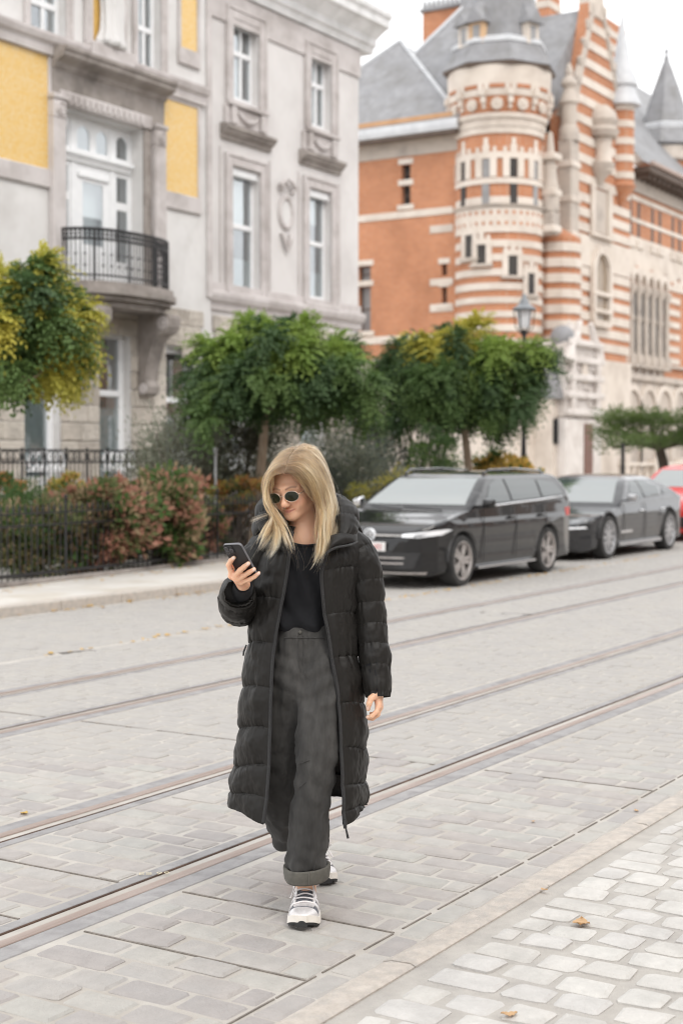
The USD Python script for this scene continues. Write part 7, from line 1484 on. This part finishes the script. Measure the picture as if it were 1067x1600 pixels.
# ---- wide jeans with rolled hems
jx, jy, jz = spaced((-.26, .24, .006)), spaced((-.30, .50, .008)), spaced((.08, 1.09, .008))
J = Field(jx, jy, jz)
J.egg(pp(476, 1000, .03), (.150, .118, .13), .03); J.egg(pp(476, 1055, .03), (.165, .125, .13), .04)
FL = [(500, 1035, -.005), (499, 1110, -.055), (492, 1200, -.085), (482, 1300, -.085), (477, 1395, -.075)]; RL = [(452, 1040, .03), (444, 1110, .04), (437, 1190, .08), (447, 1275, .20), (482, 1366, .37)]
cF, cR = curve(ppl(FL), 16), curve(ppl(RL), 16)
rF = interp(np.linspace(0, 1, 16), [0, .25, .5, .75, 1], [.096, .074, .065, .064, .064]); rR = interp(np.linspace(0, 1, 16), [0, .25, .5, .75, 1], [.098, .082, .078, .072, .062])
J.chain(cF, rF, .022); J.chain(cR, rR, .022)
zc = pp(478, 1356, -.09)[2]; 
J.put(lambda p: p[..., 2] - (zc + (p[..., 1] + .08) * .0) + 0 * p[..., 0], (-.12, -.30, .05), (.10, .12, zc), .004, True, .0)
J.put(lambda p: p[..., 2] - .17 - (p[..., 1] > .9), (-.2, .13, .05), (.24, .5, .17), .004, True, .0)
J.put(lambda p: 1.058 - p[..., 2], (-.3, -.3, 1.058), (.3, .3, 1.2), .004, True, .0)
jm = J.mesh(); taubin(jm, .5, -.53, 6); jv = np.array(jm.vertices); jn = np.array(jm.vertex_normals)
hgt = jv[:, 2]; rdg = (1 - np.abs(2 * fbm3(jv * np.array([1.5, 1.5, .38]) + .012 * np.sin(jv[:, 2:] * 9), 11, 66))) ** 6; fold = fbm3(jv * np.array([1.6, 1.6, .55]), 9, 61) * .026 + .0075 * (rdg - .4) + fbm3(jv, 24, 62) * .010
hipf = np.exp(-((hgt - .88) / .10) ** 2) * np.sin((jv[:, 2] - .55 * np.abs(jv[:, 0] + .01)) * 95) * .0042; knee = np.exp(-((hgt - .50) / .12) ** 2) * np.sin(jv[:, 2] * 70 + jv[:, 0] * 45) * .0032; low_ = np.exp(-((hgt - .20) / .10) ** 2) * np.sin(jv[:, 2] * 85 + jv[:, 0] * 60) * .0045
jm.vertices = jv + jn * ((fold * smoothstep(.1, .2, hgt) + hipf + knee + low_)[:, None])
jeans = obj('jeans', jm, m_denim, woman, smooth=True)
jb = np.array(jm.vertices); jb = jb[(np.abs(jb[:, 2] - zc - .012) < .008) & (jb[:, 1] < .10)]; ccx, ccy = (jb[:, 0].min() + jb[:, 0].max()) / 2, (jb[:, 1].min() + jb[:, 1].max()) / 2; crx, cry = (jb[:, 0].max() - jb[:, 0].min()) / 2, (jb[:, 1].max() - jb[:, 1].min()) / 2
tc = np.linspace(0, 2 * PI, 72, endpoint=False); wob = 1 + .03 * np.sin(tc * 3 + 1) + .02 * np.sin(tc * 5)
def cuffring(k, z, dz): return np.stack([ccx + k * crx * wob * np.cos(tc), ccy + k * cry * wob * np.sin(tc), z + dz * np.cos(tc - .6) + 0 * tc], -1)
z1 = pp(478, 1377, -.15)[2]
cuff = obj('rolled_hem', loft(np.array([cuffring(.92, z1 - .010, .004), cuffring(1.00, z1 - .016, .004), cuffring(1.06, z1 - .008, .004), cuffring(1.10, z1 + .012, .005), cuffring(1.11, z1 + .030, .006), cuffring(1.095, z1 + .038, .006), cuffring(.98, z1 + .036, .006)]), False), m_cuff, jeans, smooth=True)
obj('hem_seam', tube([(ccx + .012, ccy - cry * 1.065, z1 - .012), (ccx + .012, ccy - cry * 1.11, z1 + .012), (ccx + .012, ccy - cry * 1.12, z1 + .034)], .0028, 6), m_cuff, cuff)
rr_ = cR[-1]; obj('rolled_hem', loft(np.array([[(rr_[0] - .01 + k * .066 * math.cos(a), rr_[1] + k * .066 * math.sin(a), z) for a in tc] for k, z in ((.92, .155), (1.05, .150), (1.10, .175), (1.06, .20), (.96, .19))]), False), m_cuff, jeans, smooth=True)
def on_front(px, py, off=.004):                                         # nearest point of the jeans' front along the line of sight
    a, b = pp(px, py, -.6), pp(px, py, .2); d = (b - a) / np.linalg.norm(b - a); q = np.array(jm.vertices) - a; s_ = q @ d; dist = np.linalg.norm(q - s_[:, None] * d, axis=1); k = np.where(dist < .010)[0]
    return a + d * (s_[k].min() - off) if len(k) else b
obj('waistband', tube([on_front(x_, 997 + .0 * x_, .001) for x_ in np.linspace(444, 507, 21)], .0016, 5, True), m_denim, jeans, smooth=True)
obj('fly_stitch', tube([on_front(*q, .0015) for q in ((473, 990), (474, 1010), (474.5, 1030), (476, 1050), (480, 1062))], .0010, 5), m_denim, jeans); obj('fly_stitch', tube([on_front(*q, .0015) for q in ((466, 990), (466, 1010), (467, 1030), (471, 1050), (478, 1060))], .0008, 5), m_denim, jeans)
obj('button', moved(trimesh.creation.icosphere(2, .006), on_front(469, 988, .003)), m_cuff, jeans, smooth=True)
for a, b in (((464, 1195), (484, 1188)), ((466, 1232), (478, 1222)), ((487, 1372), (497, 1335))): obj('seam', tube([on_front(*(np.array(a) * (1 - t) + np.array(b) * t), .0012) for t in np.linspace(0, 1, 6)], .0015, 5), m_denim, jeans)

# ---- trainers
m_silver = M('silver_overlay', (0.52, 0.50, 0.50), (0.66, 0.64, 0.64), scale=60, rough=0.34, metal=0.3, bump=0.2, bscale=200, bdist=0.002); m_meshg = M('grey_shoe_mesh', (0.085, 0.09, 0.105), (0.14, 0.145, 0.165), scale=300, rough=0.8, bump=0.5, bscale=600, bdist=0.002)
m_mid = M('cream_midsole', (0.68, 0.64, 0.58), (0.76, 0.72, 0.67), scale=30, rough=0.6); m_out = M('black_outsole', (0.015, 0.015, 0.016), (0.03, 0.03, 0.03), scale=40, rough=0.7); m_lace = M('white_lace', (0.74, 0.70, 0.70), (0.80, 0.77, 0.77), scale=200, rough=0.85, bump=0.5, bscale=500, bdist=0.002)
def trainer(heel, ang, pitch, mirror, name='shoe'):
    """built along +x from heel to toe, then set down"""
    L = .275; s = np.linspace(0, 1, 60)
    w = interp(s, [0, .06, .2, .42, .62, .78, .9, .97, 1], [.022, .034, .040, .042, .051, .0525, .045, .030, .012]); h = interp(s, [0, .05, .18, .30, .45, .62, .8, .92, 1], [.075, .088, .090, .092, .082, .060, .042, .034, .022]); mid = interp(s, [0, .3, .6, 1], [.0, .002, .006, .002]) * (-1 if mirror else 1)
    z0 = .026; ph = np.linspace(0, PI, 33)
    def up(si, f, o=0.0):
        wi, hi, mi = np.interp(si, s, w), np.interp(si, s, h), np.interp(si, s, mid); x = np.interp(si, s, s) * L
        return np.stack([x + 0 * f, mi + (wi + o) * np.sign(np.cos(f)) * np.abs(np.cos(f)) ** .72, z0 + (hi + o) * np.abs(np.sin(f)) ** .80], -1)
    def put(m):
        v = np.array(m.vertices); v = v @ Ry(-pitch).T; v = v @ Rz(ang).T + heel; return tm(v, m.faces)
    U = np.array([up(si, ph) for si in s]); sh = obj(name, put(loft(U, False, False)), m_meshg, woman, smooth=True)
    def patch(s0, s1, f0, f1, o=.0032, n=14, m=12, mm=m_silver, nm='overlay', slope=0.0):
        A = np.array([up(np.clip(si, .005, .995) , np.linspace(f0, f1, m) + slope * (si - s0), o) for si in np.linspace(s0, s1, n)]); Bq = np.array([up(np.clip(si, .005, .995), np.linspace(f0, f1, m) + slope * (si - s0), -.002) for si in np.linspace(s0, s1, n)]); k = sheet(A, Bq)
        if k.volume < 0: k.invert()
        obj(nm, put(k), mm, sh, smooth=50)
    patch(.84, .995, .02, PI - .02, .0036)                              # toe cap
    for f in (0.04, PI - .30): patch(.0, .16, f, f + .26)               # heel
    patch(.0, .10, .9, PI - .9, .003); 
    for f0, f1, sg in ((.0, .30, 1), (PI - .30, PI, 1)): patch(.14, .86, f0, f1, .003)
    for s0 in (.34, .46, .58, .69):
        patch(s0, s0 + .055, .25, 1.02, .0034, 6, 12, slope=-.0); patch(s0, s0 + .055, PI - 1.02, PI - .25, .0034, 6, 12)
    patch(.33, .76, .92, 1.12, .0042); patch(.33, .76, PI - 1.12, PI - .92, .0042)   # eyestay
    patch(.74, .80, 1.0, PI - 1.0, .0038)
    patch(.22, .36, 1.05, PI - 1.05, .014, mm=m_silver, nm='tongue')
    # midsole and outsole
    so = np.linspace(-.012, 1.012, 60); ws = np.interp(so, s, w) + .0065
    def solring(k, z): return np.array([(x * L, np.interp(x, s, mid) + wv * k, z + .018 * smoothstep(.82, 1.02, x) + .004 * smoothstep(.2, 0, x)) for x, wv in zip(so, ws)])
    def sole(z_a, z_b, ka, kb):
        R_, L_ = [solring(k, z) for k, z in ((ka, z_a), (kb, z_b))], [solring(-k, z) for k, z in ((ka, z_a), (kb, z_b))]
        lo_ = np.vstack([R_[0], L_[0][::-1]]); hi_ = np.vstack([R_[1], L_[1][::-1]]); return loft(np.array([lo_, hi_]))
    obj('midsole', put(sole(.010, .034, 1.0, .97)), m_mid, sh, smooth=40); obj('outsole', put(sole(.0, .0095, .93, .97)), m_out, sh, smooth=40)
    mk = so > .80; xat = lambda y: float(np.interp(-abs(y), -ws[mk], so[mk])) * L
    A = np.array([[(xat(q * .021) + .003 - .006 * (f > .8), q * .021 + mid[-1], .012 + (.024 * (1 - abs(q) ** 3)) * f) for q in np.linspace(-1, 1, 17)] for f in np.linspace(0, 1, 6)]); B2 = A - np.array([.010, 0, 0]); k = sheet(A, B2)
    if k.volume < 0: k.invert()
    obj('toe_bumper', put(k), m_out, sh, smooth=40)
    for i, si in enumerate(np.linspace(.36, .74, 6)):                   # laces
        a = up(si, np.array([1.02]), .006)[0]; b = up(si + (.02 if i % 2 else -.01), np.array([PI - 1.02]), .006)[0]; c = up(si, np.array([PI / 2]), .0065)[0]
        obj('lace', put(tube(curve([a, (a + c) / 2 + [0, 0, .002], c, (b + c) / 2 + [0, 0, .002], b], 12), .0030, 6, True)), m_lace, sh, smooth=True)
    kn = up(.34, np.array([PI / 2]), .012)[0]
    for sg in (-1, 1):
        obj('lace_loop', put(tube(curve([kn, kn + [.02, sg * .022, .012], kn + [.045, sg * .050, -.004], kn + [.03, sg * .045, -.014], kn + [.008, sg * .016, .0], kn], 20), .0026, 6)), m_lace, sh, smooth=True)
        obj('lace_end', put(tube(curve([kn, kn + [.03, sg * .02, .008], kn + [.075, sg * .040, -.030], kn + [.10, sg * .046, -.040]], 14), .0025, 6)), m_lace, sh, smooth=True)
    obj('sock', put(moved(lathe([(.040, .0), (.043, .05), (.044, .13)], 24), (.080, 0, .06))), m_lace, sh, smooth=True)
toe = pp(470.5, 1452, -.20); a1 = -PI / 2 - .04
trainer(np.array([toe[0] - .275 * math.cos(a1), toe[1] - .275 * math.sin(a1), .0]), a1, 0, False)
t2 = pp(512, 1385, .33); a2 = -PI / 2 + .26
trainer(np.array([t2[0] - .275 * math.cos(a2), t2[1] - .275 * math.sin(a2), .0]), a2, .0, True)
